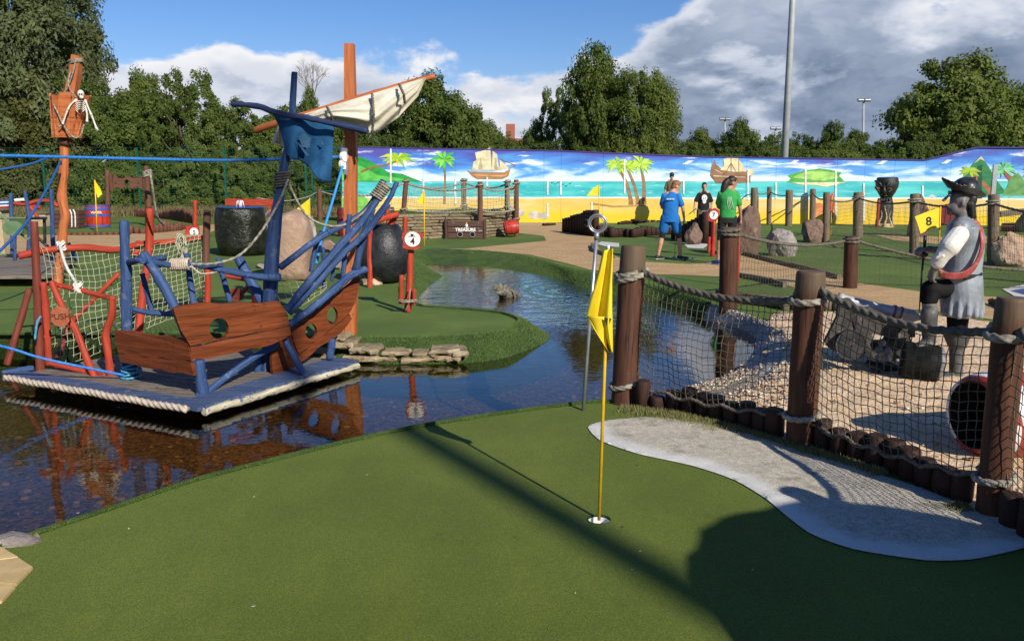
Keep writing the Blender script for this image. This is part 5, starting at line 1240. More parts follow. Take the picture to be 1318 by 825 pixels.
# barrels
def barrel(root, c, axis, L, r, m, mh, hoops=(0.18, 0.5, 0.82), bulge=0.16, open_end=False, staves=16, mend=None):
    c = Vector(c); a, b, d = frame(axis)
    for k in range(staves):
        th0 = 2 * PI * k / staves + 0.02; th1 = 2 * PI * (k + 1) / staves - 0.02; V = []; F = []; ns = 7
        for i in range(ns):
            t = i / (ns - 1); R = r * (1 - bulge * (2 * t - 1) ** 2)
            for th, rr in ((th0, R), (th1, R), (th1, R - .03), (th0, R - .03)): V.append(c + d * (t * L) + (a * math.cos(th) + b * math.sin(th)) * rr)
        for i in range(ns - 1):
            for q in range(4): F.append((i * 4 + q, i * 4 + (q + 1) % 4, (i + 1) * 4 + (q + 1) % 4, (i + 1) * 4 + q))
        F += [(3, 2, 1, 0), tuple((ns - 1) * 4 + q for q in range(4))]
        mb = MB(); mb.add(V, F, None, 0, False); mb.build('stave', m, root)
    for h in hoops:
        R = r * (1 - bulge * (2 * h - 1) ** 2) + 0.006; mb = MB(); w_ = L * .045
        mb.lathe(c + d * (h * L - w_), [(0, R - .01), (0, R), (w_ * 2, R), (w_ * 2, R - .01)], 28, axis=axis, smooth=False, caps=False); mb.build('hoop', mh, root)
    for t in ((0.03, 0.97) if not open_end else (0.97, 0.06)):
        R = r * (1 - bulge * (2 * t - 1) ** 2) - .02; mb = MB(); mb.disc(c + d * (t * L), axis, R, 0.01, 24); mb.build('barrel_head', (M['matblack'] if open_end and t < .5 else (mend or m)), root)  # an open end is closed by a black disc for its shaded inside
tb_ = thing('red_barrel', 'bright red barrel tipped on its side at the right end of the stone wall', 'barrel', G(657, 303))
barrel(tb_, W(649, 294, 25.0), (1, 0.12, 0.16), S(25) * 18, S(25) * 9.5, M['redpaint'], M['redpaint'], open_end=True)
wb = thing('water_barrel', 'red barrel with blue hoops lettered WATER behind the left yellow flag', 'barrel', G(121, 293))
yb_ = G(121, 293).y
barrel(wb, G(121, 293) + Vector((0, .35, 0)), (0, 0, 1), S(yb_) * 28, S(yb_) * 15, M['redpaint'], M['bluepaint'], hoops=(0.06, .55, .82, 0.96), bulge=0.08)
text('WATER', S(yb_) * 4, W(124, 274, yb_ + .35 - S(yb_) * 15.4), (0.1, -1, 0), M['white'], wb, bold=.003)
db = thing('dark_red_barrel', 'dark red barrel standing just left of the orange mast', 'barrel', G(440, 305)); yy = G(440, 305).y
barrel(db, G(440, 305) + Vector((0, .25, 0)), (0, 0, 1), S(yy) * 37, S(yy) * 7.5, M['darkredpaint'], M['darkredpaint'], staves=12, bulge=.1)
kb = thing('pale_barrel', 'small barrel with pale hoops behind the red frame of the black pot', 'barrel', W(501, 284, 26)); barrel(kb, W(501, 284, 25), (0, 0, 1), S(25) * 17, S(25) * 7, M['chest'], M['steel'], staves=12, bulge=.1)

# flags further off
pin('small yellow flag in front of the ledge-stone wall', G(546, 317), W(546, 246, G(546, 317).y), [[(546, 245), (546, 263), (537, 261), (541, 253)]], G(546, 317).y, 0.014, group=None)
pin('yellow flag folded beside the left water barrel', G(125, 299), W(122, 232, G(125, 299).y), [[(121, 231), (123, 246), (126, 255), (131.5, 250), (129, 243)]], G(125, 299).y, 0.02)
pin('yellow flag with black mark behind the pink boulder and ship', G(399, 345), W(398.5, 255, G(399, 345).y), [[(398.5, 256), (398.5, 277), (389, 281), (382, 269), (390, 262)]], G(399, 345).y, 0.010)
Y8 = G(1209, 318).y
f8 = pin('yellow flag numbered 8 left of the pirate statue', G(1208, 335), W(1210.5, 266, G(1208, 335).y), [[(1210.5, 267), (1209, 293), (1197, 295), (1185, 301), (1181, 288), (1177.5, 279), (1195, 272)]], G(1208, 335).y, 0.016, amp=0)
text('8', S(G(1208, 335).y) * 15, W(1195.5, 285.5, G(1208, 335).y - .0015), (0, -1, 0), M['black'], f8, bold=0.006, roll=0.15)
pin('yellow flag with black mark against the mural palms', G(771, 290), W(771, 238, G(771, 290).y), [[(771, 238), (771, 252), (755, 252.5), (762, 244)]], G(771, 290).y, 0.016)
pin('small red flag on a yellow stick behind the rope posts', G(1069, 306), W(1071, 252, G(1069, 306).y), [[(1071, 251), (1071, 262), (1066, 262.5), (1067, 256)]], G(1069, 306).y, 0.014, m='redpaint')

# ================================================================ black pot in its red frame and the 4 sign
yp = 13.3
pot = thing('black_pot', 'big black round pot hung on a red log frame beside the pond', 'pot', G(498, 366))
c = W(495, 329, yp); r = S(yp) * 1.07
part('bowl', mat('black_pot_paint', (0.012, 0.013, 0.015), (0.03, 0.032, 0.036), 5, 0.38, 0.5, 25, bdist=.02), pot, lambda m: m.lathe(Vector((c.x, c.y, W(0, 364, yp).z)), [(0, 0), (r * .5, r * 10), (r * 4, r * 19), (r * 12, r * 26), (r * 22, r * 29.5), (r * 34, r * 30.5), (r * 47, r * 29), (r * 58, r * 25), (r * 65, r * 20.5), (r * 70.5, r * 17), (r * 70, r * 15), (r * 64, r * 14)], 40))
part('drip', M['matblack'], pot, lambda m: m.ball(W(497, 364, yp), (r * 6, r * 4, r * 4), 10, 6, jit=.5))
fr = thing('pot_frame', 'red log frame that carries the big black pot', 'frame', G(480, 372))
for q, rr in (([(482, 277, 12.7), (477, 295, 12.7), (475, 325, 12.7), (476, 350, 12.7), (476, 376, 12.7)], [3.2, 4.0]), ([(480, 287, 12.8), (495, 281, 13.0), (512, 276, 13.2)], 4.4), ([(522, 279, 13.9), (521, 300, 13.9), (520, 330, 13.9)], 4), ([(512, 274, 13.3), (507, 282, 13.3), (501, 293, 13.3)], [3.6, 5]), ([(498, 268, 14), (500, 300, 14), (500, 330, 14)], 3)):
    LG(q, rr, 'red', parent=fr, name='red_log')
sy = G(525, 401).y
sg = thing('number_four_sign', 'red post sign with a white disc reading 4 by the pond', 'sign', G(525, 401))
LG([(529, 320), (527, 360), (525, 402)], [4.8, 5.4], 'red', Y=sy, parent=sg, name='sign_post', n=12)
for q, rr in (([(517, 354), (516, 391)], 4), ([(533, 372), (533, 393)], 3), ([(524, 385), (526, 402)], 3.4)): LG(q, rr, 'red', Y=sy - .09, parent=sg, name='stick')
mb = MB(); mb.prism([[W(x, y, sy - .1) for x, y in ((518, 300), (524, 298), (532, 299), (538, 300), (546, 301), (543, 307), (540, 312), (541, 319), (534, 322), (524, 321), (518, 319), (519, 312), (517, 306))]], (0, .05, 0)); mb.build('sign_board', M['red'], sg)
part('disc', M['white'], sg, lambda m: m.disc(W(531, 308, sy - .102), (0, -1, 0), S(sy) * 9.6, .008, 28, rx=S(sy) * 10))
text('4', S(sy) * 11, W(531, 311, sy - .113), (0, -1, 0), M['black'], sg, bold=.003)
part('emblem', M['black'], sg, lambda m: (m.ball(W(530.5, 302.5, sy - .112), (S(sy) * 2, .004, S(sy) * 1.4), 10, 6), m.plank(W(526, 304.3, sy - .112), W(535, 304.3, sy - .112), .012, .006)))
part('tie', M['rope'], sg, lambda m: [m.rope([W(513, 386 + k, sy - .16), W(522, 387 + k, sy - .19), W(537, 386 + k, sy - .12)], .009, n=6) for k in (0, 2)] and m.rope([W(528, 372, sy - .1), W(527, 388, sy - .17), W(522, 400, sy - .12)], .008, n=6))
# bank stones: slabs under the green spit, each a piece
bs = thing('stone_edging', 'flat sandstone slabs edging the green spit above the water', 'stone edging', G(520, 455))
for i, (x, y, w_, h) in enumerate(((443, 444, 28, 9), (470, 451, 36, 9), (457, 461, 30, 8), (489, 462, 44, 9), (509, 455, 34, 8), (545, 457, 30, 9), (535, 463, 40, 7), (571, 453, 36, 8), (590, 455, 20, 9), (577, 461, 34, 8), (420, 452, 26, 9), (425, 461, 30, 8), (435, 436, 22, 6), (400, 458, 24, 8))):
    yy = float(np.interp(x, [400, 454, 520, 600], [8.3, 8.02, 7.98, 8.0])); p = W(x, y, yy)
    mb = MB(); L_, D_, H2 = S(yy) * w_ * 1.08, .34, S(yy) * h * .86; mb.box((0, 0, 0), (L_, D_, H2), bevel=.018); bmx = bmesh.new(); me_ = bpy.data.meshes.new('t'); me_.from_pydata(mb.v, [], mb.f); bmx.from_mesh(me_); bmesh.ops.subdivide_edges(bmx, edges=[e for e in bmx.edges if e.calc_length() > .03], cuts=4, use_grid_fill=True); mb = MB(); bmx.verts.index_update()
    mb.add([p + Vector((0, .12, 0)) + Matrix.Rotation(((i * 37) % 9 - 4) * .03, 3, 'Z') @ (v.co * (1 + .16 * noise.noise(v.co * 9 + Vector((i * 5, 0, 0)))) + Vector((.02, .03, .012)) * noise.noise(v.co * 22 + Vector((0, i * 3, 0)))) for v in bmx.verts], [tuple(v.index for v in f.verts) for f in bmx.faces]); bmx.free(); bpy.data.meshes.remove(me_); mb.build('stone', M['sandstone'], bs)
for i, (x, y, rr) in enumerate(((482, 366, .16), (512, 362, .13), (470, 366, .12), (448, 366, .14))):
    p = G(x, y); mb = MB(); mb.rock(p + Vector((0, 0, .03)), (rr, rr * .8, rr * .6), 60 + i, 2)
    mb.build('small_rock', M['sandstone'] if i else M['pinkstone'], None, ('orange-tan rock under the black pot', 'small rock between black pot and the 4 sign', 'small tan rock left of the pot frame', 'small tan rock right of the orange mast foot')[i], 'rock', origin=p)
# crocodile head in the pond
cy_ = G(650, 383, WL).y; cc = W(652, 379, cy_)
croc = thing('crocodile', 'grey crocodile head surfacing in the middle of the pond', 'crocodile', Vector((cc.x, cc.y, WL)))
M['croc'] = mat('croc_skin', (0.085, 0.075, 0.055), (0.22, 0.20, 0.155), 26, .6, 1.0, 30, bdist=.02)
def crocf(m):
    m.tube([W(640, 371, cy_ - .25), W(644, 373, cy_ - .15), W(650, 377, cy_), W(658, 380, cy_ + .1), W(668, 385, cy_ + .2)], [.05, .085, .105, .095, .04], 14, True, wob=.45, seed=3)
    for q in ((643, 367.5), (650, 369)): m.ball(W(q[0], q[1], cy_ - .1), .042, 10, 6)
    m.tube([W(638, 376, cy_ - .35), W(644, 377, cy_ - .2), W(650, 378, cy_ - .1)], [.025, .045, .05], 8); [m.tube([W(637 + k * 2, 372, cy_ - .36), W(637 + k * 2, 374.5, cy_ - .36)], [.012, .002], 4) for k in range(4)]
    m.tube([W(668, 385, cy_ + .2), W(680, 386, cy_ + .25), W(688, 388, cy_ + .3)], [.04, .025, .006], 8)
    for k in range(14): m.tube([W(648 + k * 1.6, 371 + k * .8, cy_ + (.06 if k % 2 else -.06)), W(648.5 + k * 1.6, 367.2 + k * .95, cy_ + (.06 if k % 2 else -.06))], [.024, .003], 5)
    m.tube([W(637, 369, cy_ - .3), W(641, 372, cy_ - .2)], [.04, .06], 10)
part('head', M['croc'], croc, crocf); part('eye', M['yellow'], croc, lambda m: m.ball(W(644, 368, cy_ - .17), .02, 8, 5))

# ================================================================ rocks, fountain and things behind the ship
yf = G(311, 330).y
ft = thing('fountain_stone', 'dark wet round stone fountain with a blue top and a small water jet', 'fountain', G(311, 330))
fc = Vector((W(311, 300, yf + .5).x, yf + .5, 0)); fh = W(311, 268, yf).z
def ftf(m):
    n = 40; prof = [(0, .99), (.2, 1.0), (.4, 1.0), (.6, .97), (.8, 1.0), (.95, .99), (1.0, .95), (1.0, .01)]
    m.lathe(fc, [(h * fh, q * S(yf) * 33) for h, q in prof], n)
    m.v = [(x + .07 * noise.noise(Vector((x, y, z)) * 2.5), y + .07 * noise.noise(Vector((y, z, x)) * 4), z) for x, y, z in m.v]
part('drum', M['wetstone'], ft, ftf)
part('basin_top', mat('blue_basin', (0.03, 0.07, 0.30), None, rough=.15), ft, lambda m: m.disc(fc + Vector((0, 0, fh)), (0, 0, 1), S(yf) * 31, .02, 32))
M['jet'] = mat('jet_water', (0.75, 0.8, 0.85), None, rough=.1)
def jetf(m):
    for s_ in (-1, 1, .4): m.tube([fc + Vector((s_ * .01, 0, fh)), fc + Vector((s_ * .03, 0, fh + .16)), fc + Vector((s_ * .06, 0, fh + .14)), fc + Vector((s_ * .085, 0, fh + .02))], [.008, .012, .012, .009], 6)
part('water_jet', M['jet'], ft, jetf)
def rock_thing(name, label, px, size, m, seed, Y=None, cat='boulder', sub=4, rz=0.0, rough=.3):
    """px=(centre x, bottom y, width, top y)"""
    x, yb, wd, yt = px; b = G(x, yb); Y = Y or b.y; dep = size
    zt = W(x, yt, Y + dep * .3).z; zb = W(x, yb, Y).z; h = zt - zb
    mb = MB(); mb.rock((W(x, yb, Y + dep).x, Y + dep, zb + h * .42), (S(Y) * wd * .62, dep, h * .72), seed, sub, rough=rough, rz=rz)
    return mb.build(name, m, None, label, cat, origin=(b.x, Y, zb))
rock_thing('boulder', 'reddish grey rock beside the right of the wet fountain stone', (350, 325, 34, 267), .35, M['brownstone'], 5, sub=4)
def bigrock(m):
    Y = G(372, 362).y; out = [(346, 362), (348, 320), (352, 292), (360, 277), (372, 271), (384, 276), (395, 292), (397, 320), (394, 345), (393, 362)]
    P = [W(x, y, Y) for x, y in out]
    cen = sum(P, Vector()) / len(P); V = []; F = []; n = len(P) * 3; sm = [p for p in smooth_closed(P, 3)]
    for k, (sc_, dy) in enumerate(((.72, -.16), (.93, -.07), (1.0, .08), (1.0, .35), (.9, .5), (.6, .58))):
        for p in sm:
            q = cen + (p - cen) * sc_ + Vector((0, dy, 0)); q += Vector((0, 1, 0)) * .06 * noise.noise(q * 3) + (p - cen).normalized() * .05 * noise.noise(q * 4); q.z = max(q.z, -.05); V.append(q)
    for k in range(5):
        for i in range(n): F.append((k * n + i, k * n + (i + 1) % n, (k + 1) * n + (i + 1) % n, (k + 1) * n + i))
    F.append(tuple(reversed(range(n)))); F.append(tuple(5 * n + i for i in range(n))); m.add(V, F, None, 0, True)
mb = MB(); bigrock(mb); mb.build('boulder', M['pinkstone'], None, 'tall pink sandstone boulder behind the blue ship mast', 'boulder', origin=G(372, 362))
rock_thing('boulder', 'grey angular rock behind the yellow flag and pink boulder', (396, 312, 24, 281), .35, M['greystone'], 9)
rock_thing('boulder', 'low pinkish rock seen between the blue ship rails', (423, 326, 24, 311), .3, M['brownstone'], 12)
rock_thing('boulder', 'pale flat rock low between the ship stakes', (434, 348, 16, 337), .15, M['greystone'], 13)
rock_thing('boulder', 'low pale rock near the foot of the pink boulder', (337, 346, 14, 340), .12, M['greystone'], 14)
rb = thing('red_beam', 'red wooden beam bench behind the wet fountain stone', 'bench', G(322, 285))
yb2 = G(322, 285).y
part('beam', M['red'], rb, lambda m: m.plank(W(290, 260, yb2), W(356, 261, yb2), .1, S(yb2) * 8)); part('support', M['red'], rb, lambda m: m.box(W(305, 271, yb2), (.12, .1, .5)))
part('support', M['red'], rb, lambda m: m.box(W(348, 271, yb2), (.12, .1, .5)))
rf = thing('back_rope_fence', 'low brown posts with slack rope between fountain and orange mast', 'fence', G(412, 284)); yq = G(412, 284).y
post_log(rf, G(412, 284), W(411, 244, yq), S(yq) * 3.2, M['stocksw'], 3, 12); post_log(rf, G(332, 282), W(331, 254, G(332, 282).y), S(yq) * 3, M['stocksw'], 3, 12)
part('rope', M['rope'], rf, lambda m: (m.rope(smooth_path([W(331, 255, yq), W(365, 259, yq), W(395, 254, yq), W(411, 247, yq), W(430, 251, yq), W(449, 249, yq)], 5), .03, n=7, step=.05)))
net(rf, smooth_path([W(331, 256, yq), W(365, 260, yq), W(395, 255, yq), W(411, 249, yq), W(449, 250, yq)], 5), [W(331, 276, yq), W(365, 278, yq), W(395, 277, yq), W(449, 275, yq)], .13, .004, M['net_brown'], n=3)

# ================================================================ stocks, number post, distant log edgings on the left
ys = G(139, 291).y
st = thing('pillory', 'brown wooden pillory frame with a carved flower board', 'pillory', G(160, 291))
LG([(138, 219), (139, 291)], 3.6, 'stocksw', Y=ys, parent=st, name='post'); LG([(189, 235), (190, 291)], 3.6, 'stocksw', Y=ys, parent=st, name='post')
o_ = [(146, 224), (152, 229), (158, 230), (164, 226), (170, 229), (176, 229), (184, 226), (184, 244), (176, 240), (170, 244), (163, 240), (156, 243), (150, 241), (145, 244)]
board('board', o_, [(163.5, 235.5, 4, 4.5), (149, 236, 1.4, 1.6), (178, 236, 1.4, 1.6)], lambda x: ys - .03, M['stocksw'], .05, st, 7, .4)
for x in (143, 186): part('bracket', M['stocksw'], st, lambda m: m.box(W(x, 235, ys - .06), (S(ys) * 4, .08, S(ys) * 21), bevel=.01))
rope_thing('hanging_rope', 'beige rope hanging from the top of the brown pole beside the pillory', [W(188, 222, 7.98), W(193, 224, 7.98), (W(196, 240, 8.0)), W(199, 262, 8.1), W(203, 280, 8.2), W(211, 290, 8.4)], .013, M['rope'])
mb = MB(); [mb.wrap(W(189.5, 222 + k * 1.8, 8.1), S(8.1) * 4.2, .010, 1, (.3, 0), .01, start=k, n=6) for k in range(4)]; mb.build('pole_lashing', M['rope'], ship)
nb = thing('red_number_post', 'red post with a white number disc near the wet fountain stone', 'sign', G(250, 302)); yn = G(250, 302).y
LG([(251, 258), (251, 292)], [2.5, 3.5], 'red', Y=yn, parent=nb, name='post'); part('box', M['redpaint'], nb, lambda m: m.box(W(248, 297, yn), (S(yn) * 16, .15, S(yn) * 12), bevel=.02)); part('disc', M['white'], nb, lambda m: m.disc(W(250, 299, yn - .08), (0, -1, 0), S(yn) * 5.6, .01, 20)); text('5', S(yn) * 7, W(250, 299.5, yn - .095), (0, -1, 0), M['black'], nb, bold=.003)
part('cross_bar', M['red'], nb, lambda m: m.plank(W(246, 259, yn), W(255, 259.5, yn), .05, .05))
def stakes(name, label, spec, r, m, seed, cat='edging', n=10, hj=.05, parent=None):
    """spec: list of (x, y top, y bottom) sampled along a line in the photo"""
    rg = random.Random(seed); root = parent or thing(name, label, cat, G(spec[0][0], spec[0][2]))
    P = [G(x, yb) for x, yt, yb in spec]; H = [W(x, yt, p.y).z for (x, yt, yb), p in zip(spec, P)]; acc = [0]
    for a, b in zip(P, P[1:]): acc.append(acc[-1] + (b - a).length)
    k = int(acc[-1] / (r * 1.95)) + 1
    for i in range(k):
        s_ = acc[-1] * i / max(k - 1, 1); j = min(int(np.searchsorted(acc, s_, 'right')) - 1, len(P) - 2); t = (s_ - acc[j]) / (acc[j + 1] - acc[j]); p = P[j].lerp(P[j + 1], t); h = (H[j] + (H[j + 1] - H[j]) * t) * (1 + rg.uniform(-hj, hj))
        mb = MB(); rr = r * rg.uniform(.92, 1.04); mb.tube([p - Vector((0, 0, .03)), p + Vector((0, 0, h * .6)), p + Vector((0, 0, h - .012)), p + Vector((0, 0, h))], [rr, rr, rr, rr * .85], n, True, 0, True, .06, i)
        mb.build('log', m, root)
    return root
stakes('log_edging', 'row of brown log stakes behind the pillory green on the left', [(174, 268, 279), (190, 271, 280), (205, 275, 281), (222, 270, 283), (238, 270, 286), (250, 275, 288)], .085, M['stocksw'], 1, hj=.14)
stakes('log_edging', 'stepped brown log stakes before the path left of the number post', [(168, 292, 301), (176, 291, 301), (186, 297, 301), (200, 291, 300), (212, 285, 299), (222, 290, 298), (230, 286, 297), (240, 290, 294)], .10, M['stocksw'], 2, hj=.16)
stakes('log_edging', 'low dark log edging along the path behind the ship rail', [(74, 299, 303), (110, 299.5, 303), (165, 298.5, 302.5)], .09, M['stocksw'], 3)
LW = stakes('stepped_log_wall', 'dark log wall rising in steps left of the boy in blue', [(727, 281, 299), (735, 279, 300), (743, 276, 301), (750, 274, 302), (756, 271, 303), (768, 271, 305), (772, 290, 305), (786, 291, 305), (788, 295, 306), (800, 294, 305), (815, 295, 306), (828, 291, 304), (845, 293, 303), (862, 293, 302)], .105, M['stake'], 4, hj=.03)
stakes('log_edging', 'far low row of log stakes beyond the stepped log wall', [(798, 286, 289), (815, 283, 288), (832, 284, 290), (848, 284, 290)], .11, M['stake'], 5, hj=.2)
stakes('stepped_log_wall', 'dark log wall rising to the right between boy and girl', [(868, 296, 308), (876, 292, 310), (884, 287, 311), (892, 283, 312), (900, 278, 313), (908, 273, 314), (916, 270, 314)], .10, M['stake'], 6, hj=.03)
stakes('log_edging', 'short dark log stumps on the small green right of the red barrel', [(701, 287.5, 291), (704, 287.5, 291), (712, 287, 290)], .10, M['stake'], 7)
# brick borders
be = thing('brick_edging', 'red brick edging curving round the small green before the stone wall', 'edging', G(600, 320))
brick_row(be, smooth_path([G(x, y) for x, y in ((493, 322), (540, 321), (600, 320), (650, 317), (690, 312.5), (700, 309), (700, 305), (670, 301.5))], 5), (.24, .14, .06), .02, 3)
tk = thing('timber_edging', 'timber edging strip along the path between the netting posts', 'edging', G(1063, 350))
for a, b in (((952, 325), (1000, 337)), ((1000, 337), (1040, 346)), ((1040, 346), (1080, 357)), ((949, 354), (980, 359)), ((980, 359), (1010, 367)), ((790, 331), (764, 322)), ((764, 322), (762, 315))): part('board', M['post_grey'], tk, lambda m: m.plank(G(*a, .04), G(*b, .04), .07, .09))
brick_row(thing('brick_edging', 'dark brick edging along the green behind the pirate statue', 'edging', G(1150, 371)), smooth_path([G(x, y) for x, y in ((1085, 362), (1103, 365), (1140, 371), (1183, 376), (1250, 381), (1318, 386))], 5), (.24, .12, .08), .03, 5)
for nm, lb, px_, d_, m_, sd in (('boulder', 'reddish rock behind the girl in green', (957, 330, 34, 266), .3, 'brownstone', 21), ('boulder', 'pale grey angular boulder among the rope posts', (1006, 331, 32, 291), .35, 'greystone', 22), ('boulder', 'dark grey sloping boulder right of the pale one', (1046, 313, 30, 286), .4, 'brownstone', 24),
                                ('boulder', 'dark rock left of the red number post by the girl', (891, 316, 20, 288), .2, 'brownstone', 25), ('boulder', 'tan pink boulder right of the pirate statue', (1302, 345, 46, 298), .5, 'pinkstone', 26), ('boulder', 'reddish boulder behind the yellow 8 flag', (1182, 306, 30, 257), .6, 'brownstone', 28), ('boulder', 'grey brown rock by the rope post right of the statue', (1318, 300, 20, 272), .5, 'brownstone', 29)):
    rock_thing(nm, lb, px_, d_, M[m_], sd)
for lb, bx, by, s_ in (('red number post with white disc between boy and girl', 918, 330, 1.0), ):
    ns = thing('number_sign', lb, 'sign', G(bx, by)); yn = G(bx, by).y
    LG([(919, 285), (917, 331)], [3, 3.4], 'redpaint', Y=yn, parent=ns, name='sign_post'); LG([(913, 305), (912, 326)], 2.4, 'redpaint', Y=yn - .05, parent=ns, name='stick')
    mb = MB(); mb.prism([[W(x, y, yn - .06) for x, y in ((911, 276), (915, 270), (921, 268), (926, 271), (925, 282), (918, 286), (911, 284))]], (0, .06, 0)); mb.build('sign_board', M['redpaint'], ns)
    part('disc', M['white'], ns, lambda m: m.disc(W(918.5, 277, yn - .065), (0, -1, 0), S(yn) * 5.4, .01, 20)); text('7', S(yn) * 7.5, W(918.5, 277, yn - .08), (0, -1, 0), M['black'], ns, bold=.002)
rs = thing('red_stake', 'thin red stake standing against the right side of the netting post', 'stake', G(950, 362)); LG([(951, 292), (949.5, 362)], 2.4, 'redpaint', Y=G(950, 372).y + .3, parent=rs, name='stake_pole')

# ================================================================ mid and far rope fences on the right
mf = thing('pond_rope_fence', 'rope and net fence of dark posts at the far end of the pond', 'fence', G(938, 395))
dD0, dD1 = G(937, 397), W(939, 294, G(937, 397).y); dE0, dE1 = G(1094, 371), W(1096, 305, G(1094, 371).y)
post_log(mf, dD0, dD1, S(dD0.y) * 11.5, M['post'], 4, 16); post_log(mf, dE0, dE1, S(dE0.y) * 8.5, M['post'], 5, 16)
for c_, R_2 in ((dD1, 11.5), (dE1, 8.5)):
    mb = MB(); [mb.wrap(c_ - Vector((0, 0, .04 + .045 * k)), S(dD0.y) * R_2 * (1.0), .024, 1.1, (.08 * (-1) ** k, 0), .02, start=k * 2, n=8) for k in range(2)]; mb.build('rope_wrap', M['rope_dark'], mf, kind='stuff')
eF = W(1420, 348, 12.2)
for a, b, s_, lb in ((dD1 - Vector((-.1, 0, .07)), dE1 - Vector((.08, 0, .06)), .10, 0), (dE1 - Vector((-.08, 0, .06)), eF, .16, 1)):
    rp = sag(a, b, s_, 20); part('rope', M['rope_dark'], mf, lambda m: m.rope(rp, .026, n=8, step=.03))
    z0 = .06 if lb == 0 else .05
    net(mf, rp, [Vector((p.x, p.y + .0, z0)) for p in rp], .075, .0028, M['net_brown'], seed=3 + lb, n=3, jitter=.015)
# heap of netting along the ground at the foot of the fence
def tangle(mb, P, w_, h_, n, r, seed):
    rg = random.Random(seed); Q = resample(P, .02)
    for k in range(n):
        i0 = rg.randint(0, len(Q) - 12); pts = []; ph = rg.uniform(0, 6); 
        for j in range(0, 12, 1): q = Q[min(i0 + j, len(Q) - 1)]; pts.append(q + Vector((rg.uniform(-.02, .02), w_ * math.sin(ph + j * .9), h_ * (.6 + .5 * math.cos(ph + j * 1.1)))))
        mb.tube(pts, r, 4, False)
TP = smooth_path([G(922, 386), G(940, 390), G(965, 392), G(1000, 396), (G(1040, 396)), G(1090, 398)], 6)
mb = MB(); tangle(mb, TP, .07, .10, 330, .009, 3); tn = mb.build('net_heap', M['net_brown'], mf, kind='stuff')
mb = MB(); [mb.rope([p + Vector((0, .03 * math.sin(i * .9 + k * 2), .05 + .04 * k)) for i, p in enumerate(resample(TP, .08))], .026, n=8, step=.03) for k in range(3)]; mb.build('ground_rope', M['rope_dark'], mf, kind='stuff')
stakes('log_edging', 'dark squared log stakes under the heaped netting behind the sand', [(1010, 385, 399), (1045, 386, 399), (1085, 388, 400), (1120, 390, 401)], .06, M['post_grey'], 9)
TP2 = smooth_path([G(1275, 392), G(1310, 405), G(1360, 420)], 6); mb = MB(); tangle(mb, TP2, .06, .08, 120, .008, 5); mb.build('net_heap', M['net_brown'], mf, kind='stuff')
ff2 = thing('far_rope_fence', 'curving row of weathered grey posts joined by dark rope in front of the mural', 'fence', G(1062, 311))
fp = [(954, 243, 268), (970, 242, 291), (989.5, 241, 289), (1015, 245, 291), (1045.5, 243.5, 289), (1063, 248, 312), (1104, 248, 305), (1176.5, 250, 326), (1278, 251, 341), (1420, 262, 372)]
ft_ = []
for i, (x, yt, yb) in enumerate(fp):
    b = G(x, max(yb, 285)); 
    if x == 954: b = G(x, 286)
    t = W(x + 1, yt, b.y); post_log(ff2, b, t, S(b.y) * (3.2, 4.4, 3.0, 4.4, 3.6, 4.2, 6, 5.6, 6.6, 7)[i], M['post_grey'], i, 12)
    if i > 5: 
        mb = MB(); [mb.wrap(t - Vector((0, 0, .13 + .05 * k)), S(b.y) * 6.2, .022, 1, (.05, 0), .02, start=k, n=6) for k in range(2)]; mb.build('rope_wrap', M['rope'], ff2, kind='stuff')
    ft_.append((b, t))
for (a0, a1), (b0, b1) in zip(ft_, ft_[1:]):
    rp = sag(a1 - Vector((0, 0, .16)), b1 - Vector((0, 0, .16)), .10, 14); part('rope', M['rope_dark'], ff2, lambda m: m.rope(rp, .025, n=6, step=.05))
for (a0, a1), (b0, b1) in list(zip(ft_, ft_[1:]))[5:]:
    rp = sag(a1 - Vector((0, 0, .18)), b1 - Vector((0, 0, .18)), .10, 14); net(ff2, rp, [a0.lerp(b0, i / 14) + Vector((0, 0, .05)) for i in range(15)], .10, .0032, M['net_brown'], n=3, jitter=.012)
# red bits and barrels at the far right
rb2 = thing('red_barrel', 'low red tub with a pale rim right of the statue flag post', 'tub', G(1302, 296)); yy = G(1302, 296).y
barrel(rb2, G(1302, 298) , (0, 0, 1), S(yy) * 10, S(yy) * 12, M['redpaint'], M['white'], hoops=(.7,), bulge=.05)
rh = thing('red_shed', 'dark red boarded box behind the pirate statue near the mural', 'box', G(1255, 290)); yy = G(1255, 290).y
for k in range(9): part('board', M['darkredpaint'], rh, lambda m: m.box(W(1212 + k * 7.2, 276, yy), (S(yy) * 6.9, .1, S(yy) * (24 + (k % 2) * 2)), bevel=.01))
lgf = thing('timber_beam', 'weathered timber beam lying on the turf at the far right', 'beam', G(1300, 278)); part('beam_log', M['post_grey'], lgf, lambda m: m.plank(W(1286, 276, 30), W(1330, 271, 30), .2, .2))

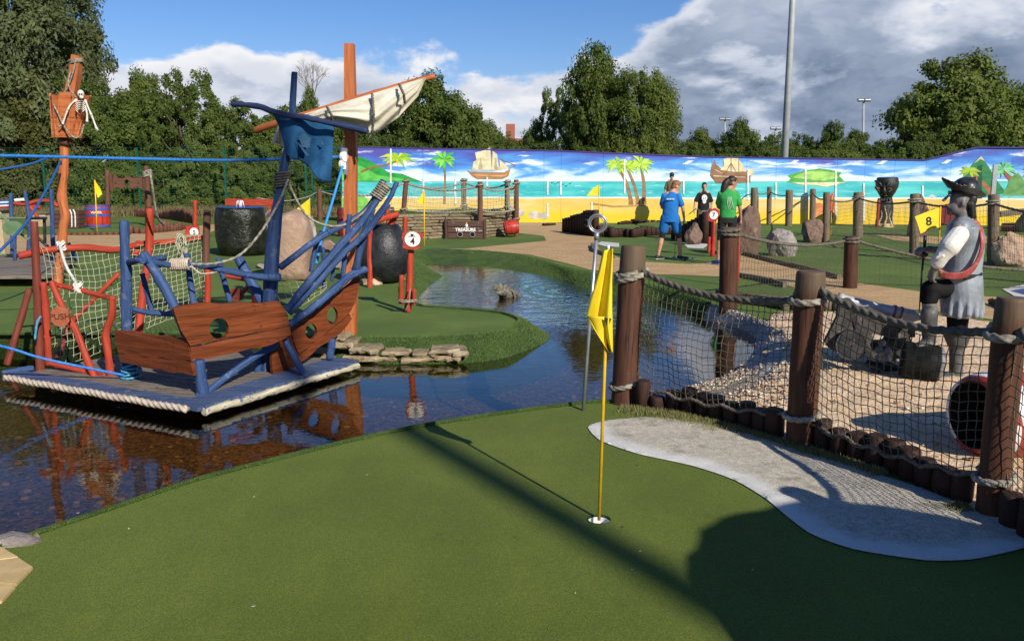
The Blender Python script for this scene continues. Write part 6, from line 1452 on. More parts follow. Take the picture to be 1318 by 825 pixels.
# ================================================================ tiki head
yt = 31.2; tk_ = thing('tiki_statue', 'black carved tiki head on a column with pale flames before the mural', 'statue', G(1138, 290)); s_ = S(yt); tc_ = W(1138, 290, yt)
M['tiki'] = mat('charred_wood', (0.012, 0.012, 0.012), (0.035, 0.034, 0.032), 9, .4, .8, 30, bdist=.02)
zz = lambda y: W(1138, y, yt).z
def tikib(m):
    m.lathe(Vector((tc_.x, yt, 0)), [(0, s_ * 11), (.2, s_ * 10.5), (.6, s_ * 9.5), (zz(262), s_ * 9), (zz(254), s_ * 7)], 20)
part('column', M['tiki'], tk_, tikib)
def tikih(m):
    m.lathe(Vector((tc_.x, yt, 0)), [(zz(256), s_ * 4), (zz(254), s_ * 7), (zz(248), s_ * 10.5), (zz(241), s_ * 13.5), (zz(235), s_ * 14), (zz(231), s_ * 13), (zz(229), s_ * 12.5), (zz(229) + .02, s_ * 11)], 24)
    for sg_ in (-1, 1):
        m.tube([W(1138 + sg_ * 1, 243, yt - s_ * 13), W(1138 + sg_ * 6, 236, yt - s_ * 14.5), W(1138 + sg_ * 12, 233, yt - s_ * 9)], [s_ * 1.4, s_ * 1.8, s_ * 1.2], 8)
        m.tube([W(1138 + sg_ * 3, 249, yt - s_ * 11), W(1138 + sg_ * 8, 246, yt - s_ * 11.5), W(1138 + sg_ * 12, 241, yt - s_ * 9)], [s_ * .9, s_ * 1.4, s_ * .8], 8)
    m.tube([W(1138, 238, yt - s_ * 14), W(1138, 246, yt - s_ * 14.5), W(1138, 250, yt - s_ * 12)], [s_ * 1.2, s_ * 2.4, s_ * 3.2], 10)
    m.ball(W(1138, 252, yt - s_ * 7.5), (s_ * 5, s_ * 2.5, s_ * 1.6), 12, 6)
    for k in range(5): m.box(W(1131 + k * 3.5, 257, yt - s_ * 9), (s_ * 2.3, s_ * 2, s_ * 3.5), bevel=.01)
part('head', M['tiki'], tk_, tikih)
for sg_ in (-1, 1): part('eye', mat('dull_red_eye', (0.16, 0.04, 0.03), None), tk_, lambda m: m.ball(W(1138 + sg_ * 8.2, 242.5, yt - s_ * 11.5), (s_ * 3, s_ * 1.6, s_ * 2.2), 12, 8))
M['flame'] = mat('beige_flame_paint', (0.55, 0.42, 0.22), None)
def flames(m):
    for a, h in ((-1.5, .5), (-.9, .75), (-.35, 1.0), (.25, .7), (.8, .95), (1.4, .6)):
        pts = []
        for i in range(9):
            t = i / 8; aa = a + .14 * math.sin(t * 6 + a * 3); R = s_ * (10.9 - 1.3 * t * h); pts.append(Vector((tc_.x + math.sin(aa) * R, yt - math.cos(aa) * R, .05 + t * h * .75)))
        m.tube(pts, [s_ * 1.7, s_ * .9, s_ * .3], 6)
    m.lathe(Vector((tc_.x, yt, 0)), [(0, s_ * 11.3), (.12, s_ * 11.2), (.16, s_ * 10.4)], 20, caps=False)
part('flame', M['flame'], tk_, flames, kind='stuff')
part('red_post', M['red'], tk_, lambda m: m.log([W(1129, 292, yt - .4), W(1130, 275, yt - .4), W(1131, 258, yt - .4)], s_ * 2, 8))
# ================================================================ lamp masts, house
def lamp(label, x, yt, yb, Y, r, heads=2, name='floodlight_mast'):
    b = W(x, yb, Y); b.z = 0; t = W(x, yt, Y); root = thing(name, label, 'lamp post', b)
    part('pole', M['mast_grey'], root, lambda m: m.tube([b, b.lerp(t, .5), t], [r * 1.25, r, r * .7], 12))
    if heads:
        part('bracket', M['mast_grey'], root, lambda m: m.plank(t - Vector((.45, 0, 0)), t + Vector((.45, 0, 0)), .08, .08))
        for k in range(heads): part('lamp_head', M['steel'], root, lambda m: m.box(t + Vector((-.3 + .55 * k, -.1, .1)), (.5, .35, .22), Matrix.Rotation(.4, 3, 'X'), bevel=.03))
    return root
mg = thing('tall_mast', 'tall plain grey steel mast rising out of the picture behind the mural', 'mast', Vector((W(1008, 238, 42).x, 42, 0)))
b_ = Vector((W(1008, 238, 42).x, 42, 0)); part('pole', M['mast_grey'], mg, lambda m: m.tube([b_, b_ + Vector((0, 0, 8)), b_ + Vector((0, 0, 17))], [.19, .155, .11], 16))
part('lamp_head', M['steel'], mg, lambda m: m.box(b_ + Vector((0, 0, 17)), (1.4, .4, .3), bevel=.05))
lamp('smaller floodlight mast left of the tall mast', 933, 155, 238, 80, .12); lamp('floodlight mast with twin lamps right of the tall mast', 1111.5, 131, 238, 70, .11)
lamp('short floodlight just behind the tall mast', 998, 167, 238, 85, .12)
# a second mast behind the viewer throws the long shadow band over the green
bq = Vector((0.79, 2.84, 0)) + SUN_H * 17.5
mg2 = thing('tall_mast', 'tall grey steel floodlight mast standing behind the camera', 'mast', bq)
part('pole', M['mast_grey'], mg2, lambda m: m.tube([bq, bq + Vector((0, 0, 8)), bq + Vector((0, 0, 16))], [.15, .12, .09], 12)); part('lamp_head', M['steel'], mg2, lambda m: m.box(bq + Vector((0, 0, 16)), (1.2, .4, .3), bevel=.05))
hs_ = thing('red_roof_house', 'red tiled house roof with a chimney beyond the hedge', 'house', Vector((W(662, 200, 75).x, 75, 0)))
hc_ = W(668, 200, 75); rz_ = W(668, 177, 75).z; ez = W(668, 192, 75).z
part('wall', mat('house_brick', (0.30, 0.14, 0.09), (0.24, 0.11, 0.07), 3, .9), hs_, lambda m: m.box((hc_.x, 77, ez / 2), (5.4, 5, ez)))
def roofm(m):
    x0, x1 = hc_.x - 3, hc_.x + 3; m.add([(x0, 74, ez), (x1, 74, ez), (x1, 80, ez), (x0, 80, ez), (hc_.x - 0.2, 77, rz_), (hc_.x + 1.6, 77, rz_)], [(0, 1, 5, 4), (2, 3, 4, 5), (1, 2, 5), (3, 0, 4), (3, 2, 1, 0)])
part('roof', mat('red_roof_tile', (0.34, 0.12, 0.08), (0.26, 0.09, 0.06), 3, .85, .5, 12), hs_, roofm); part('chimney', mat('chimney_brick', (0.30, 0.10, 0.07), None), hs_, lambda m: m.box((W(657, 176, 76).x, 76.2, rz_ + .2), (.8, .8, 2.0)))

# ================================================================ green mesh fence
gf = thing('mesh_fence', 'green welded mesh fence with posts in front of the hedge', 'fence', Vector((W(180, 268, 42).x, 42.0, 0)))
YF = 42.0; zt = W(180, 190, YF).z
for x in (-60, 57, 178.5, 290, 394, 402): part('post', M['fence_green'], gf, lambda m: m.box((W(x, 230, YF).x, YF, zt / 2), (.09, .07, zt)))
part('gate_rail', M['fence_green'], gf, lambda m: (m.box(((W(402, 230, YF).x + W(448, 230, YF).x) / 2, YF, W(0, 191, YF).z), (1.8, .07, .07)), m.box(((W(402, 230, YF).x + W(448, 230, YF).x) / 2, YF, W(0, 246, YF).z), (1.8, .07, .07))))
def wires(m):
    x0, x1 = W(-120, 230, YF).x, W(450, 230, YF).x; k = 0; z = .1
    while z < zt:
        m.box(((x0 + x1) / 2, YF - .05, z), (x1 - x0, .008, .008)); z += .25
    x = x0
    while x < x1: m.box((x, YF - .055, zt / 2), (.006, .006, zt)); x += .25
part('mesh_wires', M['fence_green'], gf, wires, kind='stuff')

# ================================================================ trees and hedges
def leafmat(name, c1, c2, c3, tr=0.40):
    m = bpy.data.materials.new(name); m.use_nodes = True; t = NT(m.node_tree); tcn = t.n('ShaderNodeTexCoord')
    sp = t.n('ShaderNodeSeparateXYZ'); t.l(tcn.outputs['UV'], sp.inputs[0]); f = t.m('MULTIPLY_ADD', t.noise(tcn.outputs['Object'], 0.9, 3), 0.9, t.m('MULTIPLY_ADD', sp.outputs[0], 0.55, -0.22), clamp=True)
    col = t.ramp(f, [(0.1, c1), (0.5, c2), (0.9, c3)])
    d = t.n('ShaderNodeBsdfPrincipled'); t.setin(d.inputs['Base Color'], col); d.inputs['Roughness'].default_value = 0.6; d.inputs['Specular IOR Level'].default_value = 0.25
    tl = t.n('ShaderNodeBsdfTranslucent'); t.setin(tl.inputs[0], t.mix(1.0, col, (1.3, 1.4, .7), 'MULTIPLY')); ms = t.n('ShaderNodeMixShader'); ms.inputs[0].default_value = tr; t.l(d.outputs[0], ms.inputs[1]); t.l(tl.outputs[0], ms.inputs[2])
    out = t.n('ShaderNodeOutputMaterial'); t.l(ms.outputs[0], out.inputs[0]); return m
LM = [leafmat('dark_foliage', (0.036, 0.060, 0.010), (0.088, 0.132, 0.024), (0.19, 0.23, 0.055)), leafmat('mid_foliage', (0.05, 0.08, 0.012), (0.12, 0.16, 0.028), (0.22, 0.25, 0.06)),
      leafmat('grey_green_foliage', (0.055, 0.075, 0.026), (0.125, 0.15, 0.06), (0.22, 0.24, 0.12)), leafmat('olive_foliage', (0.05, 0.056, 0.012), (0.095, 0.10, 0.024), (0.16, 0.16, 0.05))]
M['bark'] = mat('tree_bark', (0.07, 0.052, 0.035), (0.13, 0.10, 0.07), 8, .9, .8, 20, bdist=.03, stretch=(1, 1, .3))
def crown_mesh(name, blobs, nclump, per, leaf, seed, clr, asp=1.9, flatten=.8):
    """leaf clumps on the outside of and inside overlapping lobes; unit size"""
    r = np.random.default_rng(seed); B = np.array(blobs); wt = B[:, 3] * B[:, 4]; wt = wt / wt.sum(); bi = r.choice(len(B), nclump, p=wt)
    d = r.normal(size=(nclump, 3)); d /= np.linalg.norm(d, axis=1)[:, None]; rad = r.uniform(.40, 1.0, nclump) ** .6 * (1 + .16 * (r.uniform(0, 1, nclump) > .8))
    C = B[bi, :3] + d * rad[:, None] * B[bi][:, [3, 3, 4]]
    cr = r.uniform(.45, 1.45, nclump) * clr; n = nclump * per; ci = np.repeat(np.arange(nclump), per)
    e = r.normal(size=(n, 3)); e /= np.linalg.norm(e, axis=1)[:, None]; er = r.uniform(.25, 1.0, n) ** .7
    P = C[ci] + e * (er * cr[ci])[:, None] * np.array([1, 1, flatten])
    out = (e * .7 + d[ci] * .6 + r.normal(size=(n, 3)) * .55 + np.array([0, 0, .25])); out /= np.linalg.norm(out, axis=1)[:, None]
    a = np.cross(out, r.normal(size=(n, 3))); a /= np.linalg.norm(a, axis=1)[:, None]; b = np.cross(out, a)
    L = leaf * r.uniform(.6, 1.3, n)[:, None]
    V = np.stack([P - a * L * .5 * asp, P + b * L * .5, P + a * L * .5 * asp, P - b * L * .5], 1).reshape(-1, 3)
    me = bpy.data.meshes.new(name); me.vertices.add(n * 4); me.vertices.foreach_set('co', V.astype(np.float32).ravel()); me.loops.add(n * 4); me.loops.foreach_set('vertex_index', np.arange(n * 4, dtype=np.int32)); me.polygons.add(n)
    me.polygons.foreach_set('loop_start', np.arange(0, n * 4, 4, dtype=np.int32)); 
    try: me.polygons.foreach_set('loop_total', np.full(n, 4, dtype=np.int32))
    except Exception: pass
    uvl = me.uv_layers.new(name='UVMap'); rv = (r.uniform(0, 1, n) * .5 + r.uniform(0, 1, nclump)[ci] * .5); uv = np.zeros((n * 4, 2), np.float32); uv[:, 0] = np.repeat(rv, 4); uvl.data.foreach_set('uv', uv.ravel())
    me.update(); me.validate(); me.materials.append(LM[0]); return me
def trunk_mesh(seed, h, spread, nl, r0):
    rg = random.Random(seed); mb = MB(); top = Vector((rg.uniform(-.05, .05), 0, h)); 
    mb.tube(smooth_path([(0, 0, -.02), (rg.uniform(-.02, .02), 0, h * .4), top], 4), [r0, r0 * .75, r0 * .35], 9)
    for k in range(nl):
        z = h * rg.uniform(.35, .95); a = rg.uniform(0, 2 * PI); L = spread * rg.uniform(.5, 1); p0 = Vector((0, 0, z)); p1 = p0 + Vector((math.cos(a) * L * .5, math.sin(a) * L * .5, L * .4)); p2 = p1 + Vector((math.cos(a + rg.uniform(-.5, .5)) * L * .5, math.sin(a) * L * .5, L * .35))
        mb.tube([p0, p1, p2], [r0 * .4, r0 * .22, r0 * .06], 6)
        for q in range(2): a2 = a + rg.uniform(-1.2, 1.2); mb.tube([p1, p1 + Vector((math.cos(a2) * L * .35, math.sin(a2) * L * .35, L * .25))], [r0 * .14, r0 * .03], 5)
    o = mb.build('trunk', M['bark'], None); me = o.data; bpy.data.objects.remove(o); return me
# unit crowns: width about 1 (radius .5), height 1 from the ground
CR = {
 'oval': crown_mesh('oval_crown', [(0, 0, .58, .30, .36), (-.18, .05, .48, .26, .26), (.2, -.02, .45, .26, .26), (0.02, 0, .80, .17, .17), (-.08, 0, .28, .30, .2), (.22, .1, .28, .22, .18)], 420, 120, .0135, 1, .07),
 'round': crown_mesh('round_crown', [(0, 0, .55, .42, .34), (-.22, 0, .62, .22, .2), (.24, 0, .58, .22, .22), (0, 0, .78, .24, .18), (0, -.1, .3, .38, .22)], 420, 120, .0140, 2, .07),
 'willow': crown_mesh('willow_crown', [(0, 0, .6, .40, .36), (.25, 0, .55, .22, .25), (-.25, 0, .7, .24, .26), (.1, 0, .82, .26, .15), (.33, 0, .75, .12, .12), (0, 0, .3, .45, .25)], 560, 150, .0085, 3, .062, 3.0, 1.2),
 'bush': crown_mesh('bush_crown', [(0, 0, .45, .42, .42), (-.3, .0, .38, .24, .34), (.3, 0, .40, .24, .36), (0.05, 0, .72, .26, .22), (-.2, 0, .66, .2, .22), (.24, 0, .62, .18, .2), (0, 0, .15, .48, .2)], 460, 120, .0135, 4, .065),
 'spiky': crown_mesh('loose_bush_crown', [(0, 0, .4, .44, .38), (-.28, 0, .55, .18, .3), (.2, 0, .68, .2, .24), (.38, 0, .45, .14, .3), (0, 0, .15, .48, .2), (-.05, 0, .8, .14, .14)], 480, 110, .0115, 5, .055, 2.4),
}
TR = [trunk_mesh(1, .6, .26, 9, .026), trunk_mesh(2, .52, .28, 10, .024)]
def tree(label, x, yt, wpx, Y, kind, lm, name='tree', cat='tree', group=None, seed=0, yb=None, dep=.9, sx=1):
    b = Vector((W(x, 238, Y).x, Y, 0)); h = W(x, yt, Y).z; wd = S(Y) * wpx
    root = thing(name, label, cat, b, group)
    c = bpy.data.objects.new('crown' if cat == 'tree' else 'foliage', CR[kind]); COL.objects.link(c); c.material_slots[0].link = 'OBJECT'; c.material_slots[0].material = LM[lm]; c.parent = root; c.scale = (wd * 1.0 * sx, wd * dep, h * 1.02); c.rotation_euler = (0, 0, 0)
    if seed % 2: c.scale.x *= -1
    # turn the foliage about its own axis so that neighbours differ
    c.rotation_euler = (0, 0, (seed * 1.3) % 6.28 if dep > .85 else 0)
    t = bpy.data.objects.new('trunk' if cat == 'tree' else 'stem', TR[seed % 2]); COL.objects.link(t); t.parent = root; t.scale = (wd * .9, wd * .9, h)
    return root
def share(): pass
G1 = 'trees beyond the hedge and mural wall'
T = [ # label, x, ytop, width, Y, kind, leaf mat, seed, depth
 ('tall grey-green willow filling the upper left corner', 48, -58, 250, 47.0, 'willow', 2, 1, .9),
 ('olive green bush just below the willow at the left edge', 10, 92, 190, 44.5, 'bush', 3, 2, .6),
 ('dark bushy tree behind the crow nest mast', 120, 96, 150, 45.0, 'bush', 0, 3, .6),
 ('pale green domed bush left of the twiggy dark one', 190, 88, 110, 46.5, 'round', 1, 6, .6),
 ('dark twiggy tree rising behind the pillory', 240, 84, 130, 45.0, 'spiky', 0, 4, .6),
 ('dark bushy tree left of the blue ship yard', 305, 122, 130, 45.0, 'spiky', 0, 5, .6),
 ('mid green bushy tree behind the blue ship mast', 372, 128, 120, 45.5, 'bush', 1, 8, .6),
 ('ivy-covered tree stump left of the orange mast', 402, 108, 50, 45.0, 'oval', 1, 9, .9),
 ('bushy dark tree behind the orange mast', 450, 132, 110, 47.0, 'bush', 0, 10, .6),
 ('rounded mid green tree behind the raised sail', 555, 93, 150, 47, 'round', 0, 2, .9),
 ('mid green tree right of the raised sail', 610, 135, 90, 50, 'round', 1, 5, .9),
 ('small dark tree in front of the red roof', 640, 168, 70, 60, 'bush', 0, 7, .9),
 ('dark tree left of the big oval tree', 688, 160, 80, 62, 'bush', 0, 11, .9),
 ('loose twiggy tree at the left flank of the big oval tree', 716, 108, 64, 52, 'spiky', 0, 12, .9),
 ('big pointed green tree right of centre', 762, 50, 130, 47, 'oval', 0, 13, .9),
 ('broad sloping green tree joined to the big pointed one', 806, 92, 150, 46, 'willow', 1, 14, .9),
 ('dark green tree behind the left small floodlight', 900, 164, 80, 64, 'round', 1, 15, .9),
 ('domed dark tree right of the left small floodlight', 950, 152, 84, 62, 'round', 0, 16, .9),
 ('dark tree left of the tall mast foot', 990, 168, 60, 60, 'bush', 0, 17, .9),
 ('feathery dark conifer right of the tall mast', 1066, 153, 70, 58, 'spiky', 0, 18, .9),
 ('low dark tree beside the feathery conifer', 1032, 168, 60, 60, 'bush', 0, 19, .9),
 ('dark green tree left of the twin-lamp floodlight', 1098, 166, 70, 60, 'round', 0, 20, .9),
 ('low mid green tree under the big right-hand tree', 1140, 174, 90, 56, 'bush', 1, 21, .9),
 ('large loose green tree at the upper right', 1232, 66, 200, 47, 'round', 1, 22, .9),
 ('dark lower limb of trees left of the large right tree', 1180, 140, 90, 50, 'spiky', 0, 23, .9),
 ('dark tree cut by the right edge', 1322, 92, 120, 49, 'bush', 0, 25, .9),
]
for lb, x, yt_, wd, Y, kd, lm, sd, dp in T: tree(lb, x, yt_, wd, Y, kd, lm, seed=sd, dep=dp)
hedge = [('leafy hedge bush at the left edge behind the mesh fence', -10, 186, 150, 44.5, 1), ('leafy hedge bush behind the first green fence post', 70, 192, 130, 44.5, 0), ('leafy hedge bush behind the yellow flag and pillory', 150, 188, 130, 44.5, 1), ('dark hedge bush behind the second green fence post', 225, 190, 120, 44.5, 0),
         ('leafy hedge bush behind the wet fountain stone', 300, 186, 120, 44.5, 1), ('dark hedge bush behind the blue mast', 370, 190, 110, 44.5, 0), ('leafy hedge bush behind the green gate posts', 435, 192, 110, 45, 1)]
for i, (lb, x, yt_, wd, Y, lm) in enumerate(hedge): tree(lb, x, yt_, wd, Y, 'bush', lm, 'hedge_bush', 'bush', None, i * 3 + 1, dep=.35)
low = [480, 540, 600, 655, 700, 760, 830, 890, 950, 1010, 1070, 1130, 1190, 1250, 1310, 1370]
hb_l = ['behind the left end of the mural', 'behind the green painted palm', 'behind the painted cream-sailed ship', 'below the red roof', 'at the foot of the twiggy tree', 'below the big pointed tree', 'below the broad sloping tree', 'left of the small floodlight', 'between the two left floodlights', 'at the foot of the tall mast', 'below the feathery conifer', 'below the twin-lamp floodlight', 'where the mural top starts to rise', 'above the painted mountain', 'above the right painted palms', 'past the right edge of the mural']
for i, x in enumerate(low): tree('dark hedge bush showing over the wall ' + hb_l[i], x, 172 + 6 * ((i * 7) % 3) - (6 if x > 1180 else 0), 95, 44, 'bush', (0, 0, 1, 0)[i % 4], 'hedge_bush', 'bush', None, i, dep=.6)
# far off mass of woodland closing the horizon outside the picture
OUT = ['leftmost tree far outside the picture', 'second tree from the far left, outside the picture', 'third tree from the far left, outside the picture', 'broad tree well left of the picture', 'pointed tree left of the picture edge', 'tree just left of the picture beside the willow', 'round tree just right of the picture edge', 'pointed tree a little right of the picture', 'broad tree well right of the picture', 'second tree from the far right, outside the picture', 'rightmost tree far outside the picture']
for i, x in enumerate((-1500, -1200, -900, -650, -420, -230, 1480, 1650, 1850, 2100, 2400)): tree(OUT[i], x, 60 + (i * 37) % 60, 330, 46, ('round', 'bush', 'oval')[i % 3], i % 2, seed=i, dep=.5)
# bare twiggy tree
bt_ = thing('bare_tree', 'bare twiggy tree showing above the bushes left of the orange mast', 'tree', Vector((W(402, 238, 46).x, 46, 0)))
def twigs(m):
    rg = random.Random(9)
    def br(p, d, L, r, lv):
        q = p + d * L; mid = p + d * L * .5 + Vector((rg.gauss(0, .05), rg.gauss(0, .05), 0)) * L; m.tube([p, mid, q], [r, r * .8, r * .55], 4, False)
        if lv: 
            for k in range(3 if lv > 2 else 4): br(p.lerp(q, rg.uniform(.5, 1)), (d + Vector((rg.gauss(0, .45), rg.gauss(0, .3), rg.gauss(.1, .25)))).normalized(), L * rg.uniform(.5, .75), r * .5, lv - 1)
    b = W(402, 130, 46)
    for k in range(5): br(b, Vector((rg.gauss(0, .45), rg.gauss(0, .2), 1)).normalized(), .1 + 1.0, .035, 4)
part('branch', mat('bare_twig', (0.20, 0.16, 0.12), None), bt_, twigs, kind='stuff'); part('trunk', M['bark'], bt_, lambda m: m.tube([Vector((W(402, 238, 46).x, 46, 0)), W(402, 130, 46)], [.2, .06], 8))
# brambles at the foot of the hedge
def dry_pt(rg): x = rg.uniform(W(-60, 240, 42).x, W(440, 240, 42).x); return Vector((x, rg.uniform(41.2, 42.8), 0))
blades('dry_grass', dry_pt, 9000, .55, .016, mat('dry_grass_blade', (0.10, 0.09, 0.035), (0.22, 0.18, 0.08), 40, .9, coord='UV', lo=.3, hi=.7), 'dry grass and weeds along the foot of the mesh fence', 6)

# ================================================================ crow's nest mast with skeleton
yc_ = G(74, 372).y
cn = thing('crows_nest', "orange mast carrying a slatted crow's nest bucket behind the ship", "crow's nest", G(74, 372))
LG([(74, 374), (76, 345), (80, 312), (82, 290), (84, 275), (80, 258), (80, 240), (82, 215), (83, 180)], [6, 6.2, 6, 6.4, 6, 5.6], 'orange', Y=yc_, parent=cn, name='lower_mast', n=14)
mb = MB(); mb.tube([W(86, 150, yc_), W(92, 120, yc_), W(97, 95, yc_), W(99.5, 72, yc_)], [S(yc_) * x for x in (9, 8.6, 8, 7.2)], 4, True, smooth=False, up=Vector((1, 1, 0))); mb.build('upper_mast', M['orange'], cn)
part('collar', M['stocksw'], cn, lambda m: m.tube([W(84, 186, yc_), W(85, 179, yc_)], S(yc_) * 9, 16))
nS = 12; rt, rb_ = S(yc_) * 22.5, S(yc_) * 15; ct, cb = W(91, 124, yc_), W(86, 178, yc_)
for k in range(nS):
    th = 2 * PI * k / nS + .2; wob = math.sin(k * 2.3)
    p1 = ct + Vector((math.cos(th) * rt, math.sin(th) * rt, .03 * wob)); p0 = cb + Vector((math.cos(th) * rb_, math.sin(th) * rb_, 0)); tang = Vector((-math.sin(th), math.cos(th), 0)); nr = Vector((math.cos(th), math.sin(th), 0)); w0, w1 = .095, (.06 + .02 * wob)
    mb = MB(); mb.prism([[p0 - tang * w0, p0 + tang * w0, p1 + tang * w1, p1 - tang * w1]], nr * -.025); mb.build('slat', M['orange'], cn)
part('floor_disc', M['orange'], cn, lambda m: m.disc(cb, (0, 0, 1), rb_ * 1.0, .04, 18))
part('rope', M['rope'], cn, lambda m: (m.rope(smooth_path([W(97, 81, yc_ - .12), W(92, 100, yc_ - .12), W(82, 122, yc_ - .1), W(70, 133, yc_ - .2), W(74, 145, yc_ - .26), W(84, 165, yc_ - .26), W(95, 177, yc_ - .24), W(104, 174, yc_ - .2), W(108, 160, yc_ - .2)], 5), .014, n=7, step=.02), m.rope(smooth_path([W(91, 92, yc_ - .1), W(88, 110, yc_ - .14), W(98, 126, yc_ - .22)], 5), .012, n=7, step=.02)))
mb = MB(); [mb.wrap(W(99, 82 - k * 1.6, yc_), S(yc_) * 6.5, .012, 1, (.2, 0), .01, n=6) for k in range(3)]; [mb.wrap(W(83, 184 + k * 1.6, yc_), S(yc_) * 6.5, .012, 1, (.05, 0), .01, n=6) for k in range(2)]; mb.build('rope_wrap', M['rope'], cn, kind='stuff')
sk = thing('skeleton', "white skeleton slumped over the rim of the crow's nest", 'skeleton', W(104, 130, yc_ - .1)); yk = yc_ - .2
def P_(x, y, d=0): return W(x, y, yk + d)
part('skull', M['bone'], sk, lambda m: (m.ball(P_(104, 121), (.045, .05, .055), 14, 10), m.ball(P_(105, 125.5, -.02), (.03, .035, .025), 10, 6)))
for dx in (-1.6, 1.2): part('eye_socket', M['matblack'], sk, lambda m: m.ball(P_(104 + dx, 121.5, -.046), (.011, .008, .012), 8, 5))
def bone(m, pts, r): m.tube(smooth_path(pts, 3), [r * 1.5, r, r, r * 1.5], 8); m.ball(pts[0], r * 1.7, 8, 5); m.ball(pts[-1], r * 1.7, 8, 5)
part('spine', M['bone'], sk, lambda m: [m.ball(P_(104 - k * .3, 128 + k * 2.2, .02), (.016, .016, .01), 8, 5) for k in range(6)])
part('ribs', M['bone'], sk, lambda m: [m.tube([P_(103 - s2 * 0.3, 130 + k * 2.6), P_(103 + s2 * 6, 131 + k * 2.6, -.04), P_(103 + s2 * 3, 134 + k * 2.6, -.07)], .006, 5) for k in range(5) for s2 in (-1, 1)] and None, kind='stuff')
for q in ([(98, 129, 0), (91, 135, -.04), (87, 142, -.1)], [(87, 142, -.1), (84, 150, -.1), (81, 159, -.1)], [(110, 130, 0), (114, 140, -.04), (118, 149, -.06)], [(118, 149, -.06), (121, 157, -.06), (124, 165, -.06)]):
    part('arm_bone', M['bone'], sk, lambda m: bone(m, [P_(*a) for a in q], .012))
part('leg_bone', M['bone'], sk, lambda m: bone(m, [P_(110, 138), P_(112, 147), P_(112, 156)], .013))
for cx_, cy2, dx_ in ((81, 160, -.6), (125, 166, 1)): part('hand', M['bone'], sk, lambda m: (m.ball(P_(cx_, cy2, -.08), .016, 8, 5), [m.tube([P_(cx_, cy2, -.08), P_(cx_ + dx_ * (1 + k) - 3, cy2 + 3 - abs(k - 2) * .5 + (2 if dx_ < 0 else 0), -.08)], .0045, 5) for k in range(5)]) and None)

# ================================================================ play deck on the far left
pd = thing('play_deck', 'wooden deck with blue posts at the left edge behind the ship', 'deck', G(30, 345))
for k in range(6):
    a, b = G(-90, 333 + k * 4.4, .16), G(84 - k * 3, 333 + k * 4.4, .16); part('plank', M['deck'], pd, lambda m: m.plank(a, b, (G(0, 333 + k * 4.4).y - G(0, 337.2 + k * 4.4).y) * .96, .05))
part('deck_shade', M['matblack'], pd, lambda m: m.box(((G(-90, 350).x + G(70, 350).x) / 2, G(0, 350).y, .05), (G(70, 350).x - G(-90, 350).x, 1.2, .12)))  # black box stands in for the shade beneath the planks
yd = G(0, 338).y
for q, r in (([(14, 249, yd), (15, 290, yd), (16, 335, yd)], 2.8), ([(32, 246, yd - 1), (36, 270, yd - 1), (38, 292, yd - 1), (36, 335, yd - 1)], [2.6, 3]), ([(66, 244, yd - 1), (67, 275, yd - 1), (68, 310, yd - 1), (70, 340, yd - 1)], [3, 3.4]), ([(19, 335, yd - 1.6), (19, 302, yd - 1.6)], 2.4), ([(88, 313, yd - 1), (99, 336, yd - 1)], 3)): LG(q, r, 'blue', parent=pd, name='blue_post')
for q, r in (([(18, 262, yd), (32, 263, yd), (48, 259, yd), (64, 259, yd), (75, 266, yd)], 2.8), ([(38, 266, yd - .8), (44, 273, yd - .8), (49, 281, yd - .8)], 2.8)): LG(q, r, 'red', parent=pd, name='red_rail')
for q, r in (([(0, 276, yd - 1.4), (8, 283, yd - 1.4), (14, 290, yd - 1.4), (25, 300, yd - 1.4), (37, 309, yd - 1.4)], 1.6), ([(0, 281, yd - 1), (30, 281, yd - 1), (36, 281, yd - 1)], 1.8), ([(-5, 328, yd - 1), (38, 329, yd - 1)], 1.6)): LG(q, r, 'greenpaint', parent=pd, name='green_rail')
part('green_disc', M['greenpaint'], pd, lambda m: m.disc(W(18, 294, yd - 1.6), (.1, -1, 0), S(yd) * 8.5, .05, 26, rx=S(yd) * 11.5))
for q in ([(34, 281, yd - 1), (60, 281, yd - 1)], [(57, 281, yd - .9), (58, 313, yd - .9)], [(30, 290, yd - .9), (62, 318, yd - .9)]): LG(q, 2.2, M['black'], parent=pd, name='dark_brace')
for x0, x1, y0, y1, lb in ((-12, 9, 270, 328, 'tall beige box at the left edge of the play deck'), (40, 64, 274, 292, 'beige crate behind the blue posts of the play deck')):
    bxo = thing('beige_box', lb, 'box', W((x0 + x1) / 2, y1, yd + .3)); part('side', mat('beige_board', (0.48, 0.38, 0.24), (0.38, 0.29, 0.18), 8, .8), bxo, lambda m: m.box(W((x0 + x1) / 2, (y0 + y1) / 2, yd + .3), (S(yd) * (x1 - x0), .3, S(yd) * (y1 - y0)), bevel=.01)); part('lid', M['post_grey'], bxo, lambda m: m.box(W((x0 + x1) / 2, y0, yd + .3), (S(yd) * (x1 - x0 + 2), .36, .05), bevel=.01))
can = thing('striped_canopy', 'blue, white and red striped boat hull at the left edge', 'boat', W(0, 268, yd + .6))
for k, mm in enumerate(('redpaint', 'white', 'bluepaint', 'white', 'bluepaint')): part('stripe', M[mm], can, lambda m: m.plank(W(-60, 270.5 - k * 2.1, yd + .6), W(13, 266.5 - k * 2.1, yd + .6), .2, S(yd) * 2))
wr = thing('white_roll', 'white and red rolled canvas lying between the blue posts', 'canvas', W(30, 260, yd + .8)); part('roll', M['white'], wr, lambda m: m.log([W(19, 258, yd + .8), W(32, 257, yd + .8)], S(yd) * 2.2, 10)); part('end_roll', M['redpaint'], wr, lambda m: m.log([W(38, 267, yd + .9), W(52, 267, yd + .9)], S(yd) * 3, 10))
cx2 = thing('dark_chest', 'dark brown chest with white rope bands left of the water barrel', 'chest', G(89, 294)); yx = G(89, 294).y
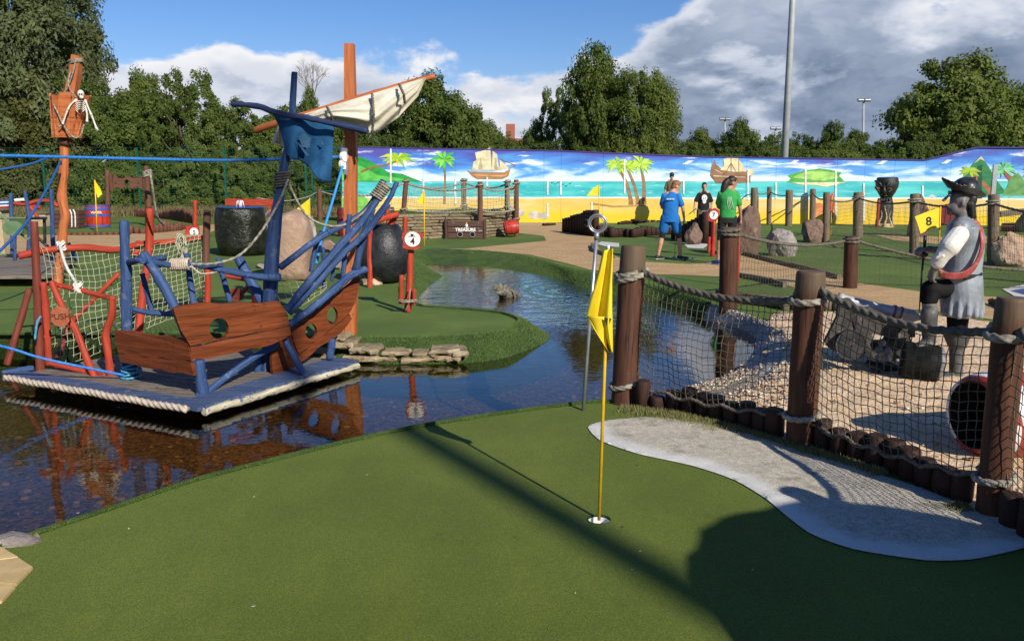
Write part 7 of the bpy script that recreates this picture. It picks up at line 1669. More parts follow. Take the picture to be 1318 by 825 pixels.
for k in range(4): part('plank', M['chest'], cx2, lambda m: m.box(W(88.5, 291 - k * 5.8, yx), (S(yx) * 34, .5, S(yx) * 5.5), bevel=.01))
for x, k in ((92, 0), (96.5, 1)): part('band', M['rope_white'], cx2, lambda m: m.rope(smooth_path([W(x - 2.5, 270, yx - .26), W(x, 276, yx - .28), W(x + .5, 293, yx - .28)], 4), .03, n=6, step=.05))

# ================================================================ near props behind the net: cannon, balls, striped tunnel
yk2 = 6.9
cnn = thing('cannon', 'small grey ship cannon on a dark wooden carriage behind the netting', 'cannon', G(1120, 470))
ca = lambda x, y, d=0: W(x, y, yk2 + d)
M['iron'] = mat('grey_iron', (0.02, 0.02, 0.022), (0.045, 0.045, 0.047), 12, .6, .4, 30, spec=.1); M['gun'] = mat('silver_gun_paint', (0.40, 0.40, 0.41), (0.28, 0.28, 0.29), 10, .35)
M['carr'] = mat('weathered_carriage', (0.065, 0.055, 0.05), (0.03, 0.026, 0.024), 12, .8, .8, 30, c3=(0.24, 0.20, 0.19), c3scale=10, bdist=.01)
g0, g1 = ca(1078, 384, .1), ca(1182, 409, -.05)
gl = (g1 - g0).length; gr = S(yk2)
part('barrel', M['gun'], cnn, lambda m: m.lathe(g0, [(0, gr * 4), (.0, gr * 7.5), (gl * .05, gr * 8), (gl * .07, gr * 6.8), (gl * .5, gr * 6.6), (gl * .66, gr * 7.4), (gl * .68, gr * 8.6), (gl * .72, gr * 8.6), (gl * .74, gr * 7.6), (gl * .76, gr * 8.8), (gl * .79, gr * 8.8), (gl * .81, gr * 8.2), (gl * .93, gr * 8.8), (gl * .99, gr * 5), (gl * 1.03, gr * 2.6), (gl * 1.05, gr * 3), (gl * 1.08, gr * 1.5)], 26, axis=(g1 - g0)))
for f_, k in ((.695, 0), (.775, 1)): part('band', mat('dull_red_band', (0.20, 0.07, 0.06), None), cnn, lambda m: m.lathe(g0 + (g1 - g0) * (f_ - .012), [(0, gr * 8.7), (0, gr * 9.1), (gl * .03, gr * 9.1), (gl * .03, gr * 8.7)], 26, axis=(g1 - g0), caps=False))
for d_ in (-.12, .17):
    mb = MB(); mb.prism([[ca(x, y, d_) for x, y in ((1062, 440), (1078, 408), (1080, 385), (1094, 384), (1108, 398), (1120, 395), (1140, 405), (1162, 420), (1178, 424), (1178, 434), (1150, 436), (1126, 430), (1116, 452), (1108, 461), (1090, 455), (1070, 450))]], (0, .045, 0)); mb.build('carriage_side', M['carr'], cnn)
part('axle', M['carr'], cnn, lambda m: m.plank(ca(1095, 440, -.2), ca(1095, 440, .28), .06, .06))
for x, d_ in ((1095, -.2), (1095, .26), (1155, .26)):
    part('wheel', M['iron'], cnn, lambda m: m.disc(ca(x, 444, d_), (0, 1, 0), gr * 19, .05, 26)); part('wheel_rim', M['carr'], cnn, lambda m: ring(m, ca(x, 444, d_ - .002), gr * 19, .005, (0, 1, 0), 30))
part('ramp', M['carr'], cnn, lambda m: m.plank(ca(1097, 402, -.1), ca(1122, 462, -.18), .05, .05))
# pile of cannonballs
k = 0
M['ball'] = mat('cannonball_grey', (0.16, 0.165, 0.18), (0.26, 0.265, 0.28), 20, .4)
names_ = {0: 'grey cannonball at the lower left of the pile', 1: 'grey cannonball at the left of the pile', 2: 'grey cannonball at the right of the pile', 3: 'topmost grey cannonball of the pile', 4: 'lowest front grey cannonball of the pile'}
rB = gr * 5.0
pb = G(1136, 474)
for k, (x, y, d_) in enumerate(((1127, 461, .05), (1131, 450, .12), (1142.5, 452, .08), (1135, 441, .16), (1139, 462, 0))):
    mb = MB(); c_ = W(x, y, 6.75 + d_); mb.ball(c_, rB, 18, 12); mb.build('cannonball', M['ball'], None, names_[k], 'cannonball', 'cannonballs in the pile', origin=c_)
bl_ = thing('ball_rack', 'dark iron stand carrying the pile of grey cannonballs', 'stand', G(1133, 474)); part('tray', M['iron'], bl_, lambda m: m.box(W(1135, 471, 6.78), (.20, .2, .05), bevel=.01)); part('back_plate', M['iron'], bl_, lambda m: m.box(W(1135, 455, 7.0), (.24, .03, .24), bevel=.01))
# dark drum with a coiled grey hoop
dr = thing('dark_drum', 'dark drum with a pale coiled hoop under the lifted boot of the statue', 'drum', G(1175, 489)); yr2 = 6.55
part('drum_body', mat('tarred_drum', (0.006, 0.006, 0.006), (0.018, 0.018, 0.016), 10, .6, spec=.06), dr, lambda m: m.lathe(W(1160, 462, yr2), [(0, gr * 20), (.02, gr * 22), (.2, gr * 23), (.26, gr * 22), (.27, gr * 19)], 28, axis=(1, -.35, -.08)))
for k, q in enumerate((20, 17, 14)): part('hoop', mat('pale_hoop', (0.20, 0.205, 0.21), (0.10, .10, .10), 20, .5), dr, lambda m: ring(m, W(1160, 462, yr2) + Vector((1, -.35, -.08)).normalized() * (.275 + .012 * k), gr * q, .012, (1, -.35, -.08), 30))
# red and white striped tunnel
tn_ = thing('striped_tunnel', 'big red and white striped barrel tunnel lying in the sand at the right', 'barrel', G(1262, 580))
def strip_mat():
    m = bpy.data.materials.new('candy_stripe_paint'); m.use_nodes = True; t = NT(m.node_tree); tcn = t.n('ShaderNodeTexCoord'); sp = t.n('ShaderNodeSeparateXYZ'); t.l(tcn.outputs['UV'], sp.inputs[0])
    f = t.m('FRACT', t.m('ADD', t.m('MULTIPLY', sp.outputs[1], 4.6), t.m('MULTIPLY', sp.outputs[0], 0.9)))
    n_ = t.noise(tcn.outputs['Object'], 9, 5); c1 = t.mix(t.ss(n_, .45, .7), (0.36, 0.045, 0.03), (0.22, 0.04, 0.03)); c2 = t.mix(t.ss(n_, .45, .75), (0.72, 0.72, 0.74), (0.45, 0.44, 0.43))
    b = t.n('ShaderNodeBsdfPrincipled'); t.setin(b.inputs['Base Color'], t.mix(t.m('GREATER_THAN', f, .52), c1, c2)); b.inputs['Roughness'].default_value = .4; out = t.n('ShaderNodeOutputMaterial'); t.l(b.outputs[0], out.inputs[0]); return m
ax_ = Vector((0.98, 0.2, 0.0)).normalized(); r0 = .225; t0 = Vector((W(1251, 545, 4.62).x, 4.62, r0 + .03))
part('shell', strip_mat(), tn_, lambda m: m.lathe(t0, [(0, r0 - .03), (0, r0 - .01), (.05, r0 + .01), (.35, r0 + .045), (.7, r0 + .02), (.95, r0 - .02)], 40, axis=ax_, caps=False))
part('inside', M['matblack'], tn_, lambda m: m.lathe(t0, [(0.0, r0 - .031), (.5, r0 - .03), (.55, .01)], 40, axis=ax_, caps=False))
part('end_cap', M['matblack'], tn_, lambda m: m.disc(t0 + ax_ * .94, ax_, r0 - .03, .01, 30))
# unseen rocks added on the right, shaped to shade the corner of the green
def shade_dome(name, m, label, c, r, seed, pw=.75):
    mb = MB(); R = Matrix.Rotation(math.atan2(.53, .848), 3, 'Z'); mb.ball((0, 0, 0), (1, 1, 1), 40, 26)
    sg = lambda a, p: math.copysign(abs(a) ** p, a)
    mb.v = [tuple(Vector(c) + R @ Vector((sg(x, pw) * r[0], sg(y, pw) * r[1], sg(z, pw) * r[2])) * (1 + .05 * noise.fractal(Vector((x, y, z)) * 1.6 + Vector((seed, 0, 0)), .8, 2, 4))) for x, y, z in mb.v]
    return mb.build(name, m, None, label, 'boulder', origin=(c[0], c[1], 0))
shade_dome('boulder', M['greystone'], 'unseen huge grey boulder shape added on the right to cast the corner shadow', (2.90, .84, .86), (.98, .5, 1.10), 3, .8)
shade_dome('boulder', M['brownstone'], 'unseen waist-high reddish boulder shape added at the lower right to widen the corner shadow', (1.66, .74, .50), (.40, .35, .68), 5, .9)
# ================================================================ people
def capsule(mb, p0, p1, r0, r1, n=14, flat=1.0, up=Vector((0, 0, 1))):
    p0 = Vector(p0); p1 = Vector(p1); d = p1 - p0; L = d.length or 1e-6; d = d / L; P = []; R = []
    for k in range(4): a = PI / 2 * (1 - k / 4); P.append(p0 - d * r0 * math.sin(a) * .9); R.append(max(r0 * math.cos(a), .0015))
    for k in range(5): P.append(p0.lerp(p1, k / 4)); R.append(r0 + (r1 - r0) * k / 4)
    for k in range(1, 5): a = PI / 2 * k / 4; P.append(p1 + d * r1 * math.sin(a) * .9); R.append(max(r1 * math.cos(a), .0015))
    mb.tube(P, R, n, True, up=up, flat=flat)
def loft(mb, secs, n=24):
    """secs: (centre, half-width x, half-depth y) elliptical slices joined"""
    V = []; F = []; m = len(secs)
    for c, a, b in secs:
        for k in range(n): th = 2 * PI * k / n; V.append(Vector(c) + Vector((a * math.cos(th), b * math.sin(th), 0)))
    for i in range(m - 1):
        for k in range(n): F.append((i * n + k, i * n + (k + 1) % n, (i + 1) * n + (k + 1) % n, (i + 1) * n + k))
    F.append(tuple(reversed(range(n)))); F.append(tuple((m - 1) * n + k for k in range(n))); mb.add(V, F, None, 0, True)
def fuse(name, mb, m, root, voxel=.012, smooth=4, xf=None):
    """weld overlapping volumes into one continuous skin"""
    if xf: mb.v = [tuple(xf @ Vector(p)) for p in mb.v]
    o = mb.build(name, m, root)
    md = o.modifiers.new('weld', 'REMESH'); md.mode = 'VOXEL'; md.voxel_size = voxel; md.use_smooth_shade = True
    s_ = o.modifiers.new('soften', 'SMOOTH'); s_.iterations = smooth; s_.factor = .5
    dg = bpy.context.evaluated_depsgraph_get(); me = bpy.data.meshes.new_from_object(o.evaluated_get(dg)); o.modifiers.clear(); old = o.data; o.data = me
    for p in me.polygons: p.use_smooth = True
    bpy.data.meshes.remove(old); return o
def hand(mb, wrist, tip_dir, palm_n, s=1.0, curl=.5):
    """palm, four unequal curled fingers and a thumb from the side of the palm"""
    wrist = Vector(wrist); d = Vector(tip_dir).normalized(); nrm = Vector(palm_n); nrm = (nrm - d * nrm.dot(d)).normalized(); sd = d.cross(nrm)
    pe = wrist + d * .085 * s; capsule(mb, wrist + d * .02 * s + sd * .014 * s, pe + sd * .02 * s, .02 * s, .019 * s, 8); capsule(mb, wrist + d * .02 * s - sd * .014 * s, pe - sd * .02 * s, .02 * s, .019 * s, 8)
    for k, (off, L) in enumerate(((-.032, .062), (-.011, .074), (.011, .070), (.031, .054))):
        b = pe + sd * off * s; m1 = b + (d * math.cos(curl * .5) + nrm * math.sin(curl * .5)) * L * .5 * s; m2 = m1 + (d * math.cos(curl * 1.6) + nrm * math.sin(curl * 1.6)) * L * .5 * s
        capsule(mb, b, m1, .0095 * s, .0085 * s, 8); capsule(mb, m1, m2, .0085 * s, .0075 * s, 8)
    tb = wrist + d * .03 * s - sd * .03 * s; t1 = tb + (d * .6 - sd * .6 + nrm * .4).normalized() * .035 * s; capsule(mb, tb, t1, .012 * s, .010 * s, 8); capsule(mb, t1, t1 + (d * .85 + nrm * .5).normalized() * .03 * s, .0095 * s, .008 * s, 8)
def head_parts(mb, c, fwd, s=1.0, chin=0.0):
    """skull, jaw, nose, brow, lips, ears; fwd = where the face points"""
    c = Vector(c); f = Vector(fwd).normalized(); sd = f.cross(Vector((0, 0, 1))).normalized(); u = sd.cross(f)
    R = Matrix((sd, f, u)).transposed()
    mb.ball(c + u * .02 * s, (.075 * s, .095 * s, .105 * s), 18, 12, R=R); mb.ball(c + f * .025 * s - u * .055 * s, (.056 * s, .062 * s, .062 * s), 16, 10, R=R)
    mb.ball(c + f * .065 * s - u * .095 * s, (.026 * s, .022 * s, .02 * s), 10, 7, R=R)
    capsule(mb, c + f * .088 * s + u * .012 * s, c + f * .112 * s - u * .028 * s, .009 * s, .015 * s, 10)
    mb.ball(c + f * .086 * s - u * .06 * s, (.024 * s, .012 * s, .010 * s), 10, 6, R=R); capsule(mb, c + f * .082 * s + u * .03 * s - sd * .035 * s, c + f * .082 * s + u * .03 * s + sd * .035 * s, .014 * s, .014 * s, 8)
    for q in (-1, 1): mb.ball(c + sd * q * .077 * s - f * .005 * s - u * .01 * s, (.012 * s, .022 * s, .034 * s), 10, 7, R=R)
    return R, f, sd, u
def face_bits(root, c, R, f, sd, u, s=1.0, xf=None, sunglasses=False):
    X = xf or Matrix.Identity(4)
    for q in (-1, 1): 
        mb = MB(); mb.ball(Vector(c) + f * .083 * s + sd * q * .031 * s + u * .006 * s, (.013 * s, .006 * s, .007 * s), 8, 6, R=R); mb.v = [tuple(X @ Vector(p)) for p in mb.v]; mb.build('eye', M['black'], root)
        mb = MB(); capsule(mb, Vector(c) + f * .094 * s + sd * q * .018 * s + u * .03 * s, Vector(c) + f * .084 * s + sd * q * .048 * s + u * .03 * s, .0035 * s, .003 * s, 6); mb.v = [tuple(X @ Vector(p)) for p in mb.v]; mb.build('eyebrow', M['hair_dark'], root)
    mb = MB(); capsule(mb, Vector(c) + f * .097 * s - sd * .02 * s - u * .06 * s, Vector(c) + f * .097 * s + sd * .02 * s - u * .06 * s, .004 * s, .004 * s, 6); mb.v = [tuple(X @ Vector(p)) for p in mb.v]; mb.build('lips', mat('lip', (0.40, 0.15, 0.12), None), root)
M['hair_dark'] = mat('dark_hair', (0.012, 0.009, 0.008), (0.03, 0.022, 0.018), 40, .5, .6, 120, bdist=.005); M['hair_ginger'] = mat('light_brown_hair', (0.26, 0.12, 0.05), (0.18, 0.08, 0.035), 40, .6, .6, 120, bdist=.005)
def shirtmat(name, c): return mat(name, c, tuple(x * .75 for x in c), 5, .85, .8, 12, bdist=.02, lo=.3, hi=.8)
def person(label, pos, H, yaw, J, colors, face=None, hair='short', group=None, vox=.011):
    """J: joint positions in metres for a 1.75 m body: x right, y forward, z up"""
    root = thing('person', label, 'person', pos); s = H / 1.75; X = Matrix.Translation(pos) @ Matrix.Rotation(yaw, 4, 'Z') @ Matrix.Scale(s, 4)
    V = {k: Vector(v) for k, v in J.items()}; fwd = V['look'].normalized(); hc = V['head']
    mb = MB(); R, f, sd, u = head_parts(mb, hc, fwd)
    capsule(mb, V['neck'], hc - u * .05 - f * .015, .055, .05); capsule(mb, V['neck'] + Vector((-.1, 0, -.03)), V['neck'] + Vector((.1, 0, -.03)), .05, .05)
    loft(mb, [(V['hip'] + Vector((0, 0, -.04)), .13, .09), (V['hip'] + Vector((0, 0, .15)), .12, .085), (V['neck'] - Vector((0, 0, .2)), .15, .09), (V['neck'] - Vector((0, 0, .05)), .13, .07)], 18)
    for q in ('l', 'r'):
        capsule(mb, V['sh' + q], V['el' + q], .047, .038); capsule(mb, V['el' + q], V['wr' + q], .038, .026)
        hd = (V['wr' + q] - V['el' + q]).normalized(); hand(mb, V['wr' + q], hd, Vector((-1 if q == 'r' else 1, 0.2, 0)), 1.0, .7)
        capsule(mb, V['hp' + q], V['kn' + q], .085, .055); cm = V['kn' + q].lerp(V['an' + q], .35) + Vector((0, -.015, 0)); capsule(mb, V['kn' + q], cm, .052, .056); capsule(mb, cm, V['an' + q], .054, .036)
    fuse('body', mb, M[colors['skin']], root, vox * s, 3, X)
    face_bits(root, hc, R, f, sd, u, 1.0, X)
    mb = MB(); nk = V['neck']; hp = V['hip']
    wv = colors.get('fit', 1.0)
    loft(mb, [(hp + Vector((0, 0, -.02)), .175 * wv, .135 * wv), (hp + Vector((0, .0, .08)), .17 * wv, .13 * wv), (hp.lerp(nk, .5) + Vector((0, 0, .02)), .165 * wv, .12 * wv), (nk - Vector((0, 0, .17)), .185, .115), (nk - Vector((0, 0, .08)), .185, .095), (nk - Vector((0, 0, .02)), .10, .07), (nk + Vector((0, 0, .012)), .068, .062)], 26)
    for q in ('l', 'r'): e = V['sh' + q].lerp(V['el' + q], .72); capsule(mb, V['sh' + q] + (V['neck'] - V['sh' + q]) * .10, e, .060, .066); 
    so = fuse('shirt', mb, colors['shirt'], root, vox * s, 3, X)
    mb = MB(); sl = colors.get('short', .82); wd = colors.get('wide', 1.0)
    loft(mb, [(hp + Vector((0, 0, -.12)), .165 * wd, .125 * wd), (hp + Vector((0, 0, 0)), .165 * wd, .12 * wd), (hp + Vector((0, 0, .06)), .15, .11)], 22)
    for q in ('l', 'r'): e = V['hp' + q].lerp(V['kn' + q], sl); capsule(mb, V['hp' + q] + Vector((0, 0, .0)), e, .105 * wd, (.088 if wd >= 1 else .066) * wd)
    fuse('shorts', mb, colors['bottom'], root, vox * s, 3, X)
    if 'under' in colors:
        for q in ('l', 'r'): mb = MB(); capsule(mb, V['hp' + q].lerp(V['kn' + q], .7), V['hp' + q].lerp(V['kn' + q], .95), .078, .068); fuse('undershorts_leg', mb, colors['under'], root, vox * s, 2, X)
    for q in ('l', 'r'):
        mb = MB(); a = V['an' + q]; fd = V['ft' + q].normalized(); up = Vector((0, 0, 1))
        capsule(mb, a + Vector((0, 0, -.035)) - fd * .04, a + Vector((0, 0, -.04)) + fd * .03, .045, .045); capsule(mb, a + Vector((0, 0, -.045)), a + fd * .16 + Vector((0, 0, -.055)), .042, .034); sole = MB()
        fuse('shoe', mb, colors['shoe'], root, .009 * s, 2, X)
        sole = MB(); capsule(sole, a + Vector((0, 0, -.078)) - fd * .05, a + fd * .175 + Vector((0, 0, -.078)), .03, .026, flat=.4); sole.v = [tuple(X @ Vector(p)) for p in sole.v]; sole.build('sole', colors.get('sole', M['white']), root)
    hm = colors['hair']; mb = MB()
    if hair == 'cap':
        mb.ball(hc + u * .035 - f * .012, (.082, .098, .10), 18, 12, R=R); fuse('hair', mb, hm, root, vox * s, 2, X)
        mb = MB(); mb.ball(hc + u * .06 - f * .005, (.088, .104, .085), 18, 12, R=R); 
        capsule(mb, hc + f * .09 + u * .06 - sd * .045, hc + f * .15 + u * .05 - sd * .03, .012, .012); capsule(mb, hc + f * .09 + u * .06 + sd * .045, hc + f * .15 + u * .05 + sd * .03, .012, .012); capsule(mb, hc + f * .12 + u * .058 - sd * .04, hc + f * .12 + u * .058 + sd * .04, .016, .016)
        fuse('cap', mb, M['black'], root, vox * s, 2, X)
    else:
        mb.ball(hc + u * .038 - f * .018, (.083, .096, .098), 18, 12, R=R, jit=.15); mb.ball(hc - f * .045 - u * .02, (.070, .062, .085), 16, 10, R=R)
        mb.ball(hc + u * .085 + f * .03, (.06, .05, .035), 12, 8, R=R, jit=.3)
        if hair == 'pony':
            bk = hc - f * .10 + u * .03; capsule(mb, bk + f * .04, bk, .045, .05); pts = [bk, bk - f * .035 - u * .07, bk - f * .04 - u * .16, bk - f * .045 - u * .24, bk - f * .07 - u * .33]
            for a, b, r_a, r_b in zip(pts, pts[1:], (.055, .068, .068, .055), (.068, .068, .055, .018)): capsule(mb, a, b, r_a, r_b)
        fuse('hair', mb, hm, root, vox * s, 2, X)
    return root, X, V
base = dict(hip=(0, 0, .95), neck=(0, 0, 1.49), head=(0, .02, 1.635), look=(0, 1, 0), shl=(-.165, 0, 1.395), shr=(.165, 0, 1.395), ell=(-.22, -.02, 1.13), elr=(.22, -.02, 1.13), wrl=(-.22, .06, .88), wrr=(.22, .06, .88),
            hpl=(-.09, 0, .92), hpr=(.09, 0, .92), knl=(-.11, .02, .50), knr=(.11, .02, .50), anl=(-.12, -.01, .10), anr=(.12, -.01, .10), ftl=(-.25, 1, 0), ftr=(.25, 1, 0))
def J_(**k): d = dict(base); d.update(k); return d
# boy in blue, seen from behind, looking down to his right
bp = G(861, 335)
blue_s = shirtmat('royal_blue_shirt', (0.01, 0.16, 0.50)); blue_b = shirtmat('blue_shorts', (0.01, 0.14, 0.46))
bo, Xb, Vb = person('boy in royal blue shirt and shorts seen from behind with a golf club', bp, 1.66, math.radians(-14),
    J_(head=(.10, .08, 1.60), neck=(.02, .03, 1.47), look=(1, .45, -.5), elr=(.26, .0, 1.14), wrr=(.29, .12, .92), ell=(-.19, .10, 1.15), wrl=(.02, .24, 1.0), anl=(-.24, .02, .10), knl=(-.17, .03, .50), anr=(.24, .05, .10), knr=(.20, .06, .50), ftl=(.5, .7, 0), ftr=(1, .35, 0)),
    dict(skin='skin', shirt=blue_s, bottom=blue_b, shoe=M['black'], hair=M['hair_ginger'], under=M['black'], wide=1.18, short=.62, fit=1.02), hair='short')
def clubf(root, X, p0, p1, label):
    a = X @ Vector(p0); b = X @ Vector(p1); c = thing('golf_club', label, 'golf club', b); d = (b - a).normalized()
    part('shaft', M['steel'], c, lambda m: m.tube([a, b], .006, 8)); part('grip', M['black'], c, lambda m: m.tube([a - d * .08, a + d * .18], .013, 8)); part('club_head', M['steel'], c, lambda m: m.plank(b + Vector((-.06, 0, .012)), b + Vector((.05, 0.02, .012)), .03, .025))
clubf(bo, Xb, (.12, .26, .92), (.10, .42, .02), 'thin putter held by the boy in blue')
part('side_panel', M['white'], bo, lambda m: m.ball(Xb @ Vector((.205, .02, .80)), (.012, .05, .07), 12, 8))
# shirt lettering (too small in the photograph to read letter by letter)
part('back_print', mat('pale_blue_print', (0.35, 0.55, 0.75), None), bo, lambda m: [m.box(Xb @ Vector((-.07 + k * .035, -.122 + abs(k - 2) * .004, 1.33)), (.022, .012, .035)) for k in range(5)] and None, kind='stuff')
# girl in green, back view, face in profile to the right
gp_ = G(934, 341)
green_s = shirtmat('green_shirt', (0.035, 0.33, 0.075)); legg = shirtmat('black_leggings', (0.015, 0.015, 0.018))
go, Xg, Vg = person('girl in green T-shirt and black shorts with a long dark ponytail', gp_, 1.72, math.radians(-8),
    J_(head=(.06, .05, 1.615), look=(1, .38, -.22), elr=(.23, .02, 1.14), wrr=(.27, .10, .90), ell=(-.18, .12, 1.15), wrl=(-.05, .28, 1.05), anl=(-.15, -.05, .10), knl=(-.13, .03, .50), anr=(.10, .10, .10), knr=(.11, .08, .52), ftl=(-.6, .8, 0), ftr=(.5, 1, 0)),
    dict(skin='skin_dark', shirt=green_s, bottom=legg, shoe=M['bluepaint'], sole=M['white'], hair=M['hair_dark'], wide=.95, short=.98, fit=.95), hair='pony')
part('back_print', mat('pale_green_print', (0.45, 0.62, 0.48), None), go, lambda m: [m.tube([Xg @ Vector((-.02 + k * .02, -.118, 1.34)), Xg @ Vector((-.03 + k * .03, -.122, 1.22)), Xg @ Vector((.0 + k * .035, -.12, 1.10))], .006, 5) for k in range(4)] and None, kind='stuff')
# young man in a black skull T-shirt
sp_ = W(904, 308, 23.5); sp_.z = 0
so_, Xs, Vs = person('young man in black T-shirt with a white skull print', sp_, 1.60, PI - .1, J_(look=(0, 1, -.1), elr=(.26, .03, 1.16), wrr=(.29, .12, .95), ell=(-.25, -.02, 1.15), wrl=(-.22, .1, .98)),
    dict(skin='skin', shirt=shirtmat('black_shirt', (0.012, 0.012, 0.014)), bottom=mat('camouflage_cloth', (0.20, 0.17, 0.12), (0.08, 0.08, 0.05), 14, .9), shoe=M['black'], hair=M['hair_dark'], wide=1.1, short=.9, fit=1.05), hair='short')
def skullp(m):
    for c_, r_ in (((0, .128, 1.30), (.080, .012, .09)), ((0, .130, 1.19), (.052, .012, .06))): m.ball(Xs @ Vector(c_), (r_[0], r_[1], r_[2]), 16, 10)
part('skull_print', M['white'], so_, skullp)
part('skull_shade', M['black'], so_, lambda m: (m.ball(Xs @ Vector((-.026, .142, 1.29)), (.016, .006, .016), 10, 6), m.ball(Xs @ Vector((.026, .142, 1.29)), (.016, .006, .016), 10, 6), m.box(Xs @ Vector((0, .142, 1.21)), (.05, .006, .008))), kind='stuff')
clubf(so_, Xs, (.30, .16, .93), (.95, .5, .45), 'golf club held slanting down by the man in the skull shirt')
# man in brown T-shirt and dark cap, on higher ground by the wall
mp_ = W(863, 283, 29.5); mp_.z = 0.0
mo_, Xm, Vm = person('man in brown T-shirt and dark cap standing close to the mural', Vector((W(863, 283, 33.0).x, 33.0, .14)), 1.86, PI - .15, J_(look=(.1, 1, -.15)),
    dict(skin='skin', shirt=shirtmat('brown_shirt', (0.16, 0.125, 0.07)), bottom=shirtmat('khaki_shorts', (0.12, 0.11, 0.09)), shoe=M['black'], hair=M['hair_dark'], wide=1.08, short=.85, fit=1.05), hair='cap')
part('sunglasses', M['black'], mo_, lambda m: m.tube([Xm @ (Vm['head'] + Vector((-.06, .085, .008))), Xm @ (Vm['head'] + Vector((0, .105, .006))), Xm @ (Vm['head'] + Vector((.06, .085, .008)))], .016, 8))
mound = MB(); mound.lathe(Vector((W(863, 283, 33.0).x, 32.6, -.05)), [(0, 1.6), (.1, 1.3), (.17, .9), (.19, .2)], 30); mound.build('low_mound', M['turf_far'], label='low turf mound in front of the mural', kind='structure')
for px_, py_, lb, mm in ((892, 334, 'blue golf ball on the green beside the boy', 'bluepaint'), (881, 336, 'dark golf ball between the boy and the girl', 'black')):
    mb = MB(); c_ = G(px_, py_) + Vector((0, 0, .022)); mb.ball(c_, .022, 12, 8); mb.build('golf_ball', M[mm], None, lb, 'golf ball', origin=c_)

# ================================================================ pirate statue (painted figure, facing left)
YP = 6.6
M['coat'] = mat('blue_grey_coat_paint', (0.17, 0.195, 0.22), (0.27, 0.30, 0.33), 6, .38, .4, 18, c3=(0.14, 0.15, 0.16), c3scale=5, bdist=.01, c3lo=.58, c3hi=.7)
M['pskin'] = mat('statue_skin_paint', (0.12, 0.108, 0.105), (0.19, 0.17, 0.16), 12, .45)
M['sleeve'] = mat('white_sleeve_paint', (0.72, 0.70, 0.64), (0.58, 0.56, 0.50), 7, .5, .4, 22, bdist=.01)
M['sash'] = mat('red_sash_paint', (0.34, 0.07, 0.06), (0.22, 0.035, 0.03), 8, .45, .6, 22, c3=(0.52, 0.28, 0.22), c3scale=7, bdist=.01)
M['boot'] = mat('grey_boot_paint', (0.10, 0.098, 0.095), (0.05, 0.049, 0.048), 8, .5, .6, 20, c3=(0.26, 0.25, 0.24), c3scale=9, bdist=.01)
M['hat'] = mat('black_hat_paint', (0.010, 0.010, 0.011), (0.035, 0.036, 0.038), 8, .28, .3, 25, bdist=.008)
pr = thing('pirate_statue', 'painted pirate statue in tricorn hat, blue-grey coat and red sash facing left', 'statue', G(1225, 490)); u_ = S(YP)
Q = lambda x, y, d=0: W(x, y, YP + d)
def bod(mb):
    mb.ball(Q(1236, 257, .0), (u_ * 12.5, .075, u_ * 15), 18, 12); mb.ball(Q(1229, 268, 0), (u_ * 10, .055, u_ * 9), 16, 10); mb.ball(Q(1222.5, 274, 0), (u_ * 4, .025, u_ * 3.4), 10, 7)
    capsule(mb, Q(1221, 252, 0), Q(1214.5, 258, 0), u_ * 1.6, u_ * 2.4, 10); mb.ball(Q(1219.5, 266, 0), (u_ * 2.4, .024, u_ * 1.9), 10, 6); capsule(mb, Q(1222, 247.5, -.035), Q(1222, 247.5, .035), u_ * 2.2, u_ * 2.2, 8)
    mb.ball(Q(1240, 262, -.075), (u_ * 3, .012, u_ * 4.6), 10, 7); mb.ball(Q(1240, 262, .075), (u_ * 3, .012, u_ * 4.6), 10, 7)
    capsule(mb, Q(1238, 272, 0), Q(1240, 292, 0), .05, .06)
    loft(mb, [(Q(1238, 352), .11, .10), (Q(1240, 320), .11, .11), (Q(1240, 292), .11, .13), (Q(1239, 282), .06, .07)])
    # far arm reaching to the hilt, near arm bent to the belt
    capsule(mb, Q(1233, 294, .17), Q(1214, 324, .16), .05, .04); capsule(mb, Q(1214, 324, .16), Q(1196, 321, .02), .04, .03); hand(mb, Q(1197, 321, .02), Q(1186, 321, 0) - Q(1197, 321, .02), (-.2, 0, -1), 1.0, 1.2)
    capsule(mb, Q(1232, 292, -.17), Q(1215, 330, -.20), .05, .04); capsule(mb, Q(1215, 330, -.2), Q(1202, 347, -.14), .038, .03); hand(mb, Q(1203, 345, -.14), Q(1198, 358, -.12) - Q(1203, 345, -.14), (1, .3, 0), .95, 1.0)
mb = MB(); bod(mb); fuse('body', mb, M['pskin'], pr, .008, 3)
def coat(mb):
    loft(mb, [(Q(1236, 407), .135, .15), (Q(1237, 385), .155, .17), (Q(1238, 362), .150, .155), (Q(1239, 345), .138, .135), (Q(1241, 325), .142, .14), (Q(1242, 305), .138, .155), (Q(1241, 292), .12, .15), (Q(1240, 285), .08, .10), (Q(1240, 279), .055, .06)], 28)
    capsule(mb, Q(1238, 293, -.15), Q(1233, 306, -.19), .07, .065); capsule(mb, Q(1238, 293, .15), Q(1232, 306, .18), .07, .065)
mb = MB(); coat(mb)
for k in range(9):   # hanging folds and ragged hem
    a = -PI * .95 + k * .42; c_ = Q(1236, 398); capsule(mb, Q(1238, 365) + Vector((math.cos(a) * .13, math.sin(a) * .14, 0)), c_ + Vector((math.cos(a) * .150, math.sin(a) * .165, -.012 * (k % 3) - .015)), .016, .024, 8)
fuse('coat', mb, M['coat'], pr, .007, 2)
mb = MB(); capsule(mb, Q(1234, 302, -.19), Q(1222, 318, -.225), .075, .078); capsule(mb, Q(1222, 318, -.225), Q(1211, 332, -.205), .072, .052); capsule(mb, Q(1212, 331, -.205), Q(1207, 338, -.18), .055, .055)
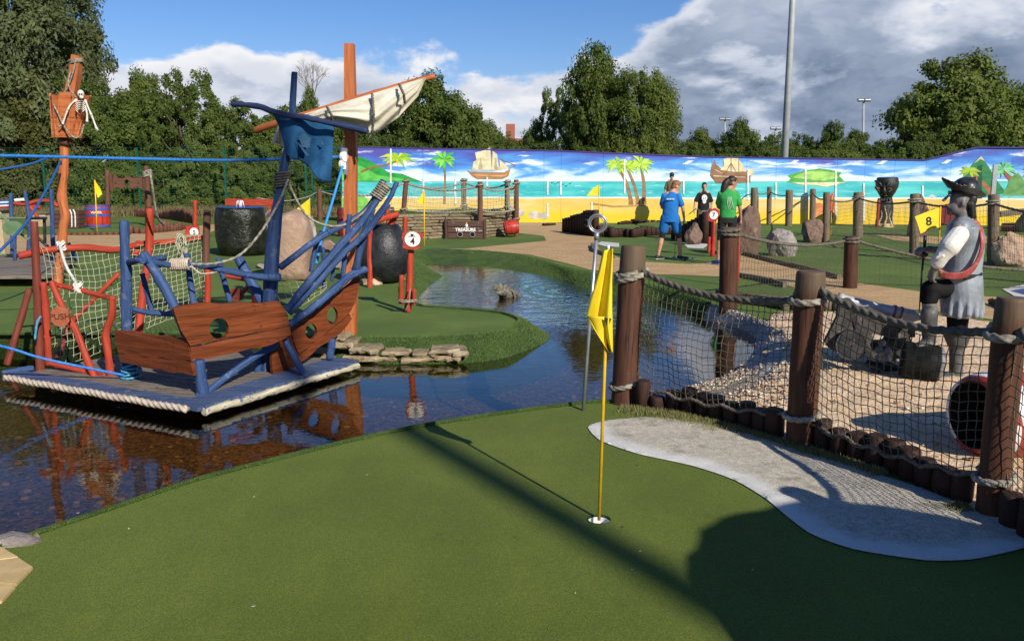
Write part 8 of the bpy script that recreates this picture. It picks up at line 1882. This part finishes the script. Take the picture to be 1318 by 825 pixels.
for k in range(7): capsule(mb, Q(1234 - k * 3.4, 302 + k * 4.6, -.262), Q(1225 - k * 3.2, 303 + k * 4.8, -.235), .010, .014, 8)
fuse('sleeve', mb, M['sleeve'], pr, .006, 1)
mb = MB(); capsule(mb, Q(1232, 302, .19), Q(1215, 322, .18), .07, .055); fuse('sleeve', mb, M['sleeve'], pr, .010, 3)
def sashf(mb):
    for k in range(5):
        d_ = k * .008; mb.tube(smooth_path([Q(1243 + k, 280 - k, .02), Q(1256 + k, 288, -.09), Q(1262 + k * .8, 304, -.16), Q(1262 + k * .6, 322, -.18), Q(1254, 340 + k * 1.5, -.185), Q(1240, 350 + k * 1.8, -.18), Q(1222, 352 + k * 1.6, -.165), Q(1208, 347 + k * 2.2, -.12)], 5), [u_ * 1.5, u_ * 1.7, u_ * 1.8, u_ * 1.6, u_ * 1.7], 8)
mb = MB(); sashf(mb); fuse('sash', mb, M['sash'], pr, .007, 2)
mb = MB(); capsule(mb, Q(1242, 358, -.165), Q(1262, 353, -.10), .018, .018); fuse('belt', mb, M['black'], pr, .008, 1)
def breech(mb):
    capsule(mb, Q(1232, 370, -.02), Q(1199, 372, -.05), .080, .078); capsule(mb, Q(1198, 372, -.05), Q(1196, 385, -.05), .078, .068); capsule(mb, Q(1234, 385, .06), Q(1232, 424, .04), .095, .075)
M['breech'] = mat('matt_black_breeches', (0.006, 0.006, 0.007), (0.016, 0.016, 0.017), 8, .7, spec=.06)
mb = MB(); breech(mb); fuse('breeches', mb, M['breech'], pr, .010, 3)
mb = MB(); capsule(mb, Q(1196, 388, -.05), Q(1197, 402, -.06), .055, .056); fuse('stocking', mb, M['pskin'], pr, .009, 2)
mb = MB(); capsule(mb, Q(1196, 403, -.1), Q(1196, 440, -.1), .066, .05); capsule(mb, Q(1196, 440, -.1), Q(1182, 446, -.12), .045, .035); fuse('boot', mb, M['boot'], pr, .009, 3)
mb = MB(); capsule(mb, Q(1232, 430, .05), Q(1232, 444, .04), .075, .06); loft(mb, [(Q(1232, 446, .04), .07, .07), (Q(1231, 426, .04), .115, .11)]); capsule(mb, Q(1232, 444, .04), Q(1230, 484, .04), .06, .05); capsule(mb, Q(1230, 485, .04), Q(1206, 489, .0), .045, .035); mb.box(Q(1218, 493, .02), (.19, .09, .03)); fuse('boot', mb, M['boot'], pr, .009, 3)
def hatf(mb):
    mb.ball(Q(1243, 243, 0), (u_ * 17, .10, u_ * 15), 20, 12)
    n = 36; V = []; F = []
    for k in range(n):
        th = 2 * PI * k / n; cx_, sx_ = math.cos(th), math.sin(th)
        for j, (rr, zz_) in enumerate(((.9, 0), (1.6, .2), (2.15, 1.0))):
            up_ = (abs(math.sin(th * 1.5 + .0)) ** 1.2); tip = max(0, cx_ * -1) ** 3
            x = 1243 + cx_ * rr * (12.2 + 2.5 * tip); y = 250 + (cx_ * 5.0) - zz_ * (9 * abs(sx_) + 13 * tip + 1)
            V.append(Q(x, y, sx_ * rr * .075 * (1 - .15 * zz_)))
    for k in range(n):
        for j in range(2): F.append((k * 3 + j, ((k + 1) % n) * 3 + j, ((k + 1) % n) * 3 + j + 1, k * 3 + j + 1))
    m = len(V); V2 = V + [v + Vector((0, 0, .016)) for v in V]; F2 = F + [tuple(x + m for x in reversed(f)) for f in F] + [(k * 3 + 2, ((k + 1) % n) * 3 + 2, ((k + 1) % n) * 3 + 2 + m, k * 3 + 2 + m) for k in range(n)] + [(k * 3 + m, ((k + 1) % n) * 3 + m, ((k + 1) % n) * 3, k * 3) for k in range(n)]
    mb.add(V2, F2, None, 0, True)
mb = MB(); hatf(mb); fuse('tricorn_hat', mb, M['hat'], pr, .007, 2)
mb = MB(); mb.ball(Q(1246, 258, 0), (u_ * 9, .085, u_ * 13), 14, 10, jit=.3); [capsule(mb, Q(1250 + (k % 3), 262, -.06 + .024 * k), Q(1252 + (k % 2) * 3, 280 + (k % 3) * 2, -.07 + .028 * k), .022, .012) for k in range(6)]; fuse('hair', mb, M['black'], pr, .008, 2)
for d_ in (-.034, .034): part('eye', M['white'], pr, lambda m: m.ball(Q(1221.5, 253.5, d_), (u_ * 1.2, .008, u_ * 1), 8, 6))
cs = thing('sword_stick', 'thin dark sword stick with a round hilt under the hand of the pirate statue', 'sword', Q(1183, 398))
part('blade', M['iron'], cs, lambda m: m.tube([Q(1190, 312, .0), Q(1186, 360, .0), Q(1183, 402, .0)], [u_ * 1.6, u_ * 1.2, u_ * .7], 8))
part('hilt', M['black'], cs, lambda m: (m.tube([Q(1191, 303, 0), Q(1190, 318, 0)], [u_ * 2.2, u_ * 1.8], 10), m.ball(Q(1188.5, 328, 0), (u_ * 6, .035, u_ * 3.6), 14, 8)))
